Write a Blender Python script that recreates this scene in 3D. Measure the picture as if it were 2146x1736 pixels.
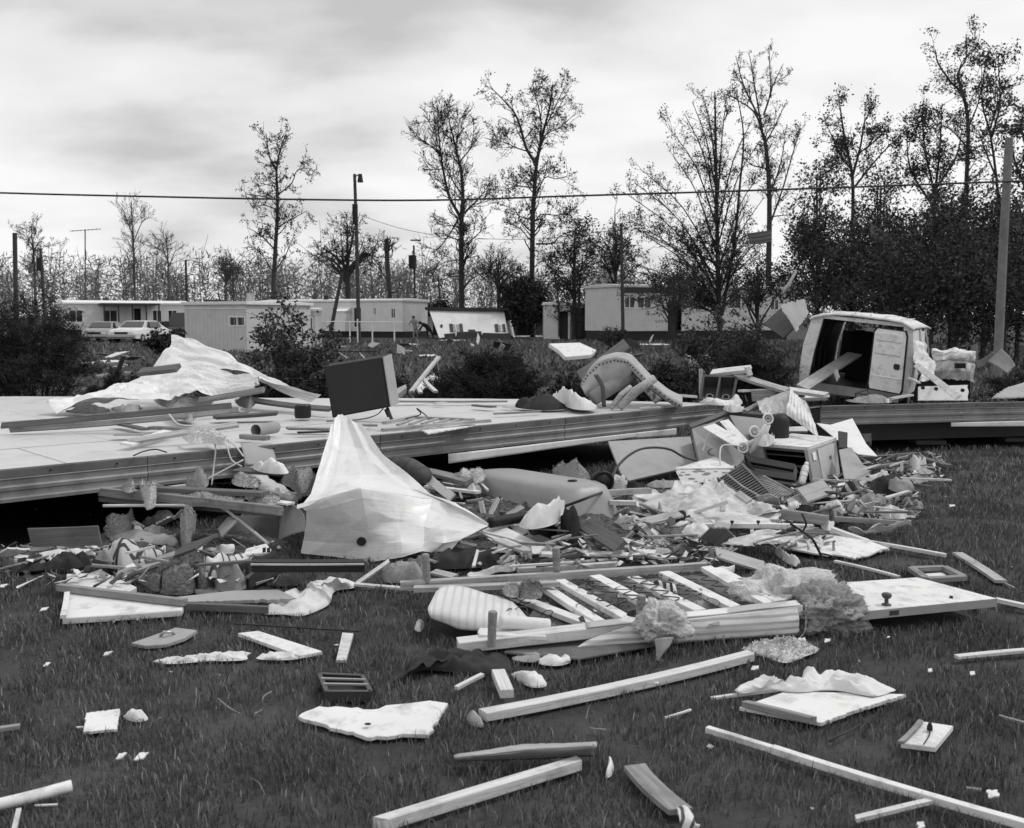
import bpy, bmesh, math, random
import numpy as np
from mathutils import Vector, Matrix, noise as mnoise

for _o in list(bpy.data.objects):
    bpy.data.objects.remove(_o)
random.seed(7); rng = np.random.default_rng(11)
SC = bpy.context.scene
COL = SC.collection

# ------------------------------------------------------------------ camera
EYE = 1.7; FPX = 2150.0; PW, PH, HOR = 2146.0, 1736.0, 665.0
PITCH = math.atan((PH/2-HOR)/FPX)
cd = bpy.data.cameras.new('camera'); cam = bpy.data.objects.new('camera', cd); COL.objects.link(cam)
cd.sensor_fit = 'HORIZONTAL'; cd.angle = 2*math.atan(PW/2/FPX)
cd.clip_start = 0.1; cd.clip_end = 4000
cam.location = (0, 0, EYE); cam.rotation_euler = (math.pi/2-PITCH, 0, 0)
cd.dof.use_dof = True; cd.dof.focus_distance = 9.0; cd.dof.aperture_fstop = 5.6; cd.lens = cd.lens
SC.camera = cam
SC.render.resolution_x = 1024; SC.render.resolution_y = 828

# ------------------------------------------------------------------ sky: overcast deck over a pale sky
SUN_EL, SUN_AZ = math.radians(55), math.radians(78)   # azimuth clockwise from +Y
w = bpy.data.worlds.new('World'); SC.world = w; w.use_nodes = True
nt = w.node_tree; N = nt.nodes; L = nt.links; N.clear()
out = N.new('ShaderNodeOutputWorld')
sky = N.new('ShaderNodeTexSky'); sky.sky_type = 'NISHITA'; sky.sun_disc = False
sky.sun_elevation = SUN_EL; sky.sun_rotation = SUN_AZ
bw = N.new('ShaderNodeRGBToBW'); L.new(sky.outputs[0], bw.inputs[0])
bg1 = N.new('ShaderNodeBackground'); bg1.inputs[1].default_value = 0.12; L.new(bw.outputs[0], bg1.inputs[0])
tc = N.new('ShaderNodeTexCoord'); sp = N.new('ShaderNodeSeparateXYZ'); L.new(tc.outputs['Generated'], sp.inputs[0])
def wmath(op, a, b):
    m = N.new('ShaderNodeMath'); m.operation = op
    for i, v in enumerate((a, b)):
        if v is None: continue
        if isinstance(v, (int, float)): m.inputs[i].default_value = v
        else: L.new(v, m.inputs[i])
    return m.outputs[0]
zz = wmath('MAXIMUM', sp.outputs[2], 0.0); den = wmath('ADD', zz, 0.30)
cx = wmath('DIVIDE', sp.outputs[0], den); cy = wmath('DIVIDE', sp.outputs[1], den)
cb = N.new('ShaderNodeCombineXYZ'); L.new(cx, cb.inputs[0]); L.new(cy, cb.inputs[1])
mp = N.new('ShaderNodeMapping'); mp.inputs['Location'].default_value = (23.3, 0.0, 23.7); mp.inputs['Scale'].default_value = (0.8, 1.15, 1); L.new(cb.outputs[0], mp.inputs[0])
n1 = N.new('ShaderNodeTexNoise'); n1.inputs['Scale'].default_value = 1.5; n1.inputs['Detail'].default_value = 8; n1.inputs['Roughness'].default_value = 0.42
n1.inputs['Distortion'].default_value = 0.15
L.new(mp.outputs[0], n1.inputs['Vector'])
n2 = N.new('ShaderNodeTexNoise'); n2.inputs['Scale'].default_value = 4.2; n2.inputs['Detail'].default_value = 6; n2.inputs['Roughness'].default_value = 0.5; L.new(mp.outputs[0], n2.inputs['Vector'])
lump = wmath('ADD', n1.outputs[0], wmath('MULTIPLY', wmath('SUBTRACT', n2.outputs[0], 0.5), 0.32))
cr = N.new('ShaderNodeValToRGB'); L.new(lump, cr.inputs[0])
e = cr.color_ramp.elements
e[0].position = 0.32; e[0].color = (0.58, 0.58, 0.58, 1)
e[1].position = 0.57; e[1].color = (0.99, 0.99, 0.99, 1)
m_ = e.new(0.44); m_.color = (0.84, 0.84, 0.84, 1)
bg2 = N.new('ShaderNodeBackground'); bg2.inputs[1].default_value = 1.03; L.new(cr.outputs[0], bg2.inputs[0])
mx = N.new('ShaderNodeMixShader'); mx.inputs[0].default_value = 0.88
L.new(bg1.outputs[0], mx.inputs[1]); L.new(bg2.outputs[0], mx.inputs[2]); L.new(mx.outputs[0], out.inputs[0])

sl = bpy.data.lights.new('sun', 'SUN'); sl.energy = 1.5; sl.angle = math.radians(10); sl.color = (1, 0.995, 0.985)
so = bpy.data.objects.new('sun', sl); COL.objects.link(so)
sd = Vector((math.sin(SUN_AZ)*math.cos(SUN_EL), math.cos(SUN_AZ)*math.cos(SUN_EL), math.sin(SUN_EL)))
so.rotation_euler = (-sd).to_track_quat('-Z', 'Y').to_euler(); so.location = (20, -20, 40)
vs = SC.view_settings; vs.view_transform = 'Standard'; vs.look = 'None'; vs.gamma = 1; vs.exposure = 0.0; vs.use_curve_mapping = False

# ------------------------------------------------------------------ helpers: picture point -> place
FW = Vector((0, math.cos(PITCH), -math.sin(PITCH))); UP = Vector((0, math.sin(PITCH), math.cos(PITCH)))
CAM = Vector((0, 0, EYE))
def ray(px, py): return Vector((1, 0, 0))*((px-PW/2)/FPX) + UP*(-(py-PH/2)/FPX) + FW
def G(px, py, z=0.0):
    r = ray(px, py); return CAM + r*((z-EYE)/r.z)
def DP(px, py, y):
    r = ray(px, py); return CAM + r*(y/r.y)
class Fr:
    def __init__(s, ox, oy, k): s.ox, s.oy, s.k = ox, oy, k
    def px(s, x, y): return x/s.k+s.ox, y/s.k+s.oy
    def g(s, x, y, z=0.0): return G(*s.px(x, y), z)
    def d(s, x, y, dep): return DP(*s.px(x, y), dep)
    def gs(s, pts, z=0.0): return [s.g(p[0], p[1], p[2] if len(p) > 2 else z) for p in pts]
    def ds(s, pts, dep=None): return [s.d(p[0], p[1], p[2] if len(p) > 2 else dep) for p in pts]
O_ = Fr(0, 0, 1)
R1 = Fr(0, 380.1, 2.9716); R2 = Fr(646.1, 380.1, 2.9716); R3 = Fr(1292.3, 380.1, 2.5139)
R4 = Fr(0, 684.2, 2.823); R5 = Fr(532.1, 798.2, 2.823); R6 = Fr(1216.3, 722.2, 2.823)
F1 = Fr(0, 1102.2, 2.7389); F2 = Fr(722.2, 1102.2, 2.7389); F3 = Fr(1406.3, 1026.2, 2.4444)
F4 = Fr(798.2, 1140.2, 2.1716); F5 = Fr(1596.4, 608.1, 3.9046); F6 = Fr(836.2, 114, 2.8546)
F7 = Fr(1292.3, 38, 2.4038); F8 = Fr(0, 228, 2.5664)

# ------------------------------------------------------------------ materials (the film is black and white, so all are greys)
MATS = {}
def mat(name, c, rough=0.8, var=0.2, scale=5.0, bump=0.15, bscale=60.0, spec=0.3, grain=False, stain=0.0, sscale=2.2, metal=0.0, bdist=0.01):
    m = bpy.data.materials.new(name); m.use_nodes = True
    t = m.node_tree; n = t.nodes; l = t.links
    b = n['Principled BSDF']; b.inputs['Roughness'].default_value = rough; b.inputs['Metallic'].default_value = metal
    b.inputs['Specular IOR Level'].default_value = spec
    tc = n.new('ShaderNodeTexCoord'); oi = n.new('ShaderNodeObjectInfo')
    ml = n.new('ShaderNodeMath'); ml.operation = 'MULTIPLY'; ml.inputs[1].default_value = 37.0; l.new(oi.outputs['Random'], ml.inputs[0])
    ad = n.new('ShaderNodeVectorMath'); ad.operation = 'ADD'; l.new(tc.outputs['Object'], ad.inputs[0]); l.new(ml.outputs[0], ad.inputs[1])
    mp = n.new('ShaderNodeMapping'); l.new(ad.outputs[0], mp.inputs[0])
    if grain: mp.inputs['Scale'].default_value = (0.9, 26.0, 26.0)
    no = n.new('ShaderNodeTexNoise'); no.inputs['Scale'].default_value = scale; no.inputs['Detail'].default_value = 6; no.inputs['Roughness'].default_value = 0.62
    l.new(mp.outputs[0], no.inputs['Vector'])
    mr = n.new('ShaderNodeMapRange'); mr.inputs[1].default_value = 0.25; mr.inputs[2].default_value = 0.75
    mr.inputs[3].default_value = c*(1-var); mr.inputs[4].default_value = min(0.9, c*(1+var)); l.new(no.outputs[0], mr.inputs[0])
    val = mr.outputs[0]
    if stain > 0:
        n2 = n.new('ShaderNodeTexNoise'); n2.inputs['Scale'].default_value = sscale; n2.inputs['Detail'].default_value = 9; n2.inputs['Roughness'].default_value = 0.7
        l.new(ad.outputs[0], n2.inputs['Vector'])
        m2 = n.new('ShaderNodeMapRange'); m2.inputs[1].default_value = 0.50; m2.inputs[2].default_value = 0.70; m2.inputs[3].default_value = 1.0; m2.inputs[4].default_value = 1-stain
        l.new(n2.outputs[0], m2.inputs[0])
        mm = n.new('ShaderNodeMath'); mm.operation = 'MULTIPLY'; l.new(val, mm.inputs[0]); l.new(m2.outputs[0], mm.inputs[1]); val = mm.outputs[0]
    l.new(val, b.inputs['Base Color'])
    if bump > 0:
        n3 = n.new('ShaderNodeTexNoise'); n3.inputs['Scale'].default_value = bscale; n3.inputs['Detail'].default_value = 4
        l.new(mp.outputs[0] if grain else ad.outputs[0], n3.inputs['Vector'])
        bp = n.new('ShaderNodeBump'); bp.inputs['Strength'].default_value = bump; bp.inputs['Distance'].default_value = bdist
        l.new(n3.outputs[0], bp.inputs['Height']); l.new(bp.outputs[0], b.inputs['Normal'])
    MATS[name] = m
    return m
def stripes(name, c1, c2, axis, freq, rough=0.85, width=0.5, base=None, dist=0.0):
    m = mat(name, c1, rough, 0.12, 6, 0.2, 90)
    t = m.node_tree; n = t.nodes; l = t.links; b = n['Principled BSDF']
    lk = b.inputs['Base Color'].links[0]; src = lk.from_socket
    tc = n.new('ShaderNodeTexCoord'); outs = []
    for ax in axis:
        wv = n.new('ShaderNodeTexWave'); wv.bands_direction = ax; wv.inputs['Scale'].default_value = freq; wv.inputs['Distortion'].default_value = dist
        wv.inputs['Detail'].default_value = 1
        l.new(tc.outputs['Object'], wv.inputs['Vector'])
        mr = n.new('ShaderNodeMapRange'); mr.inputs[1].default_value = 1-width-0.06; mr.inputs[2].default_value = 1-width+0.06; l.new(wv.outputs['Fac'], mr.inputs[0]); outs.append(mr.outputs[0])
    f = outs[0]
    if len(outs) > 1:
        mm = n.new('ShaderNodeMath'); mm.operation = 'MAXIMUM'; l.new(outs[0], mm.inputs[0]); l.new(outs[1], mm.inputs[1]); f = mm.outputs[0]
    mx = n.new('ShaderNodeMix'); mx.data_type = 'FLOAT'; l.new(f, mx.inputs[0]); l.new(src, mx.inputs[2]); mx.inputs[3].default_value = c2
    l.new(mx.outputs[0], b.inputs['Base Color'])
    return m
mat('grass', 0.125, 0.9, 0.5, 22, 0, spec=0.15, stain=.45, sscale=.8)
mat('ground', 0.06, 0.95, 0.5, 2.5, 0.5, 30, spec=0.1, bdist=0.03)
mat('gravel', 0.16, 0.95, 0.3, 3, 0.4, 30)
mat('bark', 0.045, 0.95, 0.4, 9, 0.4, 30)
mat('bark_grey', 0.10, 0.95, 0.4, 9, 0.4, 30)
mat('twig_far', 0.17, 1.0, 0.3, 0.5, 0)  # lightened grey, haze painted into the distant twigs
mat('leaf', 0.062, 0.8, 0.4, 0.8, 0, spec=0.2)
mat('leaf_dark', 0.042, 0.8, 0.4, 0.8, 0, spec=0.15)
mat('leaf_light', 0.085, 0.8, 0.35, 0.8, 0, spec=0.2)
mat('needle', 0.030, 0.85, 0.4, 3, 0, spec=0.15)
mat('pole_dark', 0.06, 0.95, 0.4, 6, 0.3, 30)
mat('pole_grey', 0.20, 0.9, 0.25, 5, 0.3, 30, grain=False, stain=0.3)
mat('black', 0.018, 0.6, 0.3, 5, 0.1)
mat('rubber', 0.025, 0.8, 0.3, 9, 0.2)
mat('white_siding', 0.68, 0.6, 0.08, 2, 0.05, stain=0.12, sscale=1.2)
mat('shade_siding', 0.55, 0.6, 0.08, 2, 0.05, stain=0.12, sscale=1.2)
mat('roof_dark', 0.05, 0.9, 0.3, 2, 0.2)
mat('shutter', 0.05, 0.7, 0.2, 5, 0.1)
mat('curtain', 0.30, 0.9, 0.3, 5, 0.1)
g_ = mat('glass', 0.03, 0.08, 0.2, 2, 0, spec=0.6)
mat('trim', 0.75, 0.6, 0.06, 4, 0.05)
mat('wood', 0.40, 0.75, 0.42, 2.6, 0.5, 9, grain=True, stain=0.35, sscale=5)
mat('wood_pale', 0.60, 0.75, 0.26, 2.6, 0.4, 9, grain=True, stain=0.4, sscale=5)
mat('wood_dark', 0.13, 0.85, 0.35, 2.2, 0.3, 7, grain=True, stain=0.3)
mat('wood_grey', 0.25, 0.85, 0.45, 2.6, 0.5, 9, grain=True, stain=0.4, sscale=5)
mat('paint_white', 0.70, 0.55, 0.10, 3, 0.06, 50, stain=0.45, sscale=9)
mat('board_white', 0.70, 0.8, 0.06, 3, 0.08, 90, stain=0.40, sscale=9)
mat('board_grey', 0.33, 0.8, 0.12, 3, 0.1, 90, stain=0.25)
mat('board_dark', 0.075, 0.7, 0.2, 3, 0.1, 90, stain=0.2)
mat('linoleum', 0.56, 0.45, 0.10, 1.6, 0.05, 40, stain=0.30, sscale=1.6)
mat('ledger', 0.14, 0.8, 0.3, 3, 0.25, 20, stain=0.35)
mat('metal_white', 0.70, 0.40, 0.08, 2, 0.06, 20, spec=0.5, stain=0.22, sscale=5)
mat('metal_dull', 0.16, 0.6, 0.2, 3, 0.05, 30, stain=0.3)
mat('box_dark', 0.018, 0.6, 0.2, 3, 0.1, 60)
mat('metal_grey', 0.36, 0.4, 0.12, 3, 0.05, 30, spec=0.5, stain=0.25)
mat('metal_strip', 0.25, 0.5, 0.3, 3, 0.05, 30, spec=0.4, stain=0.4)
mat('slat_cloth', 0.13, 0.95, 0.3, 8, 0.3, 100, spec=0.1)
mat('straw', 0.27, 0.95, 0.4, 20, 0, spec=0.1)
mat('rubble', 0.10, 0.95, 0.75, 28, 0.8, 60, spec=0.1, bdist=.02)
mat('soil_shade', 0.018, 1.0, 0.4, 6, 0.6, 30, spec=0.05)  # earth with the under-deck shade put into its colour
mat('enamel', 0.30, 0.42, 0.06, 3, 0.02, 40, spec=0.5, stain=0.2)
mat('steel_dark', 0.05, 0.4, 0.25, 5, 0.1, spec=0.5)
mat('steel', 0.45, 0.35, 0.15, 5, 0.05, spec=0.5, metal=0.6)
mat('fluff', 0.62, 1.0, 0.25, 12, 0.9, 70, spec=0.05, stain=0.3, sscale=6, bdist=0.02)
mat('fluff_grey', 0.34, 1.0, 0.3, 12, 0.9, 70, spec=0.05, stain=0.4, sscale=6, bdist=0.02)
mat('cloth_white', 0.68, 0.95, 0.1, 6, 0.3, 130, spec=0.1, stain=0.2, sscale=4)
mat('cloth_grey', 0.32, 0.95, 0.25, 8, 0.3, 130, spec=0.1, stain=0.3, sscale=5)
mat('upholstery', 0.40, 0.95, 0.15, 8, 0.3, 130, spec=0.1, stain=0.25, sscale=5)
mat('cloth_dark', 0.045, 0.95, 0.4, 8, 0.3, 130, spec=0.1)
mat('knit', 0.20, 1.0, 0.5, 38, 0.9, 60, spec=0.05, bdist=0.02)
mat('cord_white', 0.6, 0.7, 0.1, 6, 0)
mat('cord_dark', 0.04, 0.6, 0.2, 6, 0)
mat('bottle', 0.3, 0.2, 0.2, 6, 0)
mat('skin', 0.32, 0.7, 0.1, 6, 0)
stripes('ticking', 0.60, 0.50, 'X', 7.0, width=0.3, dist=.5)
stripes('ticking_side', 0.66, 0.42, 'Z', 9.0, width=0.35, dist=0.6)
stripes('plaid', 0.50, 0.05, 'XY', 2.6, width=0.14)
stripes('plaid_dark', 0.09, 0.26, 'XY', 5.0, width=0.3)
stripes('towel', 0.62, 0.07, 'Y', 3.2, width=0.12)
stripes('zebra', 0.62, 0.04, 'X', 9.0, width=0.4, dist=4.0)
stripes('birch', 0.62, 0.08, 'X', 7.0, width=0.25, dist=9.0)
def print_mat(name, c1, c2, sc, th):
    m = mat(name, c1, 0.6, 0.12, 6, 0.05); t = m.node_tree; n = t.nodes; l = t.links; b = n['Principled BSDF']
    src = b.inputs['Base Color'].links[0].from_socket
    tc = n.new('ShaderNodeTexCoord'); v = n.new('ShaderNodeTexVoronoi'); v.inputs['Scale'].default_value = sc; l.new(tc.outputs['Object'], v.inputs['Vector'])
    mr = n.new('ShaderNodeMapRange'); mr.inputs[1].default_value = th; mr.inputs[2].default_value = th+0.05; mr.inputs[3].default_value = c2; mr.inputs[4].default_value = c1
    l.new(v.outputs['Distance'], mr.inputs[0])
    mx = n.new('ShaderNodeMath'); mx.operation = 'MINIMUM'; l.new(mr.outputs[0], mx.inputs[0]); l.new(src, mx.inputs[1]); l.new(mx.outputs[0], b.inputs['Base Color'])
print_mat('floral', 0.50, 0.13, 11, 0.36)
def film_mat():
    m = mat('film', 0.75, 0.35, 0.08, 8, 0.3, 40, spec=0.5); t = m.node_tree; n = t.nodes; l = t.links
    b = n['Principled BSDF']; o = n['Material Output']
    tr = n.new('ShaderNodeBsdfTransparent'); mx = n.new('ShaderNodeMixShader')
    nz = n.new('ShaderNodeTexNoise'); nz.inputs['Scale'].default_value = 5; nz.inputs['Detail'].default_value = 5
    tc = n.new('ShaderNodeTexCoord'); l.new(tc.outputs['Object'], nz.inputs['Vector'])
    mr = n.new('ShaderNodeMapRange'); mr.inputs[1].default_value = .35; mr.inputs[2].default_value = .65; mr.inputs[3].default_value = .28; mr.inputs[4].default_value = .8
    l.new(nz.outputs[0], mr.inputs[0]); l.new(mr.outputs[0], mx.inputs[0]); l.new(tr.outputs[0], mx.inputs[1]); l.new(b.outputs[0], mx.inputs[2]); l.new(mx.outputs[0], o.inputs[0])
film_mat()

# ------------------------------------------------------------------ helpers: meshes
def link(o, parent=None):
    COL.objects.link(o)
    if parent: 
        o.parent = parent; o.matrix_parent_inverse = Matrix.Identity(4)
    return o
def tag(o, label=None, cat=None, group=None, kind=None):
    if label: o['label'] = label
    if cat: o['category'] = cat
    if group: o['group'] = group
    if kind: o['kind'] = kind
    return o
def empty(name, loc, label=None, cat=None, group=None, rot=None):
    o = bpy.data.objects.new(name, None); COL.objects.link(o); o.empty_display_size = 0.1
    M = Matrix.Translation(Vector(loc))
    if rot is not None: M = M @ rot.to_4x4()
    o.matrix_world = M; o['_m'] = [v for r in M for v in r]
    return tag(o, label, cat, group)
def mw(o): 
    v = o.get('_m'); return Matrix([list(v[i*4:i*4+4]) for i in range(4)]) if v is not None else Matrix.Identity(4)
class MB:
    def __init__(s): s.v = []; s.f = []
    def add(s, vs, fs):
        b = len(s.v); s.v += [tuple(p) for p in vs]; s.f += [tuple(i+b for i in q) for q in fs]; return s
    def hexa(s, p):      # 8 corners: bottom 4 ccw, top 4 ccw
        return s.add(p, [(3, 2, 1, 0), (4, 5, 6, 7), (0, 1, 5, 4), (1, 2, 6, 5), (2, 3, 7, 6), (3, 0, 4, 7)])
    def box(s, x0, x1, y0, y1, z0, z1):
        return s.hexa([(x0, y0, z0), (x1, y0, z0), (x1, y1, z0), (x0, y1, z0), (x0, y0, z1), (x1, y0, z1), (x1, y1, z1), (x0, y1, z1)])
    def prism(s, pts, off):
        n = len(pts); off = Vector(off); a = [Vector(p) for p in pts]
        return s.add(a+[p+off for p in a], [tuple(range(n-1, -1, -1)), tuple(range(n, 2*n))]+[(i, (i+1) % n, (i+1) % n+n, i+n) for i in range(n)])
    def tube(s, pts, r, n=6, cap=True):
        pts = [Vector(p) for p in pts]; m = len(pts); rs = r if hasattr(r, '__len__') else [r]*m
        t0 = (pts[1]-pts[0]).normalized(); u = t0.orthogonal().normalized(); vs = []; fs = []
        for i in range(m):
            t = (pts[min(i+1, m-1)]-pts[max(i-1, 0)]).normalized()
            u = (u-t*u.dot(t)); u = u.normalized() if u.length > 1e-6 else t.orthogonal().normalized(); w_ = t.cross(u)
            for k in range(n):
                a = 2*math.pi*k/n; vs.append(pts[i]+(u*math.cos(a)+w_*math.sin(a))*rs[i])
        for i in range(m-1):
            for k in range(n):
                k2 = (k+1) % n; fs.append((i*n+k, i*n+k2, (i+1)*n+k2, (i+1)*n+k))
        if cap: fs.append(tuple(range(n-1, -1, -1))); fs.append(tuple(range((m-1)*n, m*n)))
        return s.add(vs, fs)
    def ring(s, c, ax, R, r, n=16, m=6):
        ax = Vector(ax).normalized(); u = ax.orthogonal().normalized(); w_ = ax.cross(u); c = Vector(c); vs = []; fs = []
        for i in range(n):
            a = 2*math.pi*i/n; d = u*math.cos(a)+w_*math.sin(a)
            for k in range(m):
                b = 2*math.pi*k/m; vs.append(c+d*(R+r*math.cos(b))+ax*(r*math.sin(b)))
        for i in range(n):
            for k in range(m):
                fs.append((i*m+k, ((i+1) % n)*m+k, ((i+1) % n)*m+(k+1) % m, i*m+(k+1) % m))
        return s.add(vs, fs)
    def xf(s, M):
        s.v = [tuple(M @ Vector(p)) for p in s.v]; return s
    def build(s, name, m, parent=None, label=None, cat=None, group=None, kind=None, smooth=False, M=None, origin='auto', world=True):
        """top-level: origin at base centre. child: verts are world coords unless world=False (then local to the parent)"""
        V = np.array(s.v, dtype=np.float64)
        me = bpy.data.meshes.new(name)
        if parent is not None and world:
            Mi = mw(parent).inverted(); V = V @ np.array(Mi.to_3x3()).T+np.array(Mi.translation)
        o = bpy.data.objects.new(name, me)
        if M is not None:
            o.matrix_world = M; Wm = mw(parent) @ M if parent is not None else M; o['_m'] = [v for r in Wm for v in r]
        elif parent is not None: o['_m'] = [v for r in mw(parent) for v in r]
        elif parent is None:
            c = Vector(((V[:, 0].min()+V[:, 0].max())/2, (V[:, 1].min()+V[:, 1].max())/2, V[:, 2].min()))
            V = V-np.array(c); Mt = Matrix.Translation(c); o.matrix_world = Mt; o['_m'] = [v for r in Mt for v in r]
        me.from_pydata(V.tolist(), [], s.f); 
        if smooth: me.polygons.foreach_set('use_smooth', [True]*len(me.polygons))
        me.materials.append(MATS[m]); me.update()
        link(o, parent)
        return tag(o, label, cat, group, kind)
def fast_mesh(name, V, tri, m, parent=None, quads=None):
    """numpy mesh of triangles (and quads)"""
    me = bpy.data.meshes.new(name); V = np.asarray(V, np.float32)
    nt_ = 0 if tri is None else len(tri); nq = 0 if quads is None else len(quads)
    loops = np.concatenate([x.ravel() for x in ((tri if nt_ else np.zeros((0, 3), int)), (quads if nq else np.zeros((0, 4), int)))]).astype(np.int32)
    me.vertices.add(len(V)); me.vertices.foreach_set('co', V.ravel())
    me.loops.add(len(loops)); me.loops.foreach_set('vertex_index', loops)
    me.polygons.add(nt_+nq)
    st = np.concatenate([np.arange(nt_)*3, nt_*3+np.arange(nq)*4]).astype(np.int32)
    me.polygons.foreach_set('loop_start', st)
    me.polygons.foreach_set('loop_total', np.concatenate([np.full(nt_, 3), np.full(nq, 4)]).astype(np.int32))
    me.materials.append(MATS[m]); me.update(calc_edges=True); me.validate()
    o = bpy.data.objects.new(name, me)
    return link(o, parent)
def clean_m(): 
    for o in bpy.data.objects:
        if '_m' in o: del o['_m']
FLAT = []    # footprints lying on the grass
# ---- things
def frame_from(d, up=Vector((0, 0, 1))):
    x = d.normalized(); y = up.cross(x)
    if y.length < 1e-3: y = Vector((0, 1, 0)).cross(x)
    y.normalize(); z = x.cross(y); return Matrix((x, y, z)).transposed()
def plank(a, b, w, t, m, label, cat='plank', name='plank', roll=0.0, group=None, parent=None, bow=0.012, seed=None):
    a = Vector(a); b = Vector(b); d = b-a; Ln = d.length; R = frame_from(d) @ Matrix.Rotation(math.radians(roll), 3, 'X')
    rnd = random.Random(int((a.x*91+a.y*57+b.x*13+b.z*7)*100)); mb = MB(); k = 6; vs = []; fs = []
    bw_ = rnd.uniform(-bow, bow)*Ln; bz = rnd.uniform(-bow, bow)*Ln*0.5; c = min(w, t)*0.06
    for i in range(k):
        f = i/(k-1); x = (f-0.5)*Ln; arc = 4*f*(1-f); e0 = 0
        if i in (0, k-1): e0 = rnd.uniform(-.3, .3)*w*(4 if rnd.random() < .3 else 1)
        prof = [(-w/2+c, -t/2), (w/2-c, -t/2), (w/2, -t/2+c), (w/2, t/2-c), (w/2-c, t/2), (-w/2+c, t/2), (-w/2, t/2-c), (-w/2, -t/2+c)]
        for (py, pz) in prof: vs.append((x+e0*py/w*0.6, py+bw_*arc, pz+bz*arc))
    for i in range(k-1):
        for q in range(8): fs.append((i*8+q, i*8+(q+1) % 8, (i+1)*8+(q+1) % 8, (i+1)*8+q))
    fs.append(tuple(range(7, -1, -1))); fs.append(tuple(range((k-1)*8, k*8)))
    mb.add(vs, fs); M = Matrix.Translation((a+b)/2) @ R.to_4x4()
    if parent is not None: M = mw(parent).inverted() @ M
    o = mb.build(name, m, parent, label, cat, group, M=M, world=False)
    if parent is None and min(a.z, b.z) < 0.12:
        s_ = R.col[1] * (max(w, t)/2); FLAT.append([(p.x, p.y) for p in (a-s_, b-s_, b+s_, a+s_)])
    return o
def panel(pts, t, m, label, cat='panel', name='panel', group=None, parent=None, rag=0.0, ragedges=None, seed=1):
    """board with outline pts (world); thickness t, top face on pts; ragged edges broken up"""
    pts = [Vector(p) for p in pts]; n = Vector((0, 0, 0)); c = sum(pts, Vector())/len(pts)
    for i in range(len(pts)): n += (pts[i]-c).cross(pts[(i+1) % len(pts)]-c)
    n.normalize(); tow = (CAM-c)
    if n.dot(tow) < 0: n = -n
    pl = [p-n*(p-c).dot(n)*0.9 for p in pts]; rnd = random.Random(seed); q = []
    for i, p in enumerate(pl):
        p2 = pl[(i+1) % len(pl)]; q.append(p)
        if rag > 0 and (ragedges is None or i in ragedges):
            k = max(2, int((p2-p).length/(rag*2.2))); tn = (p2-p).normalized().cross(n)
            for j in range(1, k): q.append(p.lerp(p2, (j+rnd.uniform(-.3, .3))/k)+tn*rnd.uniform(-rag, rag))
    xa = (pl[1]-pl[0]).normalized(); ya = n.cross(xa); R = Matrix((xa, ya, n)).transposed(); M = Matrix.Translation(c) @ R.to_4x4(); Mi = M.inverted()
    loc = [Mi @ p for p in q]; area = sum(loc[i].x*loc[(i+1) % len(loc)].y-loc[(i+1) % len(loc)].x*loc[i].y for i in range(len(loc)))
    if area < 0: loc.reverse()
    k = len(loc); top = [Vector((p.x, p.y, 0)) for p in loc]; ins = []
    mb = MB(); cc = sum(top, Vector())/k
    ins = [p+(cc-p).normalized()*t*0.15 for p in top]; mid = [p-Vector((0, 0, t*0.15)) for p in top]; bot = [p-Vector((0, 0, t)) for p in top]
    mb.add(ins+mid+bot, [tuple(range(k)), tuple(range(3*k-1, 2*k-1, -1))]+[(i, i+k, (i+1) % k+k, (i+1) % k) for i in range(k)]+[(i+k, i+2*k, (i+1) % k+2*k, (i+1) % k+k) for i in range(k)])
    if parent is not None: M = mw(parent).inverted() @ M
    o = mb.build(name, m, parent, label, cat, group, M=M, world=False)
    if parent is None and min(p.z for p in pts) < 0.14: FLAT.append([(p.x, p.y) for p in pl])
    return o
def crom(P, k):
    P = np.asarray(P, float); n = len(P); outp = []
    for i in range(n-1):
        p0 = P[max(i-1, 0)] if i > 0 else 2*P[0]-P[1]; p1 = P[i]; p2 = P[i+1]; p3 = P[i+2] if i+2 < n else 2*P[-1]-P[-2]
        for j in range(k):
            t = j/k; outp.append(0.5*((2*p1)+(-p0+p2)*t+(2*p0-5*p1+4*p2-p3)*t*t+(-p0+3*p1-3*p2+p3)*t**3))
    outp.append(P[-1]); return np.array(outp)
def lin(P, k):
    P = np.asarray(P, float); return np.array([P[i]+(P[i+1]-P[i])*j/k for i in range(len(P)-1) for j in range(k)]+[P[-1]])
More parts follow.
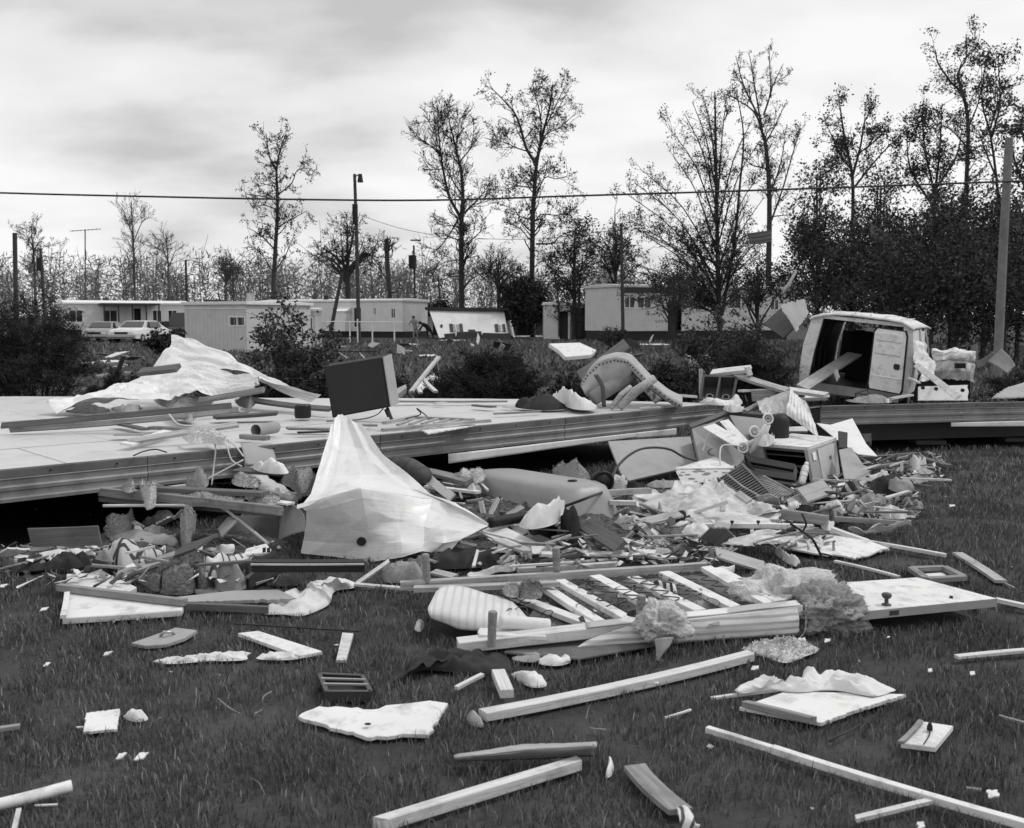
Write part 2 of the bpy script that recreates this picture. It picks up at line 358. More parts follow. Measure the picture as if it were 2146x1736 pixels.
def sheet(rows, m, label, cat, name, ku=8, kv=8, soft=0.5, noise=0.01, ns=3.0, corr=0.0, cn=0, cdir='v', thick=0.003, smooth=True, group=None, parent=None, rag=0.0, ridge=0.0, rs=4.0, seed=0, flat=False, crease=0.0, cc=(7, 5)):
    A = np.array([[tuple(p) for p in r] for r in rows], float)
    def both(f1, X):
        Y = np.stack([f1(r, ku) for r in X]); return np.stack([f1(Y[:, j], kv) for j in range(Y.shape[1])], 1)
    S = both(crom, A)*soft+both(lin, A)*(1-soft); R_, C_ = S.shape[:2]
    du = np.gradient(S, axis=1); dv = np.gradient(S, axis=0); nn = np.cross(du, dv); nn /= np.linalg.norm(nn, axis=2, keepdims=True)+1e-9
    cen = S.reshape(-1, 3).mean(0)
    if (nn.reshape(-1, 3).mean(0)*(np.array(CAM)-cen)).sum() < 0: nn = -nn
    off = np.zeros((R_, C_)); rnd = random.Random(seed)
    if crease:
        lr = np.random.default_rng(seed+17); LT = lr.uniform(-1, 1, (cc[1]+3, cc[0]+3)); LT2 = lr.uniform(-1, 1, (cc[1]*3+3, cc[0]*3+3))
        def tri(T, x, y):
            i, j = int(y), int(x); fy, fx = y-i, x-j
            if fx+fy < 1: return T[i, j]+(T[i, j+1]-T[i, j])*fx+(T[i+1, j]-T[i, j])*fy
            return T[i+1, j+1]+(T[i+1, j]-T[i+1, j+1])*(1-fx)+(T[i, j+1]-T[i+1, j+1])*(1-fy)
        for i in range(R_):
            for j in range(C_):
                u, v = j/(C_-1), i/(R_-1); wq = Vector((u*3+seed, v*3, 5.5)); u2 = min(max(u+.16*mnoise.noise(wq), 0), .999); v2 = min(max(v+.16*mnoise.noise(wq+Vector((8, 3, 1))), 0), .999)
                off[i, j] += crease*tri(LT, u2*cc[0], v2*cc[1])+crease*.35*tri(LT2, u2*cc[0]*3, v2*cc[1]*3)
    for i in range(R_):
        for j in range(C_):
            p = Vector(S[i, j])
            o = mnoise.noise(p*ns+Vector((seed*7.1, 3, 1)))*noise
            if ridge: o += (0.5-abs(mnoise.noise(p*rs+Vector((seed*3.7, 9, 2)))))*ridge*2-ridge*.5
            if corr:
                ph = (i/(R_-1) if cdir == 'v' else j/(C_-1))*cn; o += corr*(abs((ph % 1)-.5)*2-.5)
            off[i, j] += o
    S = S+nn*off[..., None]
    if rag:
        for j in range(C_):
            S[0, j] += (S[1, j]-S[0, j])*rnd.uniform(-rag, rag); S[-1, j] += (S[-2, j]-S[-1, j])*rnd.uniform(-rag, rag)
        for i in range(R_):
            S[i, 0] += (S[i, 1]-S[i, 0])*rnd.uniform(-rag, rag); S[i, -1] += (S[i, -2]-S[i, -1])*rnd.uniform(-rag, rag)
    V = np.concatenate([S.reshape(-1, 3), (S-nn*thick).reshape(-1, 3)]); n1 = R_*C_; fs = []
    idx = lambda i, j: i*C_+j
    for i in range(R_-1):
        for j in range(C_-1):
            q = (idx(i, j), idx(i, j+1), idx(i+1, j+1), idx(i+1, j)); fs.append(q); fs.append(tuple(x+n1 for x in reversed(q)))
    bd = [idx(0, j) for j in range(C_)]+[idx(i, C_-1) for i in range(1, R_)]+[idx(R_-1, j) for j in range(C_-2, -1, -1)]+[idx(i, 0) for i in range(R_-2, 0, -1)]
    for a, b in zip(bd, bd[1:]+bd[:1]): fs.append((b, a, a+n1, b+n1))
    mb = MB(); mb.v = V.tolist(); mb.f = fs
    if flat: FLAT.append([(V[b][0], V[b][1]) for b in bd[::3]])
    return mb.build(name, m, parent, label, cat, group, smooth=smooth)
def heapf(outl, h, m, label, cat, name, rings=12, segs=48, wr=0.02, ws=9.0, fib=0, fl=0.03, seed=0, group=None, parent=None, kind=None, p=2.2, lump=0.5, ls=3.0, footprint=True, edge=0.0):
    P = np.array([tuple(v) for v in outl], float); c = P.mean(0); n = len(P)
    loop = crom(np.concatenate([P[-1:], P, P[:2]]), 8)[8:-8]
    acc = np.concatenate([[0], np.cumsum(np.linalg.norm(np.diff(loop, axis=0), axis=1))])
    B = np.stack([np.interp(np.linspace(0, acc[-1], segs, endpoint=False), acc, loop[:, k]) for k in range(3)], 1)
    V = []; fs = []; rnd = random.Random(seed)
    for k in range(rings+1):
        r = k/rings
        for j in range(segs):
            q = c+(B[j]-c)*(r*(1+(edge*mnoise.noise(Vector(B[j])*14) if edge else 0))); v = Vector(q)
            prof = (1-r**p)
            z = h*prof*(1-lump+lump*2*(0.5+0.5*mnoise.noise(v*ls+Vector((seed, 2, 5)))))
            rd = 0.5-abs(mnoise.noise(v*ws+Vector((seed*2.3, 1, 7)))); rd2 = mnoise.noise(v*ws*2.7+Vector((3, seed, 7)))
            wob = Vector((mnoise.noise(v*ws+Vector((9, 9, seed))), mnoise.noise(v*ws+Vector((5, seed, 9))), 0))*wr*0.6
            V.append((v.x+wob.x*prof, v.y+wob.y*prof, v.z+max(z+(rd*1.6+rd2*.5)*wr*(1-r**5), 0.002)))
    for k in range(rings):
        for j in range(segs):
            a, b = k*segs+j, k*segs+(j+1) % segs; fs.append((a, b, b+segs, a+segs)) if k else fs.append((a, b+segs, a+segs))
    nb = len(V); bt = [(B[j][0], B[j][1], B[j][2]-0.004) for j in range(segs)]; V += bt
    for j in range(segs): fs.append((rings*segs+j, rings*segs+(j+1) % segs, nb+(j+1) % segs, nb+j))
    fs.append(tuple(range(nb+segs-1, nb-1, -1)))
    for _ in range(fib):
        i = rnd.randrange(segs, (rings+1)*segs); a = Vector(V[i]); d = Vector((rnd.gauss(0, 1), rnd.gauss(0, 1), rnd.gauss(.7, .7))).normalized(); s_ = Vector((rnd.gauss(0, 1), rnd.gauss(0, 1), rnd.gauss(0, 1))).normalized()*0.0009
        l_ = fl*.5*rnd.uniform(.3, 1.2); b = len(V); mid = a+d*l_*.6; V += [tuple(a-s_), tuple(a+s_), tuple(mid+s_), tuple(mid+d.cross(s_).normalized()*l_*.4)]; fs.append((b, b+1, b+2, b+3))
    mb = MB(); mb.v = V; mb.f = fs
    if parent is None and footprint and P[:, 2].min() < 0.12: FLAT.append([(x, y) for x, y, z in P])
    return mb.build(name, m, parent, label, cat, group, kind, smooth=True)
def proj(p):
    d = Vector(p)-CAM; k = d.dot(FW); return PW/2+FPX*d.x/k, PH/2-FPX*d.dot(UP)/k
def heap(outl, h, m, label, cat, name, rings=0, segs=0, wr=0.02, ws=9.0, fib=0, fl=0.03, seed=0, group=None, parent=None, kind=None, footprint=True, dk=.55, nu=64, nv=36, fold=1.0, **kw):
    """a soft heap whose near outline stands on the base height and whose crest reaches the upper outline"""
    px = np.array([proj(p) for p in outl]); zb = min(p[2] for p in outl); n = len(px); rnd = random.Random(seed)
    cl = crom(np.concatenate([px[-1:], px, px[:2]]), 8)[8:-8]; x0, x1 = cl[:, 0].min(), cl[:, 0].max(); U = np.linspace(0, 1, nu); top = []; bot = []
    for u in U:
        x = x0+(x1-x0)*(.004+.992*u); ys = []
        for a, b in zip(cl, np.roll(cl, -1, 0)):
            if (a[0]-x)*(b[0]-x) <= 0 and a[0] != b[0]: ys.append(a[1]+(b[1]-a[1])*(x-a[0])/(b[0]-a[0]))
        top.append(min(ys)); bot.append(max(ys))
    V = []; fs = []; W_ = abs(G(x1, max(bot), zb).x-G(x0, max(bot), zb).x)
    for i, u in enumerate(U):
        x = x0+(x1-x0)*u; nr = G(x, bot[i], zb); ext = max(.03, W_*dk*math.sqrt(max(.03, 1-(2*u-1)**2))); yc = nr.y+ext*.5; zc = max(DP(x, top[i], yc).z-zb, .012)
        for j in range(nv):
            v = j/(nv-1); e_ = 1-abs(2*v-1)**2.4; q = Vector((x-PW/2, 0, 0))*0; p = Vector(((x-PW/2)/FPX*(nr.y+ext*v)*1.0, nr.y+ext*v, 0)); s_ = p*ws+Vector((seed*2.3, 1.7, zc*ws))
            wv = Vector((mnoise.noise(s_*.6), mnoise.noise(s_*.6+Vector((3, 3, 3))), 0))*1.1; s_ = s_+wv; rd = 0.45-2.2*abs(mnoise.noise(s_*.8))**.8; rd2 = 0.4-1.8*abs(mnoise.noise(s_*1.9+Vector((7, seed, 3)))); rd3 = mnoise.noise(s_*5.1)
            lo = mnoise.noise(p*3/max(W_, .2)+Vector((seed, 4, 4)))
            wq = min(wr, .17*zc+.006); z = zc*e_*(1+.28*lo)+(rd*1.1+rd2*.7+rd3*.25)*wq*fold*min(1, e_*1.6)
            wob = wq*1.2*min(1, e_*2); V.append((p.x+mnoise.noise(s_+Vector((9, 9, 9)))*wob, p.y+mnoise.noise(s_+Vector((5, 2, 9)))*wob, zb+max(z, .002)))
    for i in range(nu-1):
        for j in range(nv-1): a = i*nv+j; fs.append((a, a+nv, a+nv+1, a+1))
    bd = [i*nv for i in range(nu)]+[(nu-1)*nv+j for j in range(1, nv)]+[i*nv+nv-1 for i in range(nu-2, -1, -1)]+[j for j in range(nv-2, 0, -1)]
    k = len(V); V += [(V[b][0], V[b][1], zb-.004) for b in bd]; q = len(bd)
    for i in range(q): fs.append((bd[(i+1) % q], bd[i], k+i, k+(i+1) % q))
    fs.append(tuple(range(k, k+q)))
    for _ in range(fib*3):
        a = Vector(V[rnd.randrange(nu*nv)]); d = Vector((rnd.gauss(0, 1), rnd.gauss(-.3, 1), rnd.gauss(.5, .8))).normalized(); s_ = d.orthogonal().normalized()*0.0009
        l_ = fl*.45*rnd.uniform(.3, 1.2); b = len(V); mid = a+d*l_*.6; V += [tuple(a-s_), tuple(a+s_), tuple(mid+s_), tuple(mid+d.cross(s_).normalized()*l_*.4)]; fs.append((b, b+1, b+2, b+3))
    mb = MB(); mb.v = V; mb.f = fs
    if parent is None and footprint and zb < 0.1: FLAT.append([(V[b][0], V[b][1]) for b in bd[::3]])
    return mb.build(name, m, parent, label, cat, group, kind, smooth=True)
def blob(c, rx, ry, rz, m, label, cat, name, amp=0.35, ns=2.2, fib=400, fl=0.05, seed=0, group=None, parent=None, sub=5):
    bm = bmesh.new(); bmesh.ops.create_icosphere(bm, subdivisions=sub, radius=1); rnd = random.Random(seed); c = Vector(c)
    for v in bm.verts:
        d = v.co.normalized(); k = 1+amp*mnoise.noise(d*ns+Vector((seed*5.3, 0, 0)))+amp*.6*(.4-abs(mnoise.noise(d*ns*2.6+Vector((0, seed*3.1, 0))))*1.6)+amp*.35*(.4-abs(mnoise.noise(d*ns*6)))+amp*.2*mnoise.noise(d*ns*15)
        v.co = Vector((d.x*rx*k, d.y*ry*k, d.z*rz*k))
    V = [tuple(c+v.co) for v in bm.verts]; fs = [tuple(v.index for v in f.verts) for f in bm.faces]; bm.free(); nv = len(V)
    for _ in range(fib):
        i = rnd.randrange(nv); a = Vector(V[i]); d = ((a-c).normalized()+Vector((rnd.gauss(0, .8), rnd.gauss(0, .8), rnd.gauss(0, .8)))).normalized(); s_ = d.orthogonal().normalized()*0.0008
        l_ = fl*.45*rnd.uniform(.3, 1.2); b = len(V); V += [tuple(a-s_), tuple(a+s_), tuple(a+d*l_)]; fs.append((b, b+1, b+2))
    mb = MB(); mb.v = V; mb.f = fs
    return mb.build(name, m, parent, label, cat, group, smooth=True)
def cord(pts, r, m, label, cat='cord', name='cord', n=6, k=6, parent=None, group=None):
    P = crom([tuple(p) for p in pts], k) if len(pts) > 2 else np.array([tuple(p) for p in pts])
    return MB().tube([Vector(p) for p in P], r, n).build(name, m, parent, label, cat, group, smooth=True)
# ------------------------------------------------------------------ ground
def make_ground():
    xs = np.concatenate([-np.geomspace(1500, 14, 14), np.linspace(-13, 13, 53), np.geomspace(14, 1500, 14)])
    ys = np.concatenate([np.array([-60, -20, -5, 0]), np.linspace(1.5, 20, 60), np.geomspace(21, 2500, 24)])
    X, Y = np.meshgrid(xs, ys); Z = np.array([[0.012*mnoise.noise(Vector((x*.9, y*.9, 0)))-0.012 if 0 < y < 25 else -0.012 for x in xs] for y in ys])
    V = np.stack([X, Y, Z], -1).reshape(-1, 3); c = len(xs); i, j = np.meshgrid(np.arange(len(ys)-1), np.arange(c-1), indexing='ij')
    a = (i*c+j).ravel(); q = np.stack([a, a+1, a+c+1, a+c], 1)
    o = fast_mesh('ground', V, None, 'ground', None, q); o['kind'] = 'structure'
make_ground()
mb = MB(); pr = R1.gs([(905, 935), (1060, 930), (1075, 1010), (880, 1010)], 0.0)
mb.prism([Vector((p.x, p.y, -0.02)) for p in pr], (0, 0, 0.024)); o = mb.build('driveway', 'gravel'); o['kind'] = 'structure'

# ------------------------------------------------------------------ trees
class Wood:
    """collects branches (tubes) and leaves of one plant as numpy arrays"""
    def __init__(s): s.bp = []; s.lp = []
    def branch(s, pts, r0, r1, n): s.bp.append((np.asarray(pts, float), r0, r1, n))
    def leaves(s, P): s.lp.append(np.asarray(P, float).reshape(-1, 3))
    def tubes(s):
        Vs = []; Qs = []; b = 0
        for P, r0, r1, n in s.bp:
            m = len(P); T = np.gradient(P, axis=0); T /= np.linalg.norm(T, axis=1, keepdims=True)+1e-9
            ref = np.array([0.31, 0.9, 0.2]) if abs(T[0][2]) > .6 else np.array([0.1, .2, 1.0])
            U = np.cross(T, ref); U /= np.linalg.norm(U, axis=1, keepdims=True)+1e-9; W_ = np.cross(T, U)
            a = np.arange(n)*2*np.pi/n; r = np.linspace(r0, r1, m)[:, None, None]
            V = P[:, None, :]+(U[:, None, :]*np.cos(a)[None, :, None]+W_[:, None, :]*np.sin(a)[None, :, None])*r
            Vs.append(V.reshape(-1, 3)); i, k = np.meshgrid(np.arange(m-1), np.arange(n), indexing='ij'); i = i.ravel(); k = k.ravel(); k2 = (k+1) % n
            Qs.append(np.stack([i*n+k, i*n+k2, (i+1)*n+k2, (i+1)*n+k], 1)+b); b += m*n
        return np.concatenate(Vs), np.concatenate(Qs)
    def leafmesh(s, size, asp=0.6, droop=0.0):
        P = np.concatenate(s.lp); n = len(P); d = rng.normal(size=(n, 3)); d[:, 2] -= droop; d /= np.linalg.norm(d, axis=1, keepdims=True)
        e = np.cross(d, rng.normal(size=(n, 3))); e /= np.linalg.norm(e, axis=1, keepdims=True); sz = size*rng.uniform(.5, 1.3, (n, 1))
        V = np.stack([P, P+d*sz*.45+e*sz*asp*.5, P+d*sz, P+d*sz*.55-e*sz*asp*.5], 1).reshape(-1, 3)
        return V, np.arange(n*4).reshape(n, 4)
LEAFK = 6.0
def grow(wd, P, r0, r1, lvl, o):
    """children along polyline P"""
    P = np.asarray(P, float); seg = np.linalg.norm(np.diff(P, axis=0), axis=1); Ln = seg.sum(); acc = np.concatenate([[0], np.cumsum(seg)])
    nch = max(1, int(Ln/o['gap'][lvl]*rng.uniform(.7, 1.3))); st = o['start'][lvl]
    for q in range(nch):
        f = st+(1-st)*rng.random(); x = f*Ln; k = min(np.searchsorted(acc, x, side='right')-1, len(seg)-1)
        p = P[k]+(P[k+1]-P[k])*((x-acc[k])/max(seg[k], 1e-6)); T = (P[k+1]-P[k])/max(seg[k], 1e-6)
        rd = rng.normal(size=3); rd -= T*rd.dot(T); rd /= np.linalg.norm(rd)+1e-9
        ang = np.radians(rng.uniform(*o['ang'])); d = T*np.cos(ang)+rd*np.sin(ang); d[2] += o['up'][lvl]; d /= np.linalg.norm(d)
        ln = o['len'][lvl]*rng.uniform(.5, 1.25)*(1-o.get('taper', .45)*f)
        n = 4 if lvl < 1 else (3 if lvl < 2 else 2); pts = [p]
        for i in range(n):
            d = d+rng.normal(size=3)*o['wig']; d[2] += o['up'][lvl]*.25; d /= np.linalg.norm(d); pts.append(pts[-1]+d*ln/n)
        rr = max((r0+(r1-r0)*f)*o['rr'], o['rmin']); wd.branch(pts, rr, max(rr*.35, o['rmin']*.7), 4 if lvl == 0 else 3)
        if lvl < o['levels']-1: grow(wd, pts, rr, rr*.4, lvl+1, o)
        if lvl >= o['levels']-1-o.get('ltwo', 0):
            m = o['leaf']*LEAFK; m = int(m)+(rng.random() < m % 1)
            if m:
                tt = rng.random((m, 1))*.8+.2; a = np.array(pts); idx = (tt[:, 0]*n); ii = np.minimum(idx.astype(int), n-1); ff = (idx-ii)[:, None]
                wd.leaves(a[ii]*(1-ff)+a[ii+1]*ff+rng.normal(size=(m, 3))*o['lspread']*.75)
def px_limb(fr, pts, dep, dz=0.0):
    n = len(pts); out_ = []; ph = 0
    for i, p in enumerate(pts):
        v = fr.d(p[0], p[1], dep+dz*i/(n-1)); out_.append(tuple(v))
    return crom(out_, 3)
def tree(name, label, fr, dep, limbs, opt, leafmat='leaf', leaf=0.25, barkm='bark', cat='tree', group=None, base=None, autoz=True):
    wd = Wood()
    for k, (pts, r0, r1) in enumerate(limbs):
        P = px_limb(fr, pts, dep, 0 if k == 0 else rng.uniform(-1, 1)*opt.get('depth', 2.0))
        if k == 0 and autoz: P[0][2] = min(P[0][2], 0.0)-.05
        r0 *= .62 if k == 0 else .7; wd.branch(P, r0, r1*.8, 7)
        oo = dict(opt)
        if k == 0: oo['start'] = (opt.get('tstart', .35),)+tuple(opt['start'][1:])
        grow(wd, P, r0, r1, 0, oo)
    b = limbs[0][0][0]; bp = fr.d(b[0], b[1], dep); t = empty(name, (bp.x, bp.y, 0), label, cat, group)
    V, Q = wd.tubes(); V = V-np.array([bp.x, bp.y, 0]); fast_mesh('trunk', V, None, barkm, t, Q)
    if wd.lp:
        V, Q = wd.leafmesh(leaf*.68); V = V-np.array([bp.x, bp.y, 0]); fast_mesh('crown', V, None, leafmat, t, Q)
    return t
def opt(**k):
    d = dict(gap=(1.1, .7, .5), start=(.1, .15, .1), ang=(30, 70), up=(.25, .15, .1), len=(4, 1.8, .9), wig=.22, rr=.45, rmin=.018, levels=3, leaf=1.0, lspread=.12, tstart=.3, depth=3.0, taper=.45); d.update(k); return d

# tall sparse tree in the middle
tree('tall_tree', 'tallest central tree with forked crown, standing behind the tilted white house', F6, 88,
 [([(800, 1695), (795, 1400), (800, 1000), (808, 850), (820, 680), (845, 540), (875, 420), (905, 300), (920, 180)], .42, .06),
  ([(815, 650), (760, 560), (730, 450), (690, 350), (620, 270), (540, 190)], .2, .04), ([(842, 560), (850, 420), (838, 330), (800, 200)], .14, .03),
  ([(800, 590), (700, 560), (640, 530), (510, 500)], .09, .03), ([(840, 580), (880, 480), (960, 440), (1060, 350)], .09, .03), ([(880, 430), (940, 300), (1000, 180)], .08, .03),
  ([(820, 1135), (920, 1130), (960, 1090), (1050, 1050)], .12, .04), ([(800, 990), (720, 970), (690, 930), (610, 900)], .08, .03), ([(815, 870), (870, 740), (940, 745), (1040, 720)], .09, .03),
  ([(815, 1000), (850, 960), (970, 960), (1020, 900)], .09, .03), ([(790, 1120), (720, 1040), (640, 1010)], .08, .03), ([(795, 1290), (850, 1240), (900, 1250)], .08, .03), ([(790, 1400), (720, 1380), (650, 1330)], .08, .03), ([(800, 800), (700, 790), (620, 820)], .08, .03)],
 opt(leaf=.75, gap=(.42, .36, .3), len=(2.4, 1.3, .7), depth=3), leaf=.26)
tree('bare_tree', 'tall nearly bare tree with split upper trunk, left of the tallest tree', F6, 86,
 [([(373, 1495), (372, 1200), (375, 960), (382, 850), (372, 700), (358, 640), (325, 500), (300, 400)], .40, .05),
  ([(370, 980), (300, 850), (265, 700), (250, 600), (238, 480), (228, 370)], .2, .04), ([(250, 610), (180, 540), (90, 490)], .1, .03), ([(380, 845), (335, 780), (285, 690), (250, 690), (150, 690)], .1, .03),
  ([(380, 960), (470, 870), (540, 780)], .13, .03), ([(388, 1400), (440, 1340), (540, 1300)], .1, .03), ([(352, 990), (300, 1080), (220, 1180)], .12, .03), ([(372, 1330), (320, 1330), (250, 1350)], .08, .03),
  ([(365, 640), (430, 560), (440, 500)], .1, .03), ([(370, 1160), (470, 1080), (500, 1030)], .09, .03), ([(345, 560), (355, 460), (365, 380)], .07, .03), ([(240, 560), (200, 440), (150, 360)], .07, .03), ([(270, 520), (260, 400), (255, 330)], .06, .03), ([(372, 1230), (290, 1240), (220, 1270)], .08, .03)],
 opt(leaf=.22, gap=(.4, .32, .28), len=(2.3, 1.3, .8), ang=(20, 55), rmin=.02), leaf=.22)
tree('tree', 'lone slender tree with leafy side clumps, left of the lamp pole', F8, 95,
 [([(1468, 1010), (1478, 800), (1490, 600), (1492, 450), (1487, 350), (1500, 250), (1535, 140)], .36, .05), ([(1487, 330), (1450, 260), (1430, 130)], .15, .04),
  ([(1500, 460), (1570, 400), (1600, 330), (1680, 320)], .1, .03), ([(1490, 640), (1560, 600), (1650, 550)], .1, .03), ([(1480, 490), (1400, 470), (1320, 460)], .1, .03), ([(1470, 750), (1400, 680), (1330, 640)], .11, .03), ([(1485, 420), (1440, 410), (1400, 400)], .07, .03), ([(1480, 540), (1420, 520), (1350, 530)], .08, .03),
  ([(1478, 900), (1420, 800), (1380, 760)], .1, .03), ([(1478, 880), (1540, 780), (1580, 680)], .1, .03)],
 opt(leaf=1.2, gap=(.5, .4, .34), len=(2.0, 1.2, .7), tstart=.45), leaf=.28)
for (lab, px, base, top, wd_, dep, lf) in (
  ('bare spindly tree rising over the long white mobile home at left', 722, 930, 500, 55, 120, .05),
  ('smaller bare tree just right of the spindly one, above the parked cars', 910, 1050, 660, 45, 115, .05),
  ('thin-leaved tree beside the cut pole at the far left', 185, 900, 640, 40, 110, .6)):
    tree('bare_tree', lab, F8, dep, [([(px, base), (px-5, (base+top)/2), (px-18, top)], .26, .04), ([(px-2, base*.45+top*.55), (px-wd_*.7, base*.25+top*.75), (px-wd_*1.1, top+40)], .1, .03),
      ([(px-2, base*.5+top*.5), (px+wd_*.6, base*.3+top*.7), (px+wd_, top+90)], .1, .03), ([(px, base*.6+top*.4), (px-wd_, base*.5+top*.5)], .08, .03)],
      opt(leaf=lf*3, gap=(.5, .4, .4), len=(2.8, 1.5, .8), ang=(20, 50), tstart=.3, rmin=.02), leaf=.2, barkm='bark_grey')
# broad oak behind the clapboard home, round tree, broken tree
def spread(px, by, ty, half, n, r):
    L_ = [([(px, by), (px+random.uniform(-4, 4), by*.6+ty*.4), (px+random.uniform(-8, 8), ty)], r, .05)]
    for i in range(n):
        f = i/(n-1)*2-1; st = random.uniform(.15, .5)
        L_.append(([(px, by+(ty-by)*st), (px+f*half*.5, by+(ty-by)*(st+.22)), (px+f*half*random.uniform(.85, 1.05), by+(ty-by)*(1-.55*abs(f)+random.uniform(-.12, .08)))], r*.5, .03))
    return L_
tree('oak_tree', 'broad spreading tree behind the lamp pole and clapboard mobile home', R2, 105, spread(245, 720, 250, 250, 11, .5), opt(leaf=.9, gap=(.55, .45, .42), len=(2.6, 1.4, .8), tstart=.5, rmin=.022), leaf=.26)
tree('round_tree', 'small round-topped tree midway along the hazy wood line', F8, 112, spread(1215, 1010, 770, 85, 8, .25), opt(leaf=1.6, gap=(.55, .45, .4), len=(2, 1.2, .7)), leaf=.25, barkm='bark_grey')
tree('small_bare_tree', 'small fan-shaped bare tree between the two tall trees', F6, 84, spread(595, 1500, 1200, 125, 10, .25), opt(leaf=.5, gap=(.5, .4, .4), len=(2, 1.2, .7), ang=(20, 50)), leaf=.2)
tree('broken_tree', 'snapped-off trunk with twisted limb beside the clapboard home roof', R2, 96, [([(510, 740), (498, 600), (490, 480), (487, 392)], .36, .30), ([(500, 690), (545, 690), (570, 650)], .12, .03), ([(495, 480), (522, 462), (520, 400)], .1, .05), ([(505, 640), (455, 560), (400, 500), (390, 440)], .12, .03), ([(390, 520), (430, 380), (560, 350)], .1, .03)],
  opt(leaf=1.2, gap=(.7, .45, .4), len=(1.6, 1.0, .6), tstart=.85), leaf=.25)
tree('leafy_tree', 'dark dense tree with pointed top, right of the tallest tree', F6, 80, [([(1050, 1690), (1048, 1300), (1050, 1130), (1060, 1010)], .3, .04), ([(1075, 1690), (1080, 1400), (1100, 1200)], .2, .04), ([(960, 1690), (955, 1500), (930, 1300)], .15, .04), ([(1045, 1450), (960, 1330), (910, 1280)], .14, .04), ([(1050, 1450), (1130, 1320), (1180, 1300)], .14, .04), ([(1060, 1100), (1080, 1060), (1080, 980)], .06, .03), ([(1050, 1300), (1000, 1220), (980, 1150)], .1, .03), ([(1050, 1350), (1120, 1220), (1120, 1130)], .1, .03)],
  opt(leaf=3.2, gap=(.5, .42, .4), len=(2.2, 1.2, .8), tstart=.2, lspread=.3), leaf=.3, leafmat='leaf_dark')
tree('leafy_tree', 'light airy tree directly behind the plain pole near the white shed', F6, 82, spread(1295, 1560, 960, 150, 10, .25), opt(leaf=1.5, gap=(.6, .45, .4), len=(2.3, 1.3, .8), tstart=.2), leaf=.26)
# the big fan-shaped maple
random.seed(5)
mp_ = [([(525, 1760), (512, 1300), (503, 900), (497, 500), (495, 370)], .26, .03), ([(530, 1500), (590, 1150), (620, 850), (640, 600), (610, 400)], .14, .03)]
for (x, y) in ((40, 880), (60, 1010), (90, 830), (10, 1220), (120, 760), (270, 560), (290, 700), (340, 480), (380, 420), (430, 370), (560, 370), (720, 620), (740, 760), (745, 900), (760, 1080), (150, 1100), (100, 1330), (200, 900), (680, 520)):
    s_ = min(1450, y+520); mp_.append(([(512, s_), (512+(x-512)*.45, s_+(y-s_)*.62), (x, y)], .07, .02))
for _i in range(34):
    x = random.choice((random.uniform(20, 480), random.uniform(20, 480), random.uniform(540, 790))); y = random.uniform(1000, 1430); s_ = min(1500, y+random.uniform(60, 260)); mp_.append(([(514, s_), (512+(x-512)*.5, s_+(y-s_)*.55), (x, y)], .05, .015))
for (x, y) in ((330, 1470), (180, 1400), (60, 1270), (700, 1420), (760, 1300)): mp_.append(([(515, 1480), (512+(x-512)*.5, (1400+y)/2), (x, y)], .07, .02))
tree('maple_tree', 'large fan-shaped tree with fine ascending branches before the far white home', F7, 56, mp_, opt(leaf=1.9, gap=(.42, .33, .3), len=(1.3, .8, .5), rmin=.012, ang=(18, 50), tstart=.4, depth=3.0, lspread=.14, levels=3), leaf=.16)
tree('tall_tree', 'tall tree with bare dead antler-like top behind the fan-shaped maple', F7, 84,
 [([(765, 1330), (770, 900), (752, 650), (735, 580), (690, 470), (570, 390)], .38, .04), ([(735, 580), (705, 400), (670, 190)], .14, .03), ([(712, 490), (640, 340), (600, 190)], .13, .03), ([(740, 490), (775, 370), (768, 190)], .12, .03), ([(776, 360), (840, 230)], .06, .03),
  ([(780, 1020), (840, 850), (900, 640), (930, 560)], .12, .03), ([(770, 900), (830, 720), (850, 560)], .1, .03), ([(785, 1000), (880, 990)], .08, .03), ([(755, 620), (800, 540), (850, 430)], .08, .03), ([(760, 760), (680, 740), (640, 700)], .1, .03)],
 opt(leaf=1.0, gap=(.5, .38, .32), len=(1.8, 1.1, .7), ang=(20, 55), tstart=.5), leaf=.22)
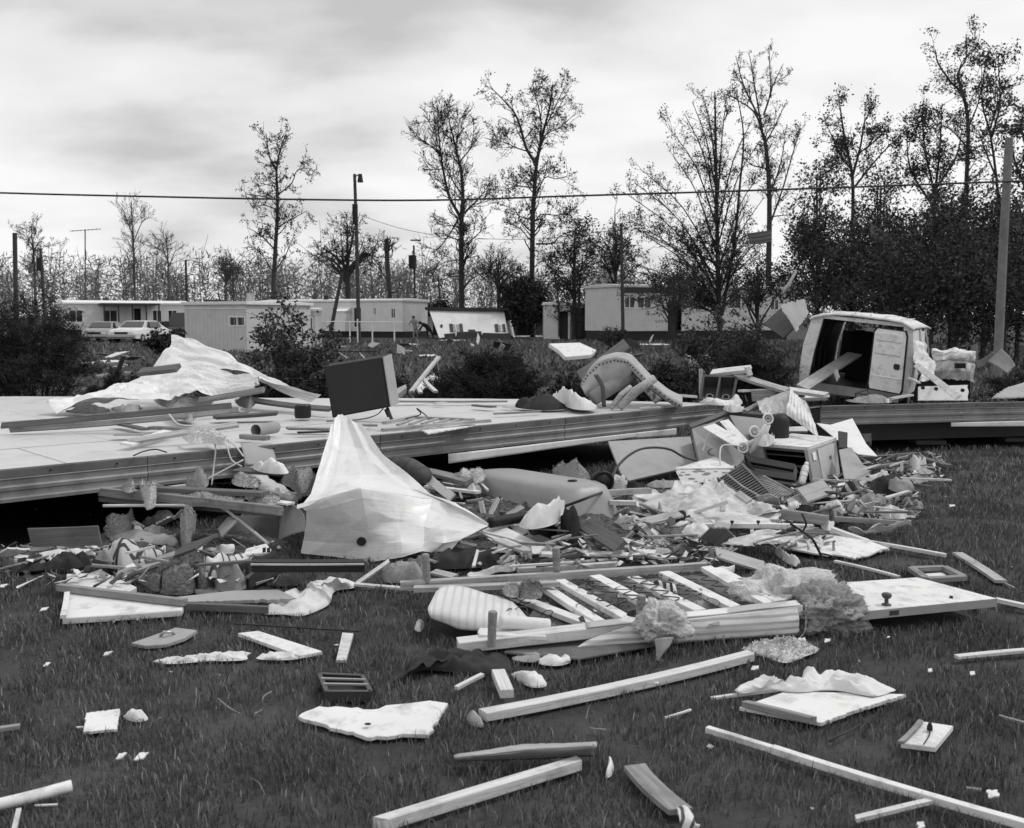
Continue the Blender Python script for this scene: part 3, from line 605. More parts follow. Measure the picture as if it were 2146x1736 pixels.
# right-hand grove
grove = [
 ('leafy tree with tall rounded crown left of the grove', 62, [([(1190, 1500), (1190, 1050), (1188, 800), (1155, 640), (1130, 480), (1120, 400)], .22, .03), ([(1188, 800), (1230, 640), (1250, 520), (1300, 450)], .12, .03), ([(1180, 760), (1120, 680), (1070, 560)], .09, .03), ([(1200, 700), (1300, 620), (1370, 560)], .08, .03), ([(1200, 850), (1320, 700), (1420, 600)], .1, .03)], 2.2),
 ('leafy tree with V-shaped limbs in the middle of the grove', 58, [([(1590, 1500), (1600, 950), (1625, 700), (1640, 430)], .2, .03), ([(1605, 900), (1550, 640), (1540, 440)], .1, .03), ([(1610, 860), (1710, 700), (1740, 560)], .1, .03), ([(1600, 960), (1480, 760), (1460, 560)], .1, .03)], 2.4),
 ('tallest grove tree with crooked forked top', 64, [([(1755, 1500), (1758, 950), (1772, 570), (1745, 390), (1690, 330), (1620, 230), (1605, 160)], .26, .03), ([(1745, 390), (1720, 280), (1762, 200), (1760, 80)], .14, .03), ([(1760, 200), (1810, 150), (1830, 80)], .06, .02), ([(1770, 560), (1830, 400), (1840, 250)], .08, .02), ([(1765, 650), (1680, 560), (1600, 540)], .08, .02)], 1.5),
 ('slim leafy tree just left of the big grey pole', 50, [([(1935, 1500), (1925, 950), (1885, 600), (1840, 420), (1860, 210)], .14, .02), ([(1890, 600), (1930, 430), (1920, 200)], .09, .02), ([(1880, 560), (1950, 350), (1985, 290)], .07, .02), ([(1910, 800), (1850, 650), (1820, 560)], .07, .02)], 1.8),
 ('leafy tree at the right edge behind the big grey pole', 46, [([(2080, 1600), (2075, 1000), (2070, 700), (2100, 420)], .16, .03), ([(2075, 900), (2000, 700), (1990, 560)], .09, .02), ([(2080, 700), (2040, 560), (2060, 420)], .08, .02)], 2.6)]
for lab, dep, lim, lf in grove:
    tree('grove_tree', lab, F7, dep, lim, opt(leaf=lf*2.2, gap=(.48, .4, .36), len=(1.8, 1.0, .6), tstart=.3, rmin=.014, lspread=.2), leaf=.22, group='trees in the right-hand grove')
random.seed(9)
for i, (px, ty, half, dep, lab) in enumerate(((1010, 790, 150, 48, 'dense low tree filling the gap right of the dead-topped tree'), (1180, 1080, 150, 44, 'dense dark tree directly above the wrecked van roof'), (1330, 850, 170, 50, 'dense tree with rounded crown crossing the wire above the van'),
     (1500, 1010, 160, 42, 'very dark thicket tree behind the right side of the van'), (1680, 900, 160, 46, 'dark dense tree left of the big grey pole'), (1850, 960, 150, 40, 'dark thicket tree right behind the big grey pole'), (2020, 900, 150, 40, 'dark thicket tree at the right picture edge'), (1420, 1180, 190, 36, 'low crooked-limbed dark tree close behind the van'), (1700, 1250, 190, 34, 'low black bush-like tree behind the white car part'), (1950, 1250, 190, 34, 'low black bush-like tree at the foot of the big pole'))):
    tree('thicket_tree', lab, F7, dep, spread(px, 1640, ty, half, 10, .16), opt(leaf=2.8, gap=(.45, .36, .34), len=(1.9, 1.1, .6), tstart=.05, rmin=.014, lspread=.3, up=(.08, .05, 0)), leaf=.23, leafmat='leaf_dark' if i in (1, 3, 5, 7, 8, 9) else 'leaf', group='dark thicket behind the van')
# far wood: one mass, its haze put into a lighter twig grey
wd = Wood(); random.seed(3)
for i in range(260):
    x = rng.uniform(-120, 60); y = rng.uniform(150, 215); z = rng.uniform(8, 12.5)*(1.12 if x < -88 else 1)*(.8 if x > 0 else 1)
    wd.branch([(x, y, 0), (x+rng.normal()*.4, y, z*.5), (x+rng.normal()*.8, y, z)], .16, .04, 4)
    for q in range(30):
        f = rng.uniform(.12, 1); d = np.array([rng.normal()*1.5, rng.normal()*1.2, abs(rng.normal())*1.5]); p = np.array([x, y, z*f*.92]); wd.branch([p, p+d*.5, p+d+rng.normal(size=3)*.3], .06, .025, 3)
    wd.leaves(np.stack([rng.normal(size=190)*2.2+x, rng.normal(size=190)*1.5+y, rng.uniform(.02, .98, 190)*z], 1))
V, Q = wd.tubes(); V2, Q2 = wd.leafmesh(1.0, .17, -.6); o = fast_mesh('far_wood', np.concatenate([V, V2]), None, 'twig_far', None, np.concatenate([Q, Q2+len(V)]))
tag(o, 'haze-toned grey line of distant woods along the horizon', 'woods', kind='stuff')

# ------------------------------------------------------------------ shrubs
def shrub(name, label, c, rx, ry, h, nst, leaf, m, dens=9, cat='shrub', group=None, needle=False, spread_=1.0, stemr=.012):
    wd = Wood(); c = Vector(c)
    for i in range(nst):
        a = rng.uniform(0, 2*math.pi); f = math.sqrt(rng.random()); tip = np.array([math.cos(a)*rx*f*spread_, math.sin(a)*ry*f*spread_, h*(1-.55*f*f)*rng.uniform(.6, 1.05)])
        b = np.array([math.cos(a)*rx*f*.25, math.sin(a)*ry*f*.25, 0]); mid = (b+tip)*.5+rng.normal(size=3)*.06*h+np.array([0, 0, h*.12])
        P = crom([b, mid, tip], 4); wd.branch(P, stemr, stemr*.4, 4); m_ = dens
        for q in range(m_):
            t = rng.uniform(.25, 1)*8; k = min(int(t), 7); p = P[k]+(P[k+1]-P[k])*(t-k); d = rng.normal(size=3); d /= np.linalg.norm(d); d[2] = abs(d[2])*.6; ln = h*.18*rng.uniform(.5, 1.3)
            wd.branch([p, p+d*ln*.5, p+d*ln], stemr*.4, stemr*.2, 3); nl = 15 if needle else 6
            tt = rng.random((nl, 1)); wd.leaves(p+d*ln*tt+rng.normal(size=(nl, 3))*(.015 if needle else leaf*.5))
    t = empty(name, c, label, cat, group); V, Q = wd.tubes(); fast_mesh('stems', V, None, 'bark', t, Q)
    V, Q = wd.leafmesh(leaf, .13 if needle else .65); fast_mesh('foliage', V, None, m, t, Q); return t
shrub('evergreen_shrub', 'big black evergreen mass at the left edge behind the floor deck', (-8.15, 17.5, 0), .95, 1.2, 2.3, 46, .10, 'needle', 34, needle=True)
shrub('evergreen_shrub', 'lower dark evergreen in front of the parked cars, right of the big black one', (-7.0, 18.0, 0), .5, .7, .85, 22, .09, 'needle', 26, needle=True)
shrub('broadleaf_sapling', 'leafy many-stemmed sapling in front of the grey gable-ended home', (-4.15, 19.5, 0), 1.0, .8, 2.25, 22, .085, 'leaf', 22)
shrub('dark_shrub', 'low dark shrub at the foot of the leafy sapling', (-3.9, 18.6, 0), 1.1, .9, .95, 40, .075, 'leaf_dark', 30)
shrub('dark_shrub', 'low rounded shrub behind the upright dark box', (-2.5, 18.8, 0), .7, .7, .85, 26, .07, 'leaf_dark', 26)
shrub('juniper_shrub', 'wide black juniper with spiky tips in the middle behind the deck', (-.35, 17.3, 0), 1.05, .9, 1.2, 60, .095, 'needle', 34, needle=True)
shrub('juniper_shrub', 'low black juniper left of the wide one', (-1.1, 16.6, 0), .5, .6, .9, 24, .09, 'needle', 24, needle=True)
shrub('leafy_shrub', 'thin leafy shrub behind the sofa, next to the pale flat sheet', (1.7, 17.2, 0), .7, .6, 1.15, 26, .07, 'leaf', 16)
shrub('juniper_shrub', 'dark evergreen bush just left of the wrecked van', (4.55, 19.3, 0), .8, .8, 1.35, 40, .1, 'needle', 30, needle=True)
shrub('juniper_shrub', 'low dark evergreen between the sofa and the black sink', (3.15, 19.5, 0), .7, .7, .9, 30, .09, 'needle', 24, needle=True)
shrub('juniper_shrub', 'black evergreen bush at the right edge beyond the second deck', (9.7, 18.2, 0), 1.4, .8, 1.0, 50, .09, 'needle', 28, needle=True)
shrub('leafy_shrub', 'twiggy shrub under the fan-shaped maple', (5.6, 27, 0), 1.5, .8, 2.2, 30, .09, 'leaf', 20)
shrub('round_bush', 'dense round bush beside the tallest trunk', R2.d(1345, 960, 84), 2.2, 1.8, 5.3, 70, .3, 'leaf_dark', 22, stemr=.04)
shrub('dark_shrub', 'dark bush at the foot of the far white home', R1.d(1035, 1110, 36), .7, .6, 1.2, 24, .14, 'leaf_dark', 14)

shrub('dark_shrub', 'dark brush clump behind the sofa and fence board', (2.75, 18.2, 0), .8, .6, .95, 36, .075, 'leaf_dark', 26)
shrub('dark_shrub', 'dark brush right behind the broken chair frame', (.95, 18.0, 0), .35, .5, .8, 20, .07, 'leaf_dark', 20)
shrub('dark_shrub', 'low brush tuft on the far left lawn before the pale car', (-7.6, 21.5, 0), .7, .5, .5, 24, .08, 'leaf_dark', 16)
shrub('dark_shrub', 'low brush tuft behind the peaked corner of the deck sheet', (-5.9, 20.5, 0), .6, .5, .55, 24, .08, 'leaf_dark', 16)
shrub('leafy_shrub', 'thin brush in front of the far white home porch', R2.g(1900, 1040), 1.2, .8, 1.3, 30, .1, 'leaf', 10)
shrub('leafy_shrub', 'leafy brush left of the torn panel and the van', (5.3, 24, 0), 1.0, .8, 1.6, 30, .09, 'leaf', 14)

tree('leafy_tree', 'small leafy tree screening the doorway of the far white home', R3, 52, spread(300, 830, 480, 120, 9, .14), opt(leaf=1.4, gap=(.5, .38, .34), len=(1.4, .9, .5), tstart=.2, rmin=.012, depth=1.5), leaf=.2)
tree('leafy_tree', 'leafy tree screening the right end of the far white home', R3, 50, spread(740, 860, 430, 150, 10, .16), opt(leaf=1.8, gap=(.5, .38, .34), len=(1.5, .9, .5), tstart=.15, rmin=.012, depth=1.5), leaf=.2)
# ------------------------------------------------------------------ mobile homes in the background
def wall_frame(p0, p1):
    """matrix of a wall from p0 to p1 (ground points): x along, y outwards (towards the camera), z up"""
    x = Vector((p1.x-p0.x, p1.y-p0.y, 0)); L_ = x.length; x.normalize(); y = Vector((x.y, -x.x, 0)); return Matrix.Translation((p0.x, p0.y, 0)) @ Matrix((x, y, Vector((0, 0, 1)))).transposed().to_4x4(), L_
def home(name, label, p0, p1, depth, z0, z1, m='white_siding', lap=0.0, roof='trim', wins=(), doors=(), skirt='black', over=.12, slope=0.25, cat='mobile home'):
    """p0,p1: front wall foot, left to right; wins: (x0,x1,z0,z1,shutters) ; all in metres along the wall"""
    M, L_ = wall_frame(p0, p1); t = empty(name, M.translation, label, cat, rot=M.to_3x3())
    ops = sorted([(w_[0], w_[1], w_[2], w_[3]) for w_ in wins]+[(d_[0], d_[1], z0, d_[2]) for d_ in doors])
    mb = MB(); xs = sorted(set([0, L_]+[v for o in ops for v in o[:2]])); th = .12
    for a, b in zip(xs[:-1], xs[1:]):            # wall built round the openings
        here = [o for o in ops if o[0] <= a+1e-6 and o[1] >= b-1e-6]; zs = z0
        for o in sorted(here, key=lambda o: o[2]):
            if o[2] > zs+.01: mb.box(a, b, -th, 0, zs, o[2])
            zs = o[3]
        if zs < z1: mb.box(a, b, -th, 0, zs, z1)
    mb.box(0, th, -depth, -th, z0, z1); mb.box(L_-th, L_, -depth, -th, z0, z1); mb.box(th, L_-th, -depth, -depth+th, z0, z1)
    wl = mb.build('wall', m, t, world=False)
    if lap:
        n = int((z1-z0)/lap); lb = MB()
        for i in range(n):
            zz0 = z0+i*lap
            for a, b in zip(xs[:-1], xs[1:]):
                if any(o[0] <= a+1e-6 and o[1] >= b-1e-6 and o[2] < zz0+lap and o[3] > zz0 for o in ops): continue
                lb.hexa([(a, .001, zz0+.004), (b, .001, zz0+.004), (b, .022, zz0+.004), (a, .022, zz0+.004), (a, .001, zz0+lap), (b, .001, zz0+lap), (b, .006, zz0+lap), (a, .006, zz0+lap)])
        lb.build('lap_siding', m, wl, world=False, kind='stuff')
    rb = MB(); rb.hexa([(-over, -depth-over, z1), (L_+over, -depth-over, z1), (L_+over, over, z1), (-over, over, z1), (-over, -depth-over, z1+.14), (L_+over, -depth-over, z1+.14), (L_+over, over, z1+.14), (-over, over, z1+.14)])
    rb.hexa([(-over*.5, -depth-over*.5, z1+.141), (L_+over*.5, -depth-over*.5, z1+.141), (L_+over*.5, over*.5, z1+.141), (-over*.5, over*.5, z1+.141), (-over*.5, -depth*.5-.1, z1+.141+slope), (L_+over*.5, -depth*.5-.1, z1+.141+slope), (L_+over*.5, -depth*.5, z1+.141+slope), (-over*.5, -depth*.5, z1+.141+slope)])
    rb.build('roof', roof, t, world=False)
    if z0 > 0.05: MB().box(.05, L_-.05, -depth+.05, -.06, -.02, z0).build('skirting', skirt, t, world=False)
    for (a, b, c, d, sh) in wins:
        wn = MB().box(a, b, -th*.8, -th*.5, c, d).build('window', 'glass', t, world=False); f = MB(); e_ = .06
        f.box(a, b, -th*.4, .02, c, c+e_); f.box(a, b, -th*.4, .02, d-e_, d); f.box(a, a+e_, -th*.4, .018, c+e_, d-e_); f.box(b-e_, b, -th*.4, .018, c+e_, d-e_); f.box((a+b)/2-.025, (a+b)/2+.025, -th*.4, .012, c+e_, d-e_); f.build('frame', 'trim', wn, world=False)
        MB().box(a+.06, (a+b)/2-.1, -th-.08, -th-.04, c, d).build('curtain', 'curtain', wn, world=False)
        if sh:
            for q in (a-.36, b+.04): MB().box(q, q+.32, .003, .045, c-.03, d+.03).build('shutter', 'shutter', t, world=False)
    for (a, b, d) in doors:
        dr = MB().box(a+.05, b-.05, -th-.5, -th-.45, z0, d-.05).build('door', 'shutter', t, world=False); MB().box(a, a+.05, -th, .03, z0, d).box(b-.05, b, -th, .03, z0, d).box(a, b, -th, .03, d-.05, d).build('frame', 'trim', dr, world=False)
    return t
def gr(fr, x, dep): p = fr.d(x, 700, dep); return Vector((p.x, dep, 0))
# long home behind the cars
p0, p1 = gr(R1, 395, 98), gr(R1, 1180, 104); k = (p1-p0).length/785
t = home('mobile_home', 'long low white mobile home with dark awning behind the parked cars at left', p0, p1, 4, .5, 2.95, wins=[(k*w0, k*w1, 1.2, 2.4, 0) for w0, w1 in ((30, 110), (230, 320), (540, 600), (640, 700))], doors=[(k*420, k*470, 2.6)])
mb = MB().box(k*205, k*560, -.2, 2.2, 2.86, 3.02); mb.build('awning', 'roof_dark', t, world=False)
for q in (215, 300, 385, 470, 550): MB().box(k*q, k*q+.12, 2.0, 2.12, 0, 2.86).build('awning_post', 'roof_dark', t, world=False)
for q in (440, 480): MB().box(k*q, k*q+.7, 1.2, 1.35, .2, 1.0).build('railing', 'board_grey', t, world=False)
# gable-ended home
p0, p1 = gr(R1, 1145, 52), gr(R1, 1530, 50.5); k = (p1-p0).length/385
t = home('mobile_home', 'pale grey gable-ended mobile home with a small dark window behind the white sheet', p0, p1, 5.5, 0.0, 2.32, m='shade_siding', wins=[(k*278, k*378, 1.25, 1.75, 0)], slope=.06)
MB().box(k*0, (p1-p0).length, .002, .03, 2.10, 2.14).build('batten', 'trim', t, world=False)
vb = MB()
for q in range(1, 16): vb.box((p1-p0).length*q/16-.006, (p1-p0).length*q/16+.006, .001, .009, .02, 2.1)
vb.build('panel_rib', 'shade_siding', t, world=False, kind='stuff')
MB().box(k*45, k*130, -1.6, -.9, 2.5, 2.58).build('roof_vent', 'black', t, world=False)
MB().tube([(k*300, -1.5, 2.4), (k*300, -1.5, 2.9)], .2, 10).build('chimney', 'steel', t, world=False)
p0, p1 = gr(R1, 1560, 55), gr(R1, 2000, 56); k = (p1-p0).length/440
t = home('lean_to', 'white flat-roofed lean-to joined to the gable-ended home behind the sapling', p0, p1, 3, 0.0, 2.02, wins=[(k*330, k*385, 1.0, 1.7, 0)], slope=.05, cat='lean-to')
MB().box(k*395, k*415, .002, .04, 0, 1.9).box(k*310, k*322, .002, .04, 0, 1.9).build('corner_trim', 'trim', t, world=False)
# clapboard home
p0, p1 = gr(R1, 1600, 93), gr(R2, 585, 86); k = (p1-p0).length/902
def kx(x): return k*(x+313)     # R2 x -> metres along the wall
t = home('mobile_home', 'white clapboard mobile home with dark shuttered windows behind the lamp pole', p0, p1, 4, .5, 3.02, lap=.22, slope=.12,
  wins=[(kx(170), kx(192), 1.35, 2.55, 0), (kx(300), kx(350), 1.3, 2.55, 0), (kx(418), kx(438), 1.9, 2.55, 0), (kx(522), kx(550), 1.6, 2.45, 0)], doors=[(kx(-120), kx(-60), 2.5)])
MB().box(kx(225), kx(285), .05, .9, .5, 2.2).hexa([(kx(218), .0, 2.2), (kx(292), .0, 2.2), (kx(292), 1.0, 2.2), (kx(218), 1.0, 2.2), (kx(218), 0, 2.55), (kx(292), 0, 2.55), (kx(292), .1, 2.55), (kx(218), .1, 2.55)]).build('entry_hood', 'trim', t, world=False)
MB().tube([(kx(80), -1.2, 3.1), (kx(80), -1.2, 3.6)], .22, 8).build('chimney', 'black', t, world=False)
# dark roofed carport behind it
p0, p1 = gr(R2, 592, 97), gr(R2, 1470, 97); t = empty('carport', p0, 'long low dark-roofed carport behind the toppled white house', 'carport'); L_ = (p1-p0).length
MB().box(0, L_, 0, 5, 2.15, 2.5).build('roof', 'roof_dark', t, world=False)
for i in range(7): MB().box(L_*i/6.3, L_*i/6.3+.18, .3, .48, 0, 2.15).build('post', 'trim' if i == 0 else 'pole_dark', t, world=False)
MB().box(0, L_, 4.8, 4.95, 0, 2.15).build('back_wall', 'board_dark', t, world=False)
MB().box(.1, L_*.2, 1.2, 1.3, 0, 1.8).build('side_panel', 'white_siding', t, world=False)
for i, (x, lab) in enumerate(((740, 'round dark bush showing over the carport roof, leftmost of three'), (795, 'round dark bush showing over the carport roof, middle of three'), (845, 'round dark bush showing over the carport roof, rightmost of three'))):
    shrub('round_bush', lab, R2.d(x, 960, 104), .85, .8, 4.0, 26, .32, 'leaf_dark', 12, stemr=.05, group='bushes above the carport')
# toppled white house: box leaning, windows low
A_ = [R2.d(815, 985, 79), R2.d(1240, 945, 81), R2.d(1218, 808, 83), R2.d(752, 803, 81)]; back = Vector((.6, 6, -.5))
for p in A_[:2]: p.z = max(p.z, .12)
t = empty('toppled_house', (A_[0]+A_[1])/2, 'white house slumped sideways with two shuttered windows near the ground', 'mobile home')
mb = MB(); mb.prism(A_, back); wl = mb.build('wall', 'white_siding', t)
nx = (A_[1]-A_[0]).cross(A_[3]-A_[0]).normalized(); nx = -nx if nx.y > 0 else nx
mb = MB(); top = [A_[3]+Vector((-.3, -.3, .02)), A_[2]+Vector((.4, -.3, .02)), A_[2]+back+Vector((.4, .3, .35)), A_[3]+back+Vector((-.3, .3, .35))]; mb.prism(top, (0, 0, .22)); mb.build('roof', 'roof_dark', t)
def onw(x, y, e_): return R2.d(x, y, 80.3)+nx*e_
def quad_on(pts, e_, th, name, m, par):
    q = []
    for x, y in pts:
        r = ray(*R2.px(x, y)); s_ = (A_[0]-CAM).dot(nx)/r.dot(nx); q.append(CAM+r*s_+nx*e_)
    return MB().prism(q, nx*th).build(name, m, par)
for (c, s1, s2) in (((896, 940, 893, 940), (878, 897), (939, 958)), ((1178, 1210, 895, 940), (1160, 1179), (1209, 1224))):
    wn = quad_on([(c[0], c[2]), (c[1], c[2]+2), (c[1]+5, c[3]), (c[0]+5, c[3])], .01, .03, 'window', 'curtain', t)
    for a, b in (s1, s2): quad_on([(a, c[2]-2), (b, c[2]-2), (b+6, c[3]), (a+6, c[3])], .012, .06, 'shutter', 'shutter', t)
    quad_on([(c[0]+18, c[2]), (c[0]+22, c[2]), (c[0]+27, c[3]), (c[0]+23, c[3])], .045, .02, 'frame', 'trim', wn)
quad_on([(995, 926), (1038, 926), (1040, 937), (997, 937)], .01, .03, 'vent', 'black', t)
quad_on([(822, 895), (836, 895), (836, 912), (822, 912)], .01, .05, 'lamp', 'black', t)
for pts, lab in (([(925, 940), (1075, 935), (1085, 985), (915, 988)], 'dark wooden steps lying against the slumped white house'), ([(1085, 945), (1260, 950), (1265, 982), (1080, 984)], 'low black crate row right of the steps by the slumped house'), ([(845, 952), (912, 945), (915, 985), (850, 985)], 'dark bin at the left foot of the slumped house')):
    q = [R2.d(x, y, 77) for x, y in pts]
    for p in q[2:]: p.z = 0
    MB().prism(q, (0, 1.0, 0)).build('debris_box', 'board_dark', label=lab, cat='box', group='dark boxes by the slumped house')
# sheds and long home to the right of the tallest tree
p0, p1 = gr(R2, 1468, 80), gr(R2, 1632, 80); k = (p1-p0).length/164
t = home('shed', 'small white shed with grey door right of the tallest trunk', p0, p1, 3, 0, 1.95*1.35, doors=[(k*95, k*155, 2.2)], wins=(), slope=.1, cat='shed')
p0, p1 = gr(R2, 1634, 81), gr(R2, 1800, 81); k = (p1-p0).length/166
t = home('open_shed', 'open-fronted shed with black interior beside the small white shed', p0, p1, 3, 0, 2.7, m='board_grey', doors=[(k*10, k*155, 2.5)], slope=.1, cat='shed')
p0, p1 = gr(R2, 1800, 76), gr(R2, 1922, 76); k = (p1-p0).length/122
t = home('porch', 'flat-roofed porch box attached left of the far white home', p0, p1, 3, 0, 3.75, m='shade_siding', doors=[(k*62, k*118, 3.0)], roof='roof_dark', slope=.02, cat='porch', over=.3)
p0, p1 = gr(R2, 1836, 84), gr(R2, 1925, 84); home('white_box_room', 'white box-like room rising behind the porch', p0, p1, 3, 0, 5.6, slope=.02, cat='room')
p0, p1 = gr(R3, 0, 70), gr(R3, 905, 76); k = (p1-p0).length/905
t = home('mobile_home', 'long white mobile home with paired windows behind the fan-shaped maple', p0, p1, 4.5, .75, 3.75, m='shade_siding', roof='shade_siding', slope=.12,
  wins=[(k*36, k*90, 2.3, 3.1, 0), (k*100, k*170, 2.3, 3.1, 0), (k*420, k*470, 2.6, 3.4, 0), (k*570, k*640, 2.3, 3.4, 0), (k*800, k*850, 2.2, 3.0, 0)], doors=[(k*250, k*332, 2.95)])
MB().box(k*20, k*300, -.02, .05, 3.35, 3.7).build('dark_fascia', 'shutter', t, world=False)

# ------------------------------------------------------------------ poles and wires
def pole(label, fr, pts, dep, r0, r1, m='pole_dark', lean=0):
    P = [fr.d(x, y, dep) for x, y in pts]; P[0].z = -.1; t = empty('utility_pole', (P[0].x, P[0].y, 0), label, 'pole')
    k = 8; P2 = [P[0].lerp(P[-1], i/k) for i in range(k+1)] if len(P) == 2 else P; n = len(P2)
    MB().tube(P2, [r0+(r1-r0)*i/(n-1) for i in range(n)], 12).build('pole', m, t, smooth=False); return t, P
t, P = pole('tall pole with lamp head standing before the clapboard home', R2, [(316, 1010), (300, 300), (288, -45)], 70, .14, .1)
c = R2.d(288, -45, 70); MB().box(c.x-.16, c.x+.16, c.y-.2, c.y+.2, c.z-3.35, c.z-2.0).build('equipment_box', 'black', t)
MB().tube([c+Vector((0, 0, -.2)), c+Vector((.25, 0, -.05)), c+Vector((.38, 0, -.1))], .04, 6).build('lamp_arm', 'black', t); MB().tube([c+Vector((.38, 0, 0)), c+Vector((.38, 0, -.55))], [.12, .2], 10).build('lamp_head', 'black', t)
MB().box(c.x-.1, c.x+.1, c.y-.3, c.y-.15, c.z-10.2, c.z-9.6).build('meter', 'black', t)
pole('leaning bare pole crossing the clapboard home window', R2, [(125, 965), (212, 565)], 72, .14, .12)
t, P = pole('pole with transformer drum behind the carport', R2, [(668, 900), (657, 400)], 110, .13, .1)
c = R2.d(649, 503, 109.6); MB().tube([c+Vector((0, 0, -.7)), c+Vector((0, 0, .7))], .42, 10).build('transformer', 'black', t); MB().box(c.x-.2, c.x+.9, c.y, c.y+.1, c.z+2.2, c.z+2.35).build('bracket', 'black', t)
pole('plain pole between the porch and the tallest tree', R2, [(1962, 1000), (1948, 262)], 66, .12, .095)
pole('short plain pole leaning behind the slumped house', R2, [(832, 800), (812, 615)], 105, .12, .1)
pole('cut-off thick pole at the far left edge', R1, [(98, 900), (92, 322)], 75, .16, .16)
t, P = pole('broken leaning pole next to the cut-off one at far left', R1, [(280, 800), (252, 420)], 80, .13, .1); c = R1.d(243, 500, 79.6); MB().box(c.x-.2, c.x+.15, c.y, c.y+.3, c.z-.7, c.z+.3).build('equipment_box', 'black', t)
pole('short pole standing in the hazy wood above the gable-ended home', R1, [(1160, 800), (1157, 490)], 120, .15, .13)
pole('thinner short pole in the hazy wood right of the gable roof', R1, [(1455, 800), (1450, 560)], 120, .12, .1)
t, P = pole('thick weathered grey pole at the right edge behind the second deck', F7, [(1918, 1780), (1950, 1100), (1978, 605)], 28, .125, .105, 'pole_grey')
# television mast
c = R1.d(530, 900, 118); t = empty('antenna_mast', (c.x, c.y, 0), 'thin television antenna mast above the long white home', 'antenna'); hp = R1.d(530, 300, 118)
MB().tube([(c.x, c.y, 0), hp], .07, 6).build('mast', 'bark_grey', t); mb = MB().tube([hp+Vector((-1.7, 0, -.2)), hp+Vector((1.8, 0, .05))], .04, 4)
for i in range(8): mb.tube([hp+Vector((-1.6+i*.45, -.6, -.19+i*.03)), hp+Vector((-1.6+i*.45, .6, -.19+i*.03))], .02, 4)
mb.build('antenna', 'bark_grey', t)
cable = [O_.d(x, y, d_) for x, y, d_ in ((-250, 394, 30), (0, 404.5, 29.7), (300, 412, 29.3), (600, 418, 29), (900, 420, 28.7), (1200, 411, 28.5), (1500, 402, 28.3), (1800, 392, 28.1), (2106, 381, 27.8), (2400, 372, 27.6))]
cord(cable, .026, 'cord_dark', 'thick dark cable crossing the whole sky to the grey pole', 'cable', 'overhead_cable', k=4)
cord([R2.d(318, 210, 70), R2.d(560, 290, 69), R2.d(800, 335, 68.5), R2.d(1150, 360, 67.5), R2.d(1500, 355, 66.5), R2.d(1948, 300, 66)], .016, 'bark_grey', 'thin faint wire sagging between the lamp pole and the plain pole', 'wire', 'service_wire', k=4)
c0, c1 = R2.d(-100, 872, 68), R2.d(590, 878, 68); t = empty('clothesline', (c0.x, c0.y, 0), 'white clothesline on posts in front of the clapboard home', 'clothesline')
MB().tube([c0, c1], .035, 5).build('line', 'trim', t)
for x in (258, 306, 398, 535): p = R2.d(x, 876, 68); MB().tube([(p.x, p.y, 0), p+Vector((0, 0, .0 if x != 306 else .2))], .05, 6).build('post', 'trim', t)

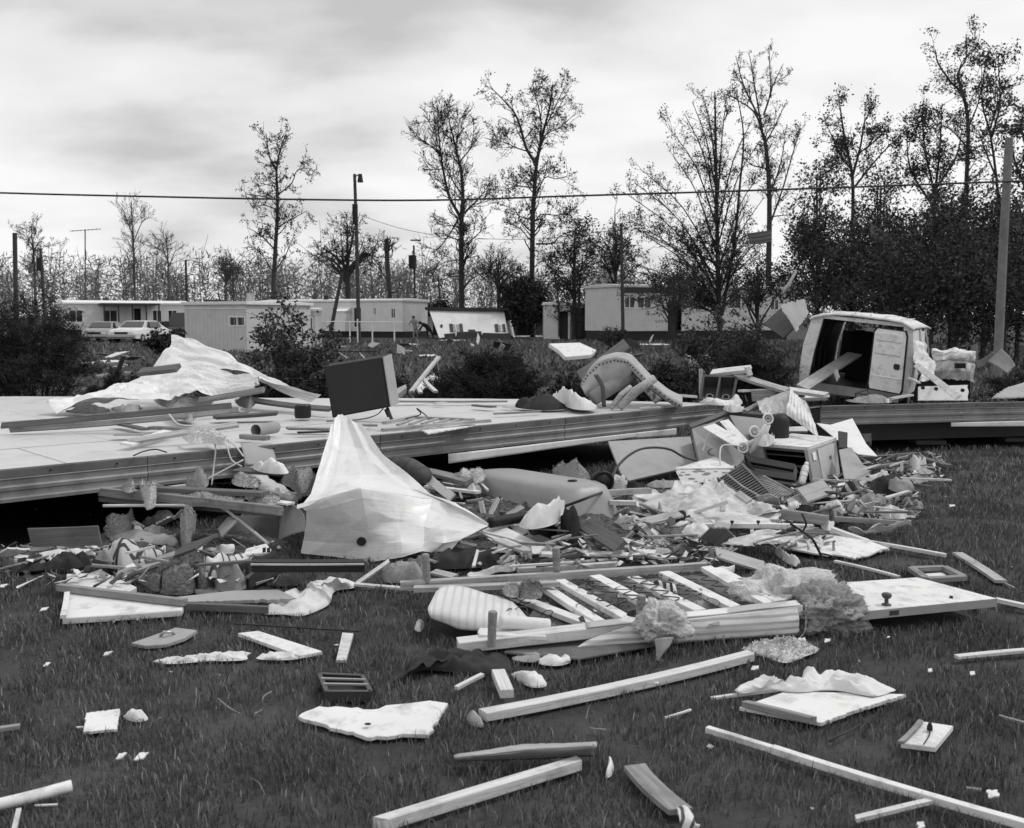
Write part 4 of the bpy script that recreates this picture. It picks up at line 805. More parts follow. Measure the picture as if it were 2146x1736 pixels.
# ------------------------------------------------------------------ parked vehicles
def loft(secs, cap=True):
    n = len(secs[0]); mb = MB(); fs = []; vs = [p for s_ in secs for p in s_]
    for i in range(len(secs)-1):
        for k in range(n): fs.append((i*n+k, i*n+(k+1) % n, (i+1)*n+(k+1) % n, (i+1)*n+k))
    if cap: fs += [tuple(range(n-1, -1, -1)), tuple(range((len(secs)-1)*n, len(secs)*n))]
    return mb.add(vs, fs)
def car(label, c, yaw, m, van=False, scale=1.0):
    t = empty('parked_car', c, label, 'car', 'vehicles parked at the far left', rot=Matrix.Rotation(yaw, 3, 'Z') @ Matrix.Scale(scale, 3))
    # length along -y (nose towards the camera at y=0)
    def sec(y, z0, z1, w0, w1): return [(-w0, y, z0), (w0, y, z0), (w0*1.02, y, (z0+z1)/2), (w1, y, z1-.06), (w1-.12, y, z1), (-w1+.12, y, z1), (-w1, y, z1-.06), (-w0*1.02, y, (z0+z1)/2)]
    loft([sec(0, .42, .72, .82, .78), sec(.12, .3, .86, .9, .86), sec(1.3, .28, .95, .92, .88), sec(3.6, .28, .98, .92, .88), sec(4.6, .3, .92, .9, .86), sec(4.75, .42, .8, .84, .8)]).build('body', m, t, world=False, smooth=False)
    cb_ = [(1.25, .95, .86), (1.95, 1.38, .68), (3.3, 1.40, .68), (4.2, .97, .86)] if not van else [(.5, .95, .88), (.9, 1.75, .78), (4.6, 1.8, .78), (4.7, .97, .86)]
    loft([[(-w_, y, .90), (w_, y, .90), (w_*.98, y, z), (-w_*.98, y, z)] for y, z, w_ in cb_]).build('cabin', m, t, world=False)
    (y1, z1, w1), (y2, z2, w2) = cb_[0], cb_[1]; e_ = .012
    MB().hexa([(-w1*.86, y1+.06-e_, z1+.05+e_), (w1*.86, y1+.06-e_, z1+.05+e_), (w2*.9, y2-.04-e_, z2-.05+e_), (-w2*.9, y2-.04-e_, z2-.05+e_), (-w1*.86, y1+.06-e_*2, z1+.05+e_*2.5), (w1*.86, y1+.06-e_*2, z1+.05+e_*2.5), (w2*.9, y2-.04-e_*2, z2-.05+e_*2.5), (-w2*.9, y2-.04-e_*2, z2-.05+e_*2.5)]).build('windshield', 'glass', t, world=False)
    for sx in (-1, 1):
        MB().prism([(sx*.80, 2.0, 1.0), (sx*.80, 3.6, 1.0), (sx*.70, 3.25, 1.33), (sx*.70, 2.1, 1.33)], (sx*.1, 0, 0)).build('side_window', 'glass', t, world=False)
        MB().box(sx*.62-.14, sx*.62+.14, -.015, .1, .58, .72).build('headlight', 'trim', t, world=False)
        for y in (.95, 3.8):
            wh = MB().tube([(sx*.72, y, .31), (sx*.93, y, .31)], .31, 16).build('wheel', 'rubber', t, world=False); MB().tube([(sx*.925, y, .31), (sx*.945, y, .31)], .17, 10).build('rim', 'steel', wh, world=False)
    MB().box(-.9, .9, -.1, .05, .42, .54).build('bumper', 'steel', t, world=False); MB().box(-.42, .42, -.02, .1, .58, .72).build('grille', 'black', t, world=False)
    return t
car('pale parked car with bright windshield facing the camera', gr(R1, 745, 66), -.12, 'paint_white', scale=1.05)
car('pale parked car half hidden by the black evergreen, left of the bright-windshield car', gr(R1, 575, 68), .1, 'board_grey')
car('dark car right beside the bright-windshield car', gr(R1, 868, 72), -.1, 'black')
car('boxy dark van parked against the gable-ended home', gr(R1, 1110, 74), .0, 'board_dark', van=True, scale=1.15)

# ------------------------------------------------------------------ two people by the slumped house
def person(label, c, joints, m, dep_axis=Vector((1, 0, 0))):
    """joints: name -> (x, y, z, r) local"""
    t = empty('person', c, label, 'person', 'people by the slumped house')
    J = joints; order = list(J); E = [('hip', 'chest'), ('chest', 'neck'), ('neck', 'head'), ('head', 'crown'), ('chest', 'sl'), ('sl', 'el'), ('el', 'hl'), ('chest', 'sr'), ('sr', 'er'), ('er', 'hr'), ('hip', 'kl'), ('kl', 'al'), ('al', 'tl'), ('hip', 'kr'), ('kr', 'ar'), ('ar', 'tr')]
    me = bpy.data.meshes.new('body'); me.from_pydata([J[k][:3] for k in order], [(order.index(a), order.index(b)) for a, b in E], [])
    o = bpy.data.objects.new('body', me); link(o, t); me.materials.append(MATS[m])
    sk = o.modifiers.new('skin', 'SKIN'); 
    for i, k in enumerate(order): me.skin_vertices[0].data[i].radius = (J[k][3], J[k][3]); me.skin_vertices[0].data[i].use_root = (k == 'hip')
    su = o.modifiers.new('sub', 'SUBSURF'); su.levels = 1; su.render_levels = 2
    h = Vector(J['head'][:3]); bm = bmesh.new(); bmesh.ops.create_uvsphere(bm, u_segments=12, v_segments=8, radius=.125)
    hb = MB(); hb.v = [tuple(Vector((v.co.x, v.co.y, v.co.z*1.05))+h+Vector((0, .03, .06))) for v in bm.verts]; hb.f = [tuple(v.index for v in f.verts) for f in bm.faces]; bm.free(); hb.build('hair', 'black', t, world=False, smooth=True)
    for a in ('hl', 'hr'): p = Vector(J[a][:3]); MB().tube([p, p+Vector((0, -.02, -.1))], [.05, .03], 6).build('hand', 'skin', t, world=False)
    return t
c = R2.d(668, 935, 84); c.z = 0
person('person in dark clothes standing bent beside the slumped white house', c, dict(hip=(0, 0, .92, .16), chest=(-.12, -.1, 1.32, .19), neck=(-.14, -.14, 1.52, .07), head=(-.15, -.2, 1.63, .1), crown=(-.15, -.22, 1.74, .08), sl=(-.34, -.1, 1.4, .08), el=(-.5, -.1, 1.15, .06), hl=(-.42, -.3, .95, .045), sr=(.1, -.1, 1.42, .08), er=(.26, -.2, 1.2, .06), hr=(.3, -.4, 1.0, .045), kl=(-.12, -.06, .5, .09), al=(-.16, .04, .08, .06), tl=(-.16, -.14, .04, .05), kr=(.12, -.04, .5, .09), ar=(.18, .08, .08, .06), tr=(.18, -.1, .04, .05)), 'cloth_grey')
c = R2.d(740, 935, 83.4); c.z = 0
person('person in black stooping low to lift debris at the slumped house corner', c, dict(hip=(.1, .1, .9, .18), chest=(-.3, -.1, 1.12, .2), neck=(-.46, -.16, 1.2, .08), head=(-.56, -.2, 1.2, .1), crown=(-.66, -.22, 1.22, .08), sl=(-.36, .12, 1.08, .08), el=(-.5, .1, .8, .06), hl=(-.6, -.05, .55, .045), sr=(-.3, -.3, 1.1, .08), er=(-.5, -.35, .82, .06), hr=(-.7, -.3, .6, .045), kl=(.0, -.05, .48, .1), al=(.1, .1, .08, .06), tl=(-.06, .0, .04, .05), kr=(.35, .15, .46, .1), ar=(.5, .2, .08, .06), tr=(.34, .1, .04, .05)), 'cloth_dark')

# ------------------------------------------------------------------ floor deck of the destroyed home
def clip(poly, a, b, c):
    o = []
    for i in range(len(poly)):
        p, q = poly[i], poly[(i+1) % len(poly)]; dp = a*p[0]+b*p[1]+c; dq = a*q[0]+b*q[1]+c
        if dp >= 0: o.append(p)
        if dp*dq < 0: f = dp/(dp-dq); o.append((p[0]+(q[0]-p[0])*f, p[1]+(q[1]-p[1])*f))
    return o
def deck(name, label, near, far, zn, zf, pw, pl, seed, mat_top='linoleum'):
    """near: two points along the near edge (left, right); far: two points (right, left); panels clipped to the outline"""
    n0, n1 = near; f1, f0 = far; outl = [n0, n1, f1, f0]; ux = (n1-n0); ux.z = 0; Ln = ux.length; ux.normalize(); uy = Vector((-ux.y, ux.x, 0))
    t = empty(name, ((n0+n1)/2).xy.to_3d(), label, 'floor deck'); rnd = random.Random(seed)
    loc = [((p-n0).dot(ux), (p-n0).dot(uy)) for p in outl]; ymax = max(p[1] for p in loc); xmin = min(p[0] for p in loc); xmax = max(p[0] for p in loc)
    def zat(x, y):
        return zn+(zf-zn)*y/ymax
    j = 0; y = 0.0
    while y < ymax:
        x = xmin-rnd.random()*pl
        while x < xmax:
            cell = [(x+.004, y+.004), (x+pl-.004, y+.004), (x+pl-.004, y+pw-.004), (x+.004, y+pw-.004)]
            for i in range(4):
                (x0, y0), (x1, y1) = loc[i], loc[(i+1) % 4]; cell = clip(cell, -(y1-y0), (x1-x0), -(-(y1-y0)*x0+(x1-x0)*y0))
                if len(cell) < 3: break
            if len(cell) >= 3:
                dz = rnd.uniform(-.004, .004); pts = [n0+ux*a+uy*b for a, b in cell]
                for p, (a, b) in zip(pts, cell): p.z = zat(a, b)+dz
                MB().prism([p-Vector((0, 0, .02)) for p in pts], (0, 0, .02)).build('floor_panel', mat_top, t)
            x += pl
        y += pw
    sub = MB(); q = [n0+ux*a+uy*b for a, b in loc]
    for p, (a, b) in zip(q, loc): p.z = zat(a, b)-.22
    cen = sum(q, Vector())/4; q = [p.lerp(cen, .006) for p in q]; sub.prism(q, (0, 0, .19)).build('floor_frame', 'black', t)  # frame coloured black to stand in for the shade below the floor
    # rim: ledger board and ribbed siding strip in lengths
    x = 0.0; k = 0
    while x < Ln-.05:
        x2 = min(Ln, x+rnd.uniform(1.9, 2.5)); e_ = rnd.uniform(-.006, .006)
        def strip(prof, nm, m, g0=.004):
            mbb = MB(); secs = []
            for xx in np.linspace(x+g0, x2-g0, 6):
                w_ = .006*mnoise.noise(Vector((xx*1.3, seed, 0))); b = n0+ux*xx
                secs.append([Vector((b.x, b.y, zn))-uy*(a+e_+w_)+Vector((0, 0, c+w_)) for a, c in prof])
            o = loft(secs); return o.build(nm, m, t)
        strip([(.0, -.062), (.03, -.062), (.032, -.004), (.026, .004), (.0, .004)], 'ledger_board', 'ledger')
        strip([(.004, -.245), (.03, -.240), (.034, -.215), (.020, -.205), (.018, -.165), (.030, -.155), (.034, -.13), (.022, -.118), (.022, -.082), (.036, -.07), (.034, -.064), (.004, -.064)], 'siding_strip', 'metal_strip')
        nl = MB()
        for q_ in range(5):
            b = n0+ux*(x+(x2-x)*(q_+.5)/5)-uy*(.035+e_); nl.tube([Vector((b.x, b.y, zn-.03)), Vector((b.x, b.y, zn-.03))-uy*.006], .008, 6)
        nl.build('nail_row', 'black', t, kind='stuff'); x = x2; k += 1
    # steel chassis and piers below; pier colour carries the shade there
    for yy in (ymax*.2, ymax*.55):
        a = n0+ux*.2+uy*yy; b = n0+ux*(Ln-.3)+uy*yy; zz = zat(0, yy)
        bm_ = MB(); bm_.prism([Vector((a.x, a.y, zz-.46)), Vector((b.x, b.y, zz-.46)), Vector((b.x, b.y, zz-.225)), Vector((a.x, a.y, zz-.225))], uy*.1).build('chassis_beam', 'steel_dark', t)
        for f in (.12, .45, .8):
            c_ = a.lerp(b, f); MB().box(c_.x-.2, c_.x+.2, c_.y-.2, c_.y+.2, -.02, max(zz-.462, .02)).build('pier', 'board_dark', t)
    so_ = MB().prism([Vector((p.x, p.y, -.03)) for p in [n0+uy*.1, n1+uy*.1, f1, f0]], (0, 0, .036)).build('shaded_soil', 'soil_shade'); so_['kind'] = 'structure'  # bare earth, coloured near black for the shade under the deck
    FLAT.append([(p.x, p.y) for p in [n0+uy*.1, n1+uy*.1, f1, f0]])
    return t, ux, uy
ZD = .60
A0 = G(0, 985, ZD); A1 = G(1515, 845, ZD); A0x = A0-(A1-A0)*.16
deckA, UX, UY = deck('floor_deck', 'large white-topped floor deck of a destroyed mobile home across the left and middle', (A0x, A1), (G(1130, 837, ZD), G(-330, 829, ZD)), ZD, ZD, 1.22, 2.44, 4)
B0 = G(1718, 851, .6); B1 = G(2146, 842, .6); B1x = B1+(B1-B0)*.5
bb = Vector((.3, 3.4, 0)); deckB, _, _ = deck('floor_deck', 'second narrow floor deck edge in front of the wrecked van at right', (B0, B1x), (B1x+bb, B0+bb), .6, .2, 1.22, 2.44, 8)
# white skirting strips hanging under the rims
def under(deck_, a, b, z0a, z1a, z0b, z1b, m='metal_white', nm='skirting_strip', out=.045):
    P = [a.copy(), b.copy(), b.copy(), a.copy()]
    for p, z in zip(P, (z0a, z0b, z1b, z1a)): p.z = z; p -= UY*out
    return sheet([[P[3], P[3].lerp(P[2], .33), P[3].lerp(P[2], .66), P[2]], [P[0], P[0].lerp(P[1], .33), P[0].lerp(P[1], .66), P[1]]], m, None, None, nm, 6, 4, .5, .012, 4, parent=deck_)
ta = lambda px: (lambda f: A0.lerp(A1, f))(max(0, min(1, px)))
under(deckA, ta(.475), ta(.80), .255, .352, .30, .352); under(deckA, ta(.80), ta(.885), .285, .352, .26, .352)
under(deckA, ta(.10), ta(.18), .24, .352, .26, .352, 'metal_grey')
under(deckB, B0.lerp(B1, .62), B1x, .30, .352, .25, .352)
# ------------------------------------------------------------------ the wrecked van
def van():
    rr, rl = F5.d(1190, 870, 18.5), F5.d(305, 750, 19.35); O = (rr+rl)/2; u = (rr-rl); W_ = u.length; u.normalize()
    v = Vector((u.y, -u.x, 0)).normalized(); v = -v if v.y < 0 else v; n = u.cross(v).normalized(); v = n.cross(u).normalized()
    if n.z < 0: n = -n
    t = empty('wrecked_van', O, 'white van with torn side, open back and empty interior behind the second deck', 'van', rot=Matrix((u, v, n)).transposed())
    h = W_/2; H = 1.32; Ln = 4.3
    def ring(y, k=1.0, zt=H):     # half profile left->right over the roof
        return [(-h*k, y, 0), (-h*1.03*k, y, .35), (-h*1.02*k, y, .7), (-h*.93*k, y, zt-.14), (-h*.80*k, y, zt), (0, y, zt+.07), (h*.80*k, y, zt), (h*.93*k, y, zt-.14), (h*1.02*k, y, .7), (h*1.03*k, y, .35), (h*k, y, 0)]
    # side walls as thick skins
    def skin(rings, i0, i1, nm, m, th=.04, jit=0.0, seed=0):
        rnd = random.Random(seed); rows = [[Vector(r[i]) for i in range(i0, i1+1)] for r in rings]; mb = MB(); a = len(rows[0]); vs = []; cen = Vector((0, 0, .6))
        for r in rows: vs += [p+Vector((rnd.uniform(-jit, jit), rnd.uniform(-jit, jit), rnd.uniform(-jit, jit))) for p in r]
        k = len(vs); vs += [Vector((p.x*(1-th/h), p.y, p.z*(1-th/H*.8))) for p in vs]; fs = []
        for i in range(len(rows)-1):
            for j in range(a-1):
                q = (i*a+j, i*a+j+1, (i+1)*a+j+1, (i+1)*a+j); fs.append(q); fs.append(tuple(x+k for x in reversed(q)))
        bd = [j for j in range(a)]+[i*a+a-1 for i in range(1, len(rows))]+[(len(rows)-1)*a+j for j in range(a-2, -1, -1)]+[i*a for i in range(len(rows)-2, 0, -1)]
        for x, y in zip(bd, bd[1:]+bd[:1]): fs.append((y, x, x+k, y+k))
        return mb.add(vs, fs).build(nm, m, t, world=False)
    ys = [0, .5, 1.2, 2.0, 2.8, 3.5, 4.0]; R_ = [ring(y, 1-.015*max(0, y-2.5)**2*.3, H-.02*max(0, y-2)) for y in ys]
    skin(R_, 0, 3, 'side_wall', 'paint_white')
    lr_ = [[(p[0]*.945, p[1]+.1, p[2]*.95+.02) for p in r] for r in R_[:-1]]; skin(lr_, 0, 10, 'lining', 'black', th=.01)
    
    rf = MB(); ov = .05; pts = []
    xs = np.linspace(-1.0, 1.0, 9); rows = []
    for i, y in enumerate([-.06, .1, .5, 1.2, 2, 2.8, 3.4, 3.8]):
        rows.append([(x*h*(.98 if abs(x) < .9 else .96), y+.02*mnoise.noise(Vector((x*3, y, 1))), H-.10*abs(x)**4+.05*(1-x*x)+.03*mnoise.noise(Vector((x*2, y*1.5, 4)))-(.03 if i == 0 else 0)+.02-.05*max(0, y-2.8)) for x in xs])
    vs = [p for r in rows for p in r]; k = len(vs); vs += [(p[0]*.985, p[1], p[2]-.035) for p in vs]; fs = []; a = 9
    for i in range(len(rows)-1):
        for j in range(a-1): q = (i*a+j, i*a+j+1, (i+1)*a+j+1, (i+1)*a+j); fs.append(q); fs.append(tuple(x+k for x in reversed(q)))
    bd = [j for j in range(a)]+[i*a+a-1 for i in range(1, len(rows))]+[(len(rows)-1)*a+j for j in range(a-2, -1, -1)]+[i*a for i in range(len(rows)-2, 0, -1)]
    for x, y in zip(bd, bd[1:]+bd[:1]): fs.append((y, x, x+k, y+k))
    r_ = rf.add(vs, fs).build('roof', 'paint_white', t, world=False, smooth=True)
    sm = MB()
    for x in np.linspace(-.7, .7, 6): sm.tube([(x*h, .0, H+.05*(1-x*x)+.022), (x*h, 2.6, H+.05*(1-x*x)+.02)], .012, 4)
    sm.build('roof_rib', 'paint_white', r_, world=False)
    # right side: rear pillar panel kept, front torn
    skin(R_[:3], 7, 10, 'side_wall', 'paint_white', jit=.02, seed=3); skin(R_[2:5], 7, 9, 'side_wall', 'paint_white', jit=.06, seed=5)
    MB().tube([(h*.9, 2.75, H-.1), (h*.99, 3.3, .75), (h*1.02, 3.5, .3)], .035, 6).build('window_pillar', 'paint_white', t, world=False)
    MB().prism([(h*.94, 1.9, .72), (h*.96, 2.7, .74), (h*.90, 2.55, H-.2), (h*.9, 1.95, H-.2)], (.012, 0, 0)).build('side_window', 'glass', t, world=False)
    # rear frame
    rp = MB(); rp.prism([(-h*1.0, -.01, 0), (-h*.84, -.01, 0), (-h*.80, -.01, .6), (-h*.72, -.01, H-.14), (-h*.70, -.01, H-.03), (-h*.82, -.01, H-.03), (-h*.93, -.01, H-.14), (-h*1.02, -.01, .7)], (0, .09, 0)); rp.build('rear_pillar', 'paint_white', t, world=False)
    rp = MB(); rp.prism([(h*.98, -.01, 0), (h*.86, -.01, 0), (h*.84, -.01, .7), (h*.76, -.01, H-.12), (h*.76, -.01, H-.03), (h*.82, -.01, H-.03), (h*.93, -.01, H-.14), (h*1.0, -.01, .7)], (0, .09, 0)); rp.build('rear_pillar', 'paint_white', t, world=False)
    MB().box(-h*.75, h*.76, -.012, .07, H-.09, H-.025).build('rear_header', 'paint_white', t, world=False)
    MB().box(-h*.9, h*.9, .0, Ln-.3, -.10, -.01).build('floor', 'steel_dark', t, world=False); MB().box(-h*.86, h*.86, -.03, .0, -.14, .03).build('rear_sill', 'board_grey', t, world=False)
    MB().box(-h*.9, h*.9, 3.9, 3.95, 0, .95).build('firewall', 'black', t, world=False)
    for x in (-.55, .15): MB().box(h*x, h*x+.5, 2.7, 3.2, .0, .45).box(h*x, h*x+.5, 3.1, 3.25, .45, 1.0).build('seat', 'black', t, world=False)
    lin_ = MB()
    for y in (.4, 1.0, 1.6, 2.2): lin_.tube([(-h*.95, y, .1), (-h*.96, y, .7), (-h*.86, y, H-.2), (-h*.7, y, H-.08)], .03, 5)
    lin_.build('wall_rib', 'board_dark', t, world=False)
    for x in (-.95, .75):
        wh = MB().tube([(h*x, .9, -.06), (h*x+.2, .9, -.06)], .3, 16).build('wheel', 'rubber', t, world=False); MB().tube([(h*x-.01, .9, -.06), (h*x+.21, .9, -.06)], .16, 10).build('rim', 'steel', wh, world=False)
    # the open rear door, hinged at the right
    D4 = [F5.d(872, 800, 18.35), F5.d(1135, 850, 18.1), F5.d(1185, 345, 18.12), F5.d(930, 312, 18.4)]
    o_, ex, ey = D4[0], D4[1]-D4[0], D4[3]-D4[0]; nz = ex.cross(ey).normalized(); nz = -nz if nz.y > 0 else nz
    def dp(a, b, e_=0): 
        top = D4[3].lerp(D4[2], a); bot = D4[0].lerp(D4[1], a); return bot.lerp(top, b)+nz*e_
    rd = [(0, .06), (.04, 0), (.96, 0), (1, .06), (1, .92), (.94, 1), (.08, 1), (0, .94)]
    dr = MB().prism([dp(a, b, 0) for a, b in rd], -nz*.05).build('rear_door', 'paint_white', t)
    MB().prism([dp(-.06+a*1.12, -.02+b*1.045, -.052) for a, b in rd], -nz*.03).build('door_seal', 'rubber', dr)
    def emboss(a0, a1, b0, b1, nm, m, e_=.012):
        c_ = [(a0, b0+.02), (a0+.04, b0), (a1-.04, b0), (a1, b0+.02), (a1, b1-.02), (a1-.04, b1), (a0+.04, b1), (a0, b1-.02)]
        outer = [dp(a, b, .001) for a, b in c_]; inn = [dp(a0+(a-a0)*.88+(a1-a0)*.06, b0+(b-b0)*.8+(b1-b0)*.1, e_) for a, b in c_]
        return MB().add(outer+inn, [(i, (i+1) % 8, (i+1) % 8+8, i+8) for i in range(8)]+[tuple(range(8, 16))]).build(nm, m, dr)
    emboss(.06, .92, .80, .95, 'window_blank', 'paint_white', .025); emboss(.05, .90, .58, .76, 'window_blank', 'paint_white', .025)
    emboss(.70, .90, .37, .47, 'latch', 'black', .012)
    MB().prism([dp(.03, .235, 0), dp(.97, .245, 0), dp(.97, .225, .014), dp(.03, .215, .014)], nz*.002).build('crease', 'paint_white', dr)
    return t
van()
# torn side metal of the van and bits beside it
sheet([[F5.d(1215, 380, 18.6), F5.d(1290, 400, 18.8), F5.d(1330, 440, 19)], [F5.d(1240, 560, 18.4), F5.d(1330, 560, 18.7), F5.d(1395, 540, 18.9)], [F5.d(1290, 700, 18.3), F5.d(1350, 660, 18.5), F5.d(1420, 620, 18.8)], [F5.d(1310, 755, 18.2), F5.d(1370, 740, 18.4), F5.d(1400, 700, 18.6)]], 'paint_white', 'crumpled strip of white body metal hanging at the van side', 'metal scrap', 'body_metal', 5, 5, .4, .05, 5, ridge=.08, rs=5, rag=.4)
plank(F5.d(1265, 615, 18.0), F5.d(1610, 880, 15.0), .10, .035, 'wood_pale', 'pale board slanting down from the van side to the second deck', roll=40)
panel([F5.d(1285, 790, 16.4), F5.d(1690, 775, 16.5), F5.d(1690, 900, 16.4), F5.d(1285, 900, 16.3)], .03, 'paint_white', 'white metal panel with bolt holes standing below the slanting board', rag=.02, ragedges=(1,))
for x, y, lab in ((1315, 800, 'leftmost dark bolt head on the white holed panel by the van'), (1423, 808, 'middle dark bolt head on the white holed panel by the van'), (1640, 820, 'rightmost dark bolt head on the white holed panel by the van')):
    c = F5.d(x, y, 16.3); MB().tube([c, c-Vector((0, .03, 0))], .03, 8).build('bolt', 'black', label=lab, cat='bolt', group='bolts on the holed panel')
# hood-like white car part, post and corrugated scrap at the right
def hood():
    c = F5.d(1570, 740, 20.5); t = empty('car_shell', (c.x, c.y, 0), 'crushed white car shell with dark licence recess right of the van', 'car part')
    rows = []
    for (y, dl) in ((478, .22), (500, .06), (570, .0), (580, .06), (660, .02), (735, .1)):
        rows.append([F5.d(1395+(8 if y < 500 else 0), y+8, 20.6+dl), F5.d(1480, y, 20.4+dl), F5.d(1580, y-2, 20.35+dl), F5.d(1680, y+4, 20.4+dl), F5.d(1735, y+18, 20.6+dl)])
    sheet(rows, 'paint_white', None, None, 'body', 8, 6, .3, .02, 2, parent=t, thick=.02, crease=.06, cc=(5, 4), rag=.5, smooth=False)
    a = F5.d(1600, 600, 20.25); MB().box(a.x, a.x+.17, a.y, a.y+.12, a.z-.1, a.z).build('plate_recess', 'black', t)
    MB().box(a.x-1.2, a.x+.5, a.y+.5, a.y+1.4, 0, .5).build('underbody', 'rubber', t)
hood()
plank(F5.d(1740, 620, 21), F5.d(1740, 448, 21), .22, .05, 'wood_grey', 'short upright grey post behind the crushed white car shell')
sheet([[F5.d(1960, 480, 20), F5.d(2020, 540, 20), F5.d(2070, 620, 20)], [F5.d(1840, 590, 19.8), F5.d(1930, 640, 19.7), F5.d(2010, 690, 19.6)]], 'metal_dull', 'ribbed metal scrap at the foot of the big grey pole', 'metal scrap', 'corrugated_sheet', 12, 8, .3, .02, 3, corr=.03, cn=0, ridge=.0)
sheet([[F5.d(1735, 590, 20.6), F5.d(1800, 560, 20.5), F5.d(1890, 500, 20.4)], [F5.d(1760, 640, 20.2), F5.d(1830, 610, 20.2), F5.d(1920, 520, 20.2)]], 'board_dark', 'dark bent sheet between the post and the ribbed scrap', 'metal scrap', 'bent_sheet', 6, 6, .5, .03, 3)
panel([F5.d(1885, 872, 14.6), F5.d(2000, 810, 15.2), F5.d(2146, 745, 15.6), F5.d(2200, 880, 14.8)], .02, 'board_grey', 'grey sheet propped on the second deck at the right edge', rag=.02)
for i, (x, y, d_, w_, lab) in enumerate(((770, 880, 14.2, .3, 'dark chair-like frame lying on the second deck before the van door'), )):
    c = F5.d(770, 880, 14.2); t = empty('broken_chair', c, lab, 'chair'); P = [F5.d(765, 890, 14.2), F5.d(770, 845, 14.2), F5.d(860, 815, 14.3), F5.d(890, 860, 14.2)]
    MB().tube(P, .012, 5).build('rail', 'black', t); MB().tube([P[1], P[3]], .01, 5).build('brace', 'black', t)
panel(F5.ds([(350, 870, 14.3), (520, 840, 14.5), (540, 855, 14.5), (530, 890, 14.2), (360, 890, 14.1)]), .02, 'wood_pale', 'splintered pale board end on the second deck below the van opening', 'board', 'board', rag=.02)
heap(F5.ds([(700, 905, 13.6), (800, 880, 13.9), (950, 860, 14.2), (1050, 890, 13.9), (1060, 920, 13.5), (850, 925, 13.4)]), .12, 'fluff_grey', 'low litter heap on the second deck under the van door', 'rubble', 'rubble_heap', wr=.04, ws=12, fib=200)
heap(F5.ds([(970, 905, 13.5), (1000, 880, 13.8), (1050, 895, 13.7), (1045, 922, 13.4)]), .08, 'cloth_white', 'small white rag on the second deck edge', 'rag', 'rag', wr=.02)
plank(F5.d(330, 800, 18.3), F5.d(760, 525, 19.9), .24, .04, 'wood', 'wide plank slanting up into the dark van interior', roll=20)
plank(F5.d(605, 660, 18.9), F5.d(625, 730, 18.6), .1, .02, 'wood_pale', 'short pale slat hanging inside the van', roll=70)
for a, b, w_, m_, lab in (((-60, 760, 16), (190, 800, 14.6), .07, 'wood_pale', 'pale lath on the deck end, left of the van plank'), ((-40, 830, 15), (110, 830, 14.8), .09, 'wood_grey', 'grey board end lying behind the bent sheet'), ((240, 840, 14.6), (540, 870, 14.2), .12, 'wood_pale', 'pale splintered plank lying below the van opening'), ((1050, 890, 14), (1230, 860, 14.6), .05, 'wood', 'thin stick lying right of the van door bottom'), ((1200, 720, 18), (1290, 760, 17.6), .05, 'wood_pale', 'short pale stick jutting from the torn van side')):
    plank(F5.d(*a), F5.d(*b), w_, .03, m_, lab)
# panels dangling near the evergreen, seen above the bush left of the van
panel(R3.ds([(865, 645, 25), (985, 625, 26), (1010, 700, 25.5), (950, 790, 24.5), (905, 740, 24.8)]), .02, 'board_grey', 'pale torn panel tilted above the evergreen left of the van', rag=.04)
panel(R3.ds([(770, 745, 26), (870, 670, 26), (925, 770, 25), (880, 830, 25)]), .04, 'board_dark', 'dark roof-like panel tilted beside the pale torn panel')
sheet([R3.ds([(870, 575, 40), (905, 530, 40), (945, 460, 40)]), R3.ds([(885, 580, 40), (915, 545, 40), (950, 480, 40)])], 'cloth_white', 'white plastic shred caught in the branches above the van', 'plastic shred', 'plastic_shred', 8, 4, .6, .05, 4)
sheet([R3.ds([(690, 275, 55), (760, 265, 55), (812, 258, 55)]), R3.ds([(700, 335, 55), (770, 330, 55), (815, 318, 55)])], 'metal_dull', 'ribbed metal sheet caught behind the maple branches', 'metal sheet', 'caught_sheet', 8, 10, .3, .04, 1, corr=.06, cn=7)
sheet([R3.ds([(1330, 215, 45), (1400, 260, 45), (1470, 290, 45)]), R3.ds([(1340, 290, 45), (1400, 330, 45), (1460, 345, 45)])], 'metal_dull', 'ribbed metal sheet lodged in the dark thicket above the van', 'metal sheet', 'caught_sheet', 8, 10, .3, .04, 1, corr=.06, cn=7)

# ------------------------------------------------------------------ things on the big deck (left part)
sheet([R4.ds([(1015, 45, 13.6), (1180, 112, 13.4), (1370, 165, 13.1), (1540, 275, 12.6), (1840, 440, 11.9)]), R4.ds([(1000, 130, 13.3), (1150, 175, 13.1), (1330, 210, 12.8), (1530, 290, 12.4), (1860, 432, 11.8)]), R4.ds([(885, 260, 13.0), (1060, 262, 12.8), (1300, 262, 12.5), (1510, 300, 12.2), (1888, 418, 11.7)])], 'metal_white', 'white sheet metal with upturned corner peaking above the left deck', 'metal sheet', 'roof_sheet', 10, 16, .8, .05, 2.0, crease=.06, cc=(5, 4), seed=2, smooth=False)
sheet([R4.ds([(282, 432, 11.6), (480, 392, 12.0), (760, 335, 12.5), (1080, 265, 12.8), (1300, 266, 12.5), (1535, 286, 12.0)]), R4.ds([(285, 445, 11.5), (520, 412, 11.8), (760, 388, 12.1), (1050, 340, 12.3), (1300, 335, 12.0), (1530, 320, 11.7)]), R4.ds([(330, 505, 11.3), (560, 432, 11.5), (830, 465, 11.6), (1060, 420, 11.7), (1290, 415, 11.6), (1505, 378, 11.4)])], 'metal_white', 'wide crumpled white metal sheet lying on the left deck', 'metal sheet', 'roof_sheet', 10, 24, .6, .04, 2.5, corr=.012, cn=10, crease=.07, cc=(9, 4), rag=.3, seed=5, smooth=False)
def dk(x, y, z=0.0): return R4.g(x, y, ZD+.03+z)
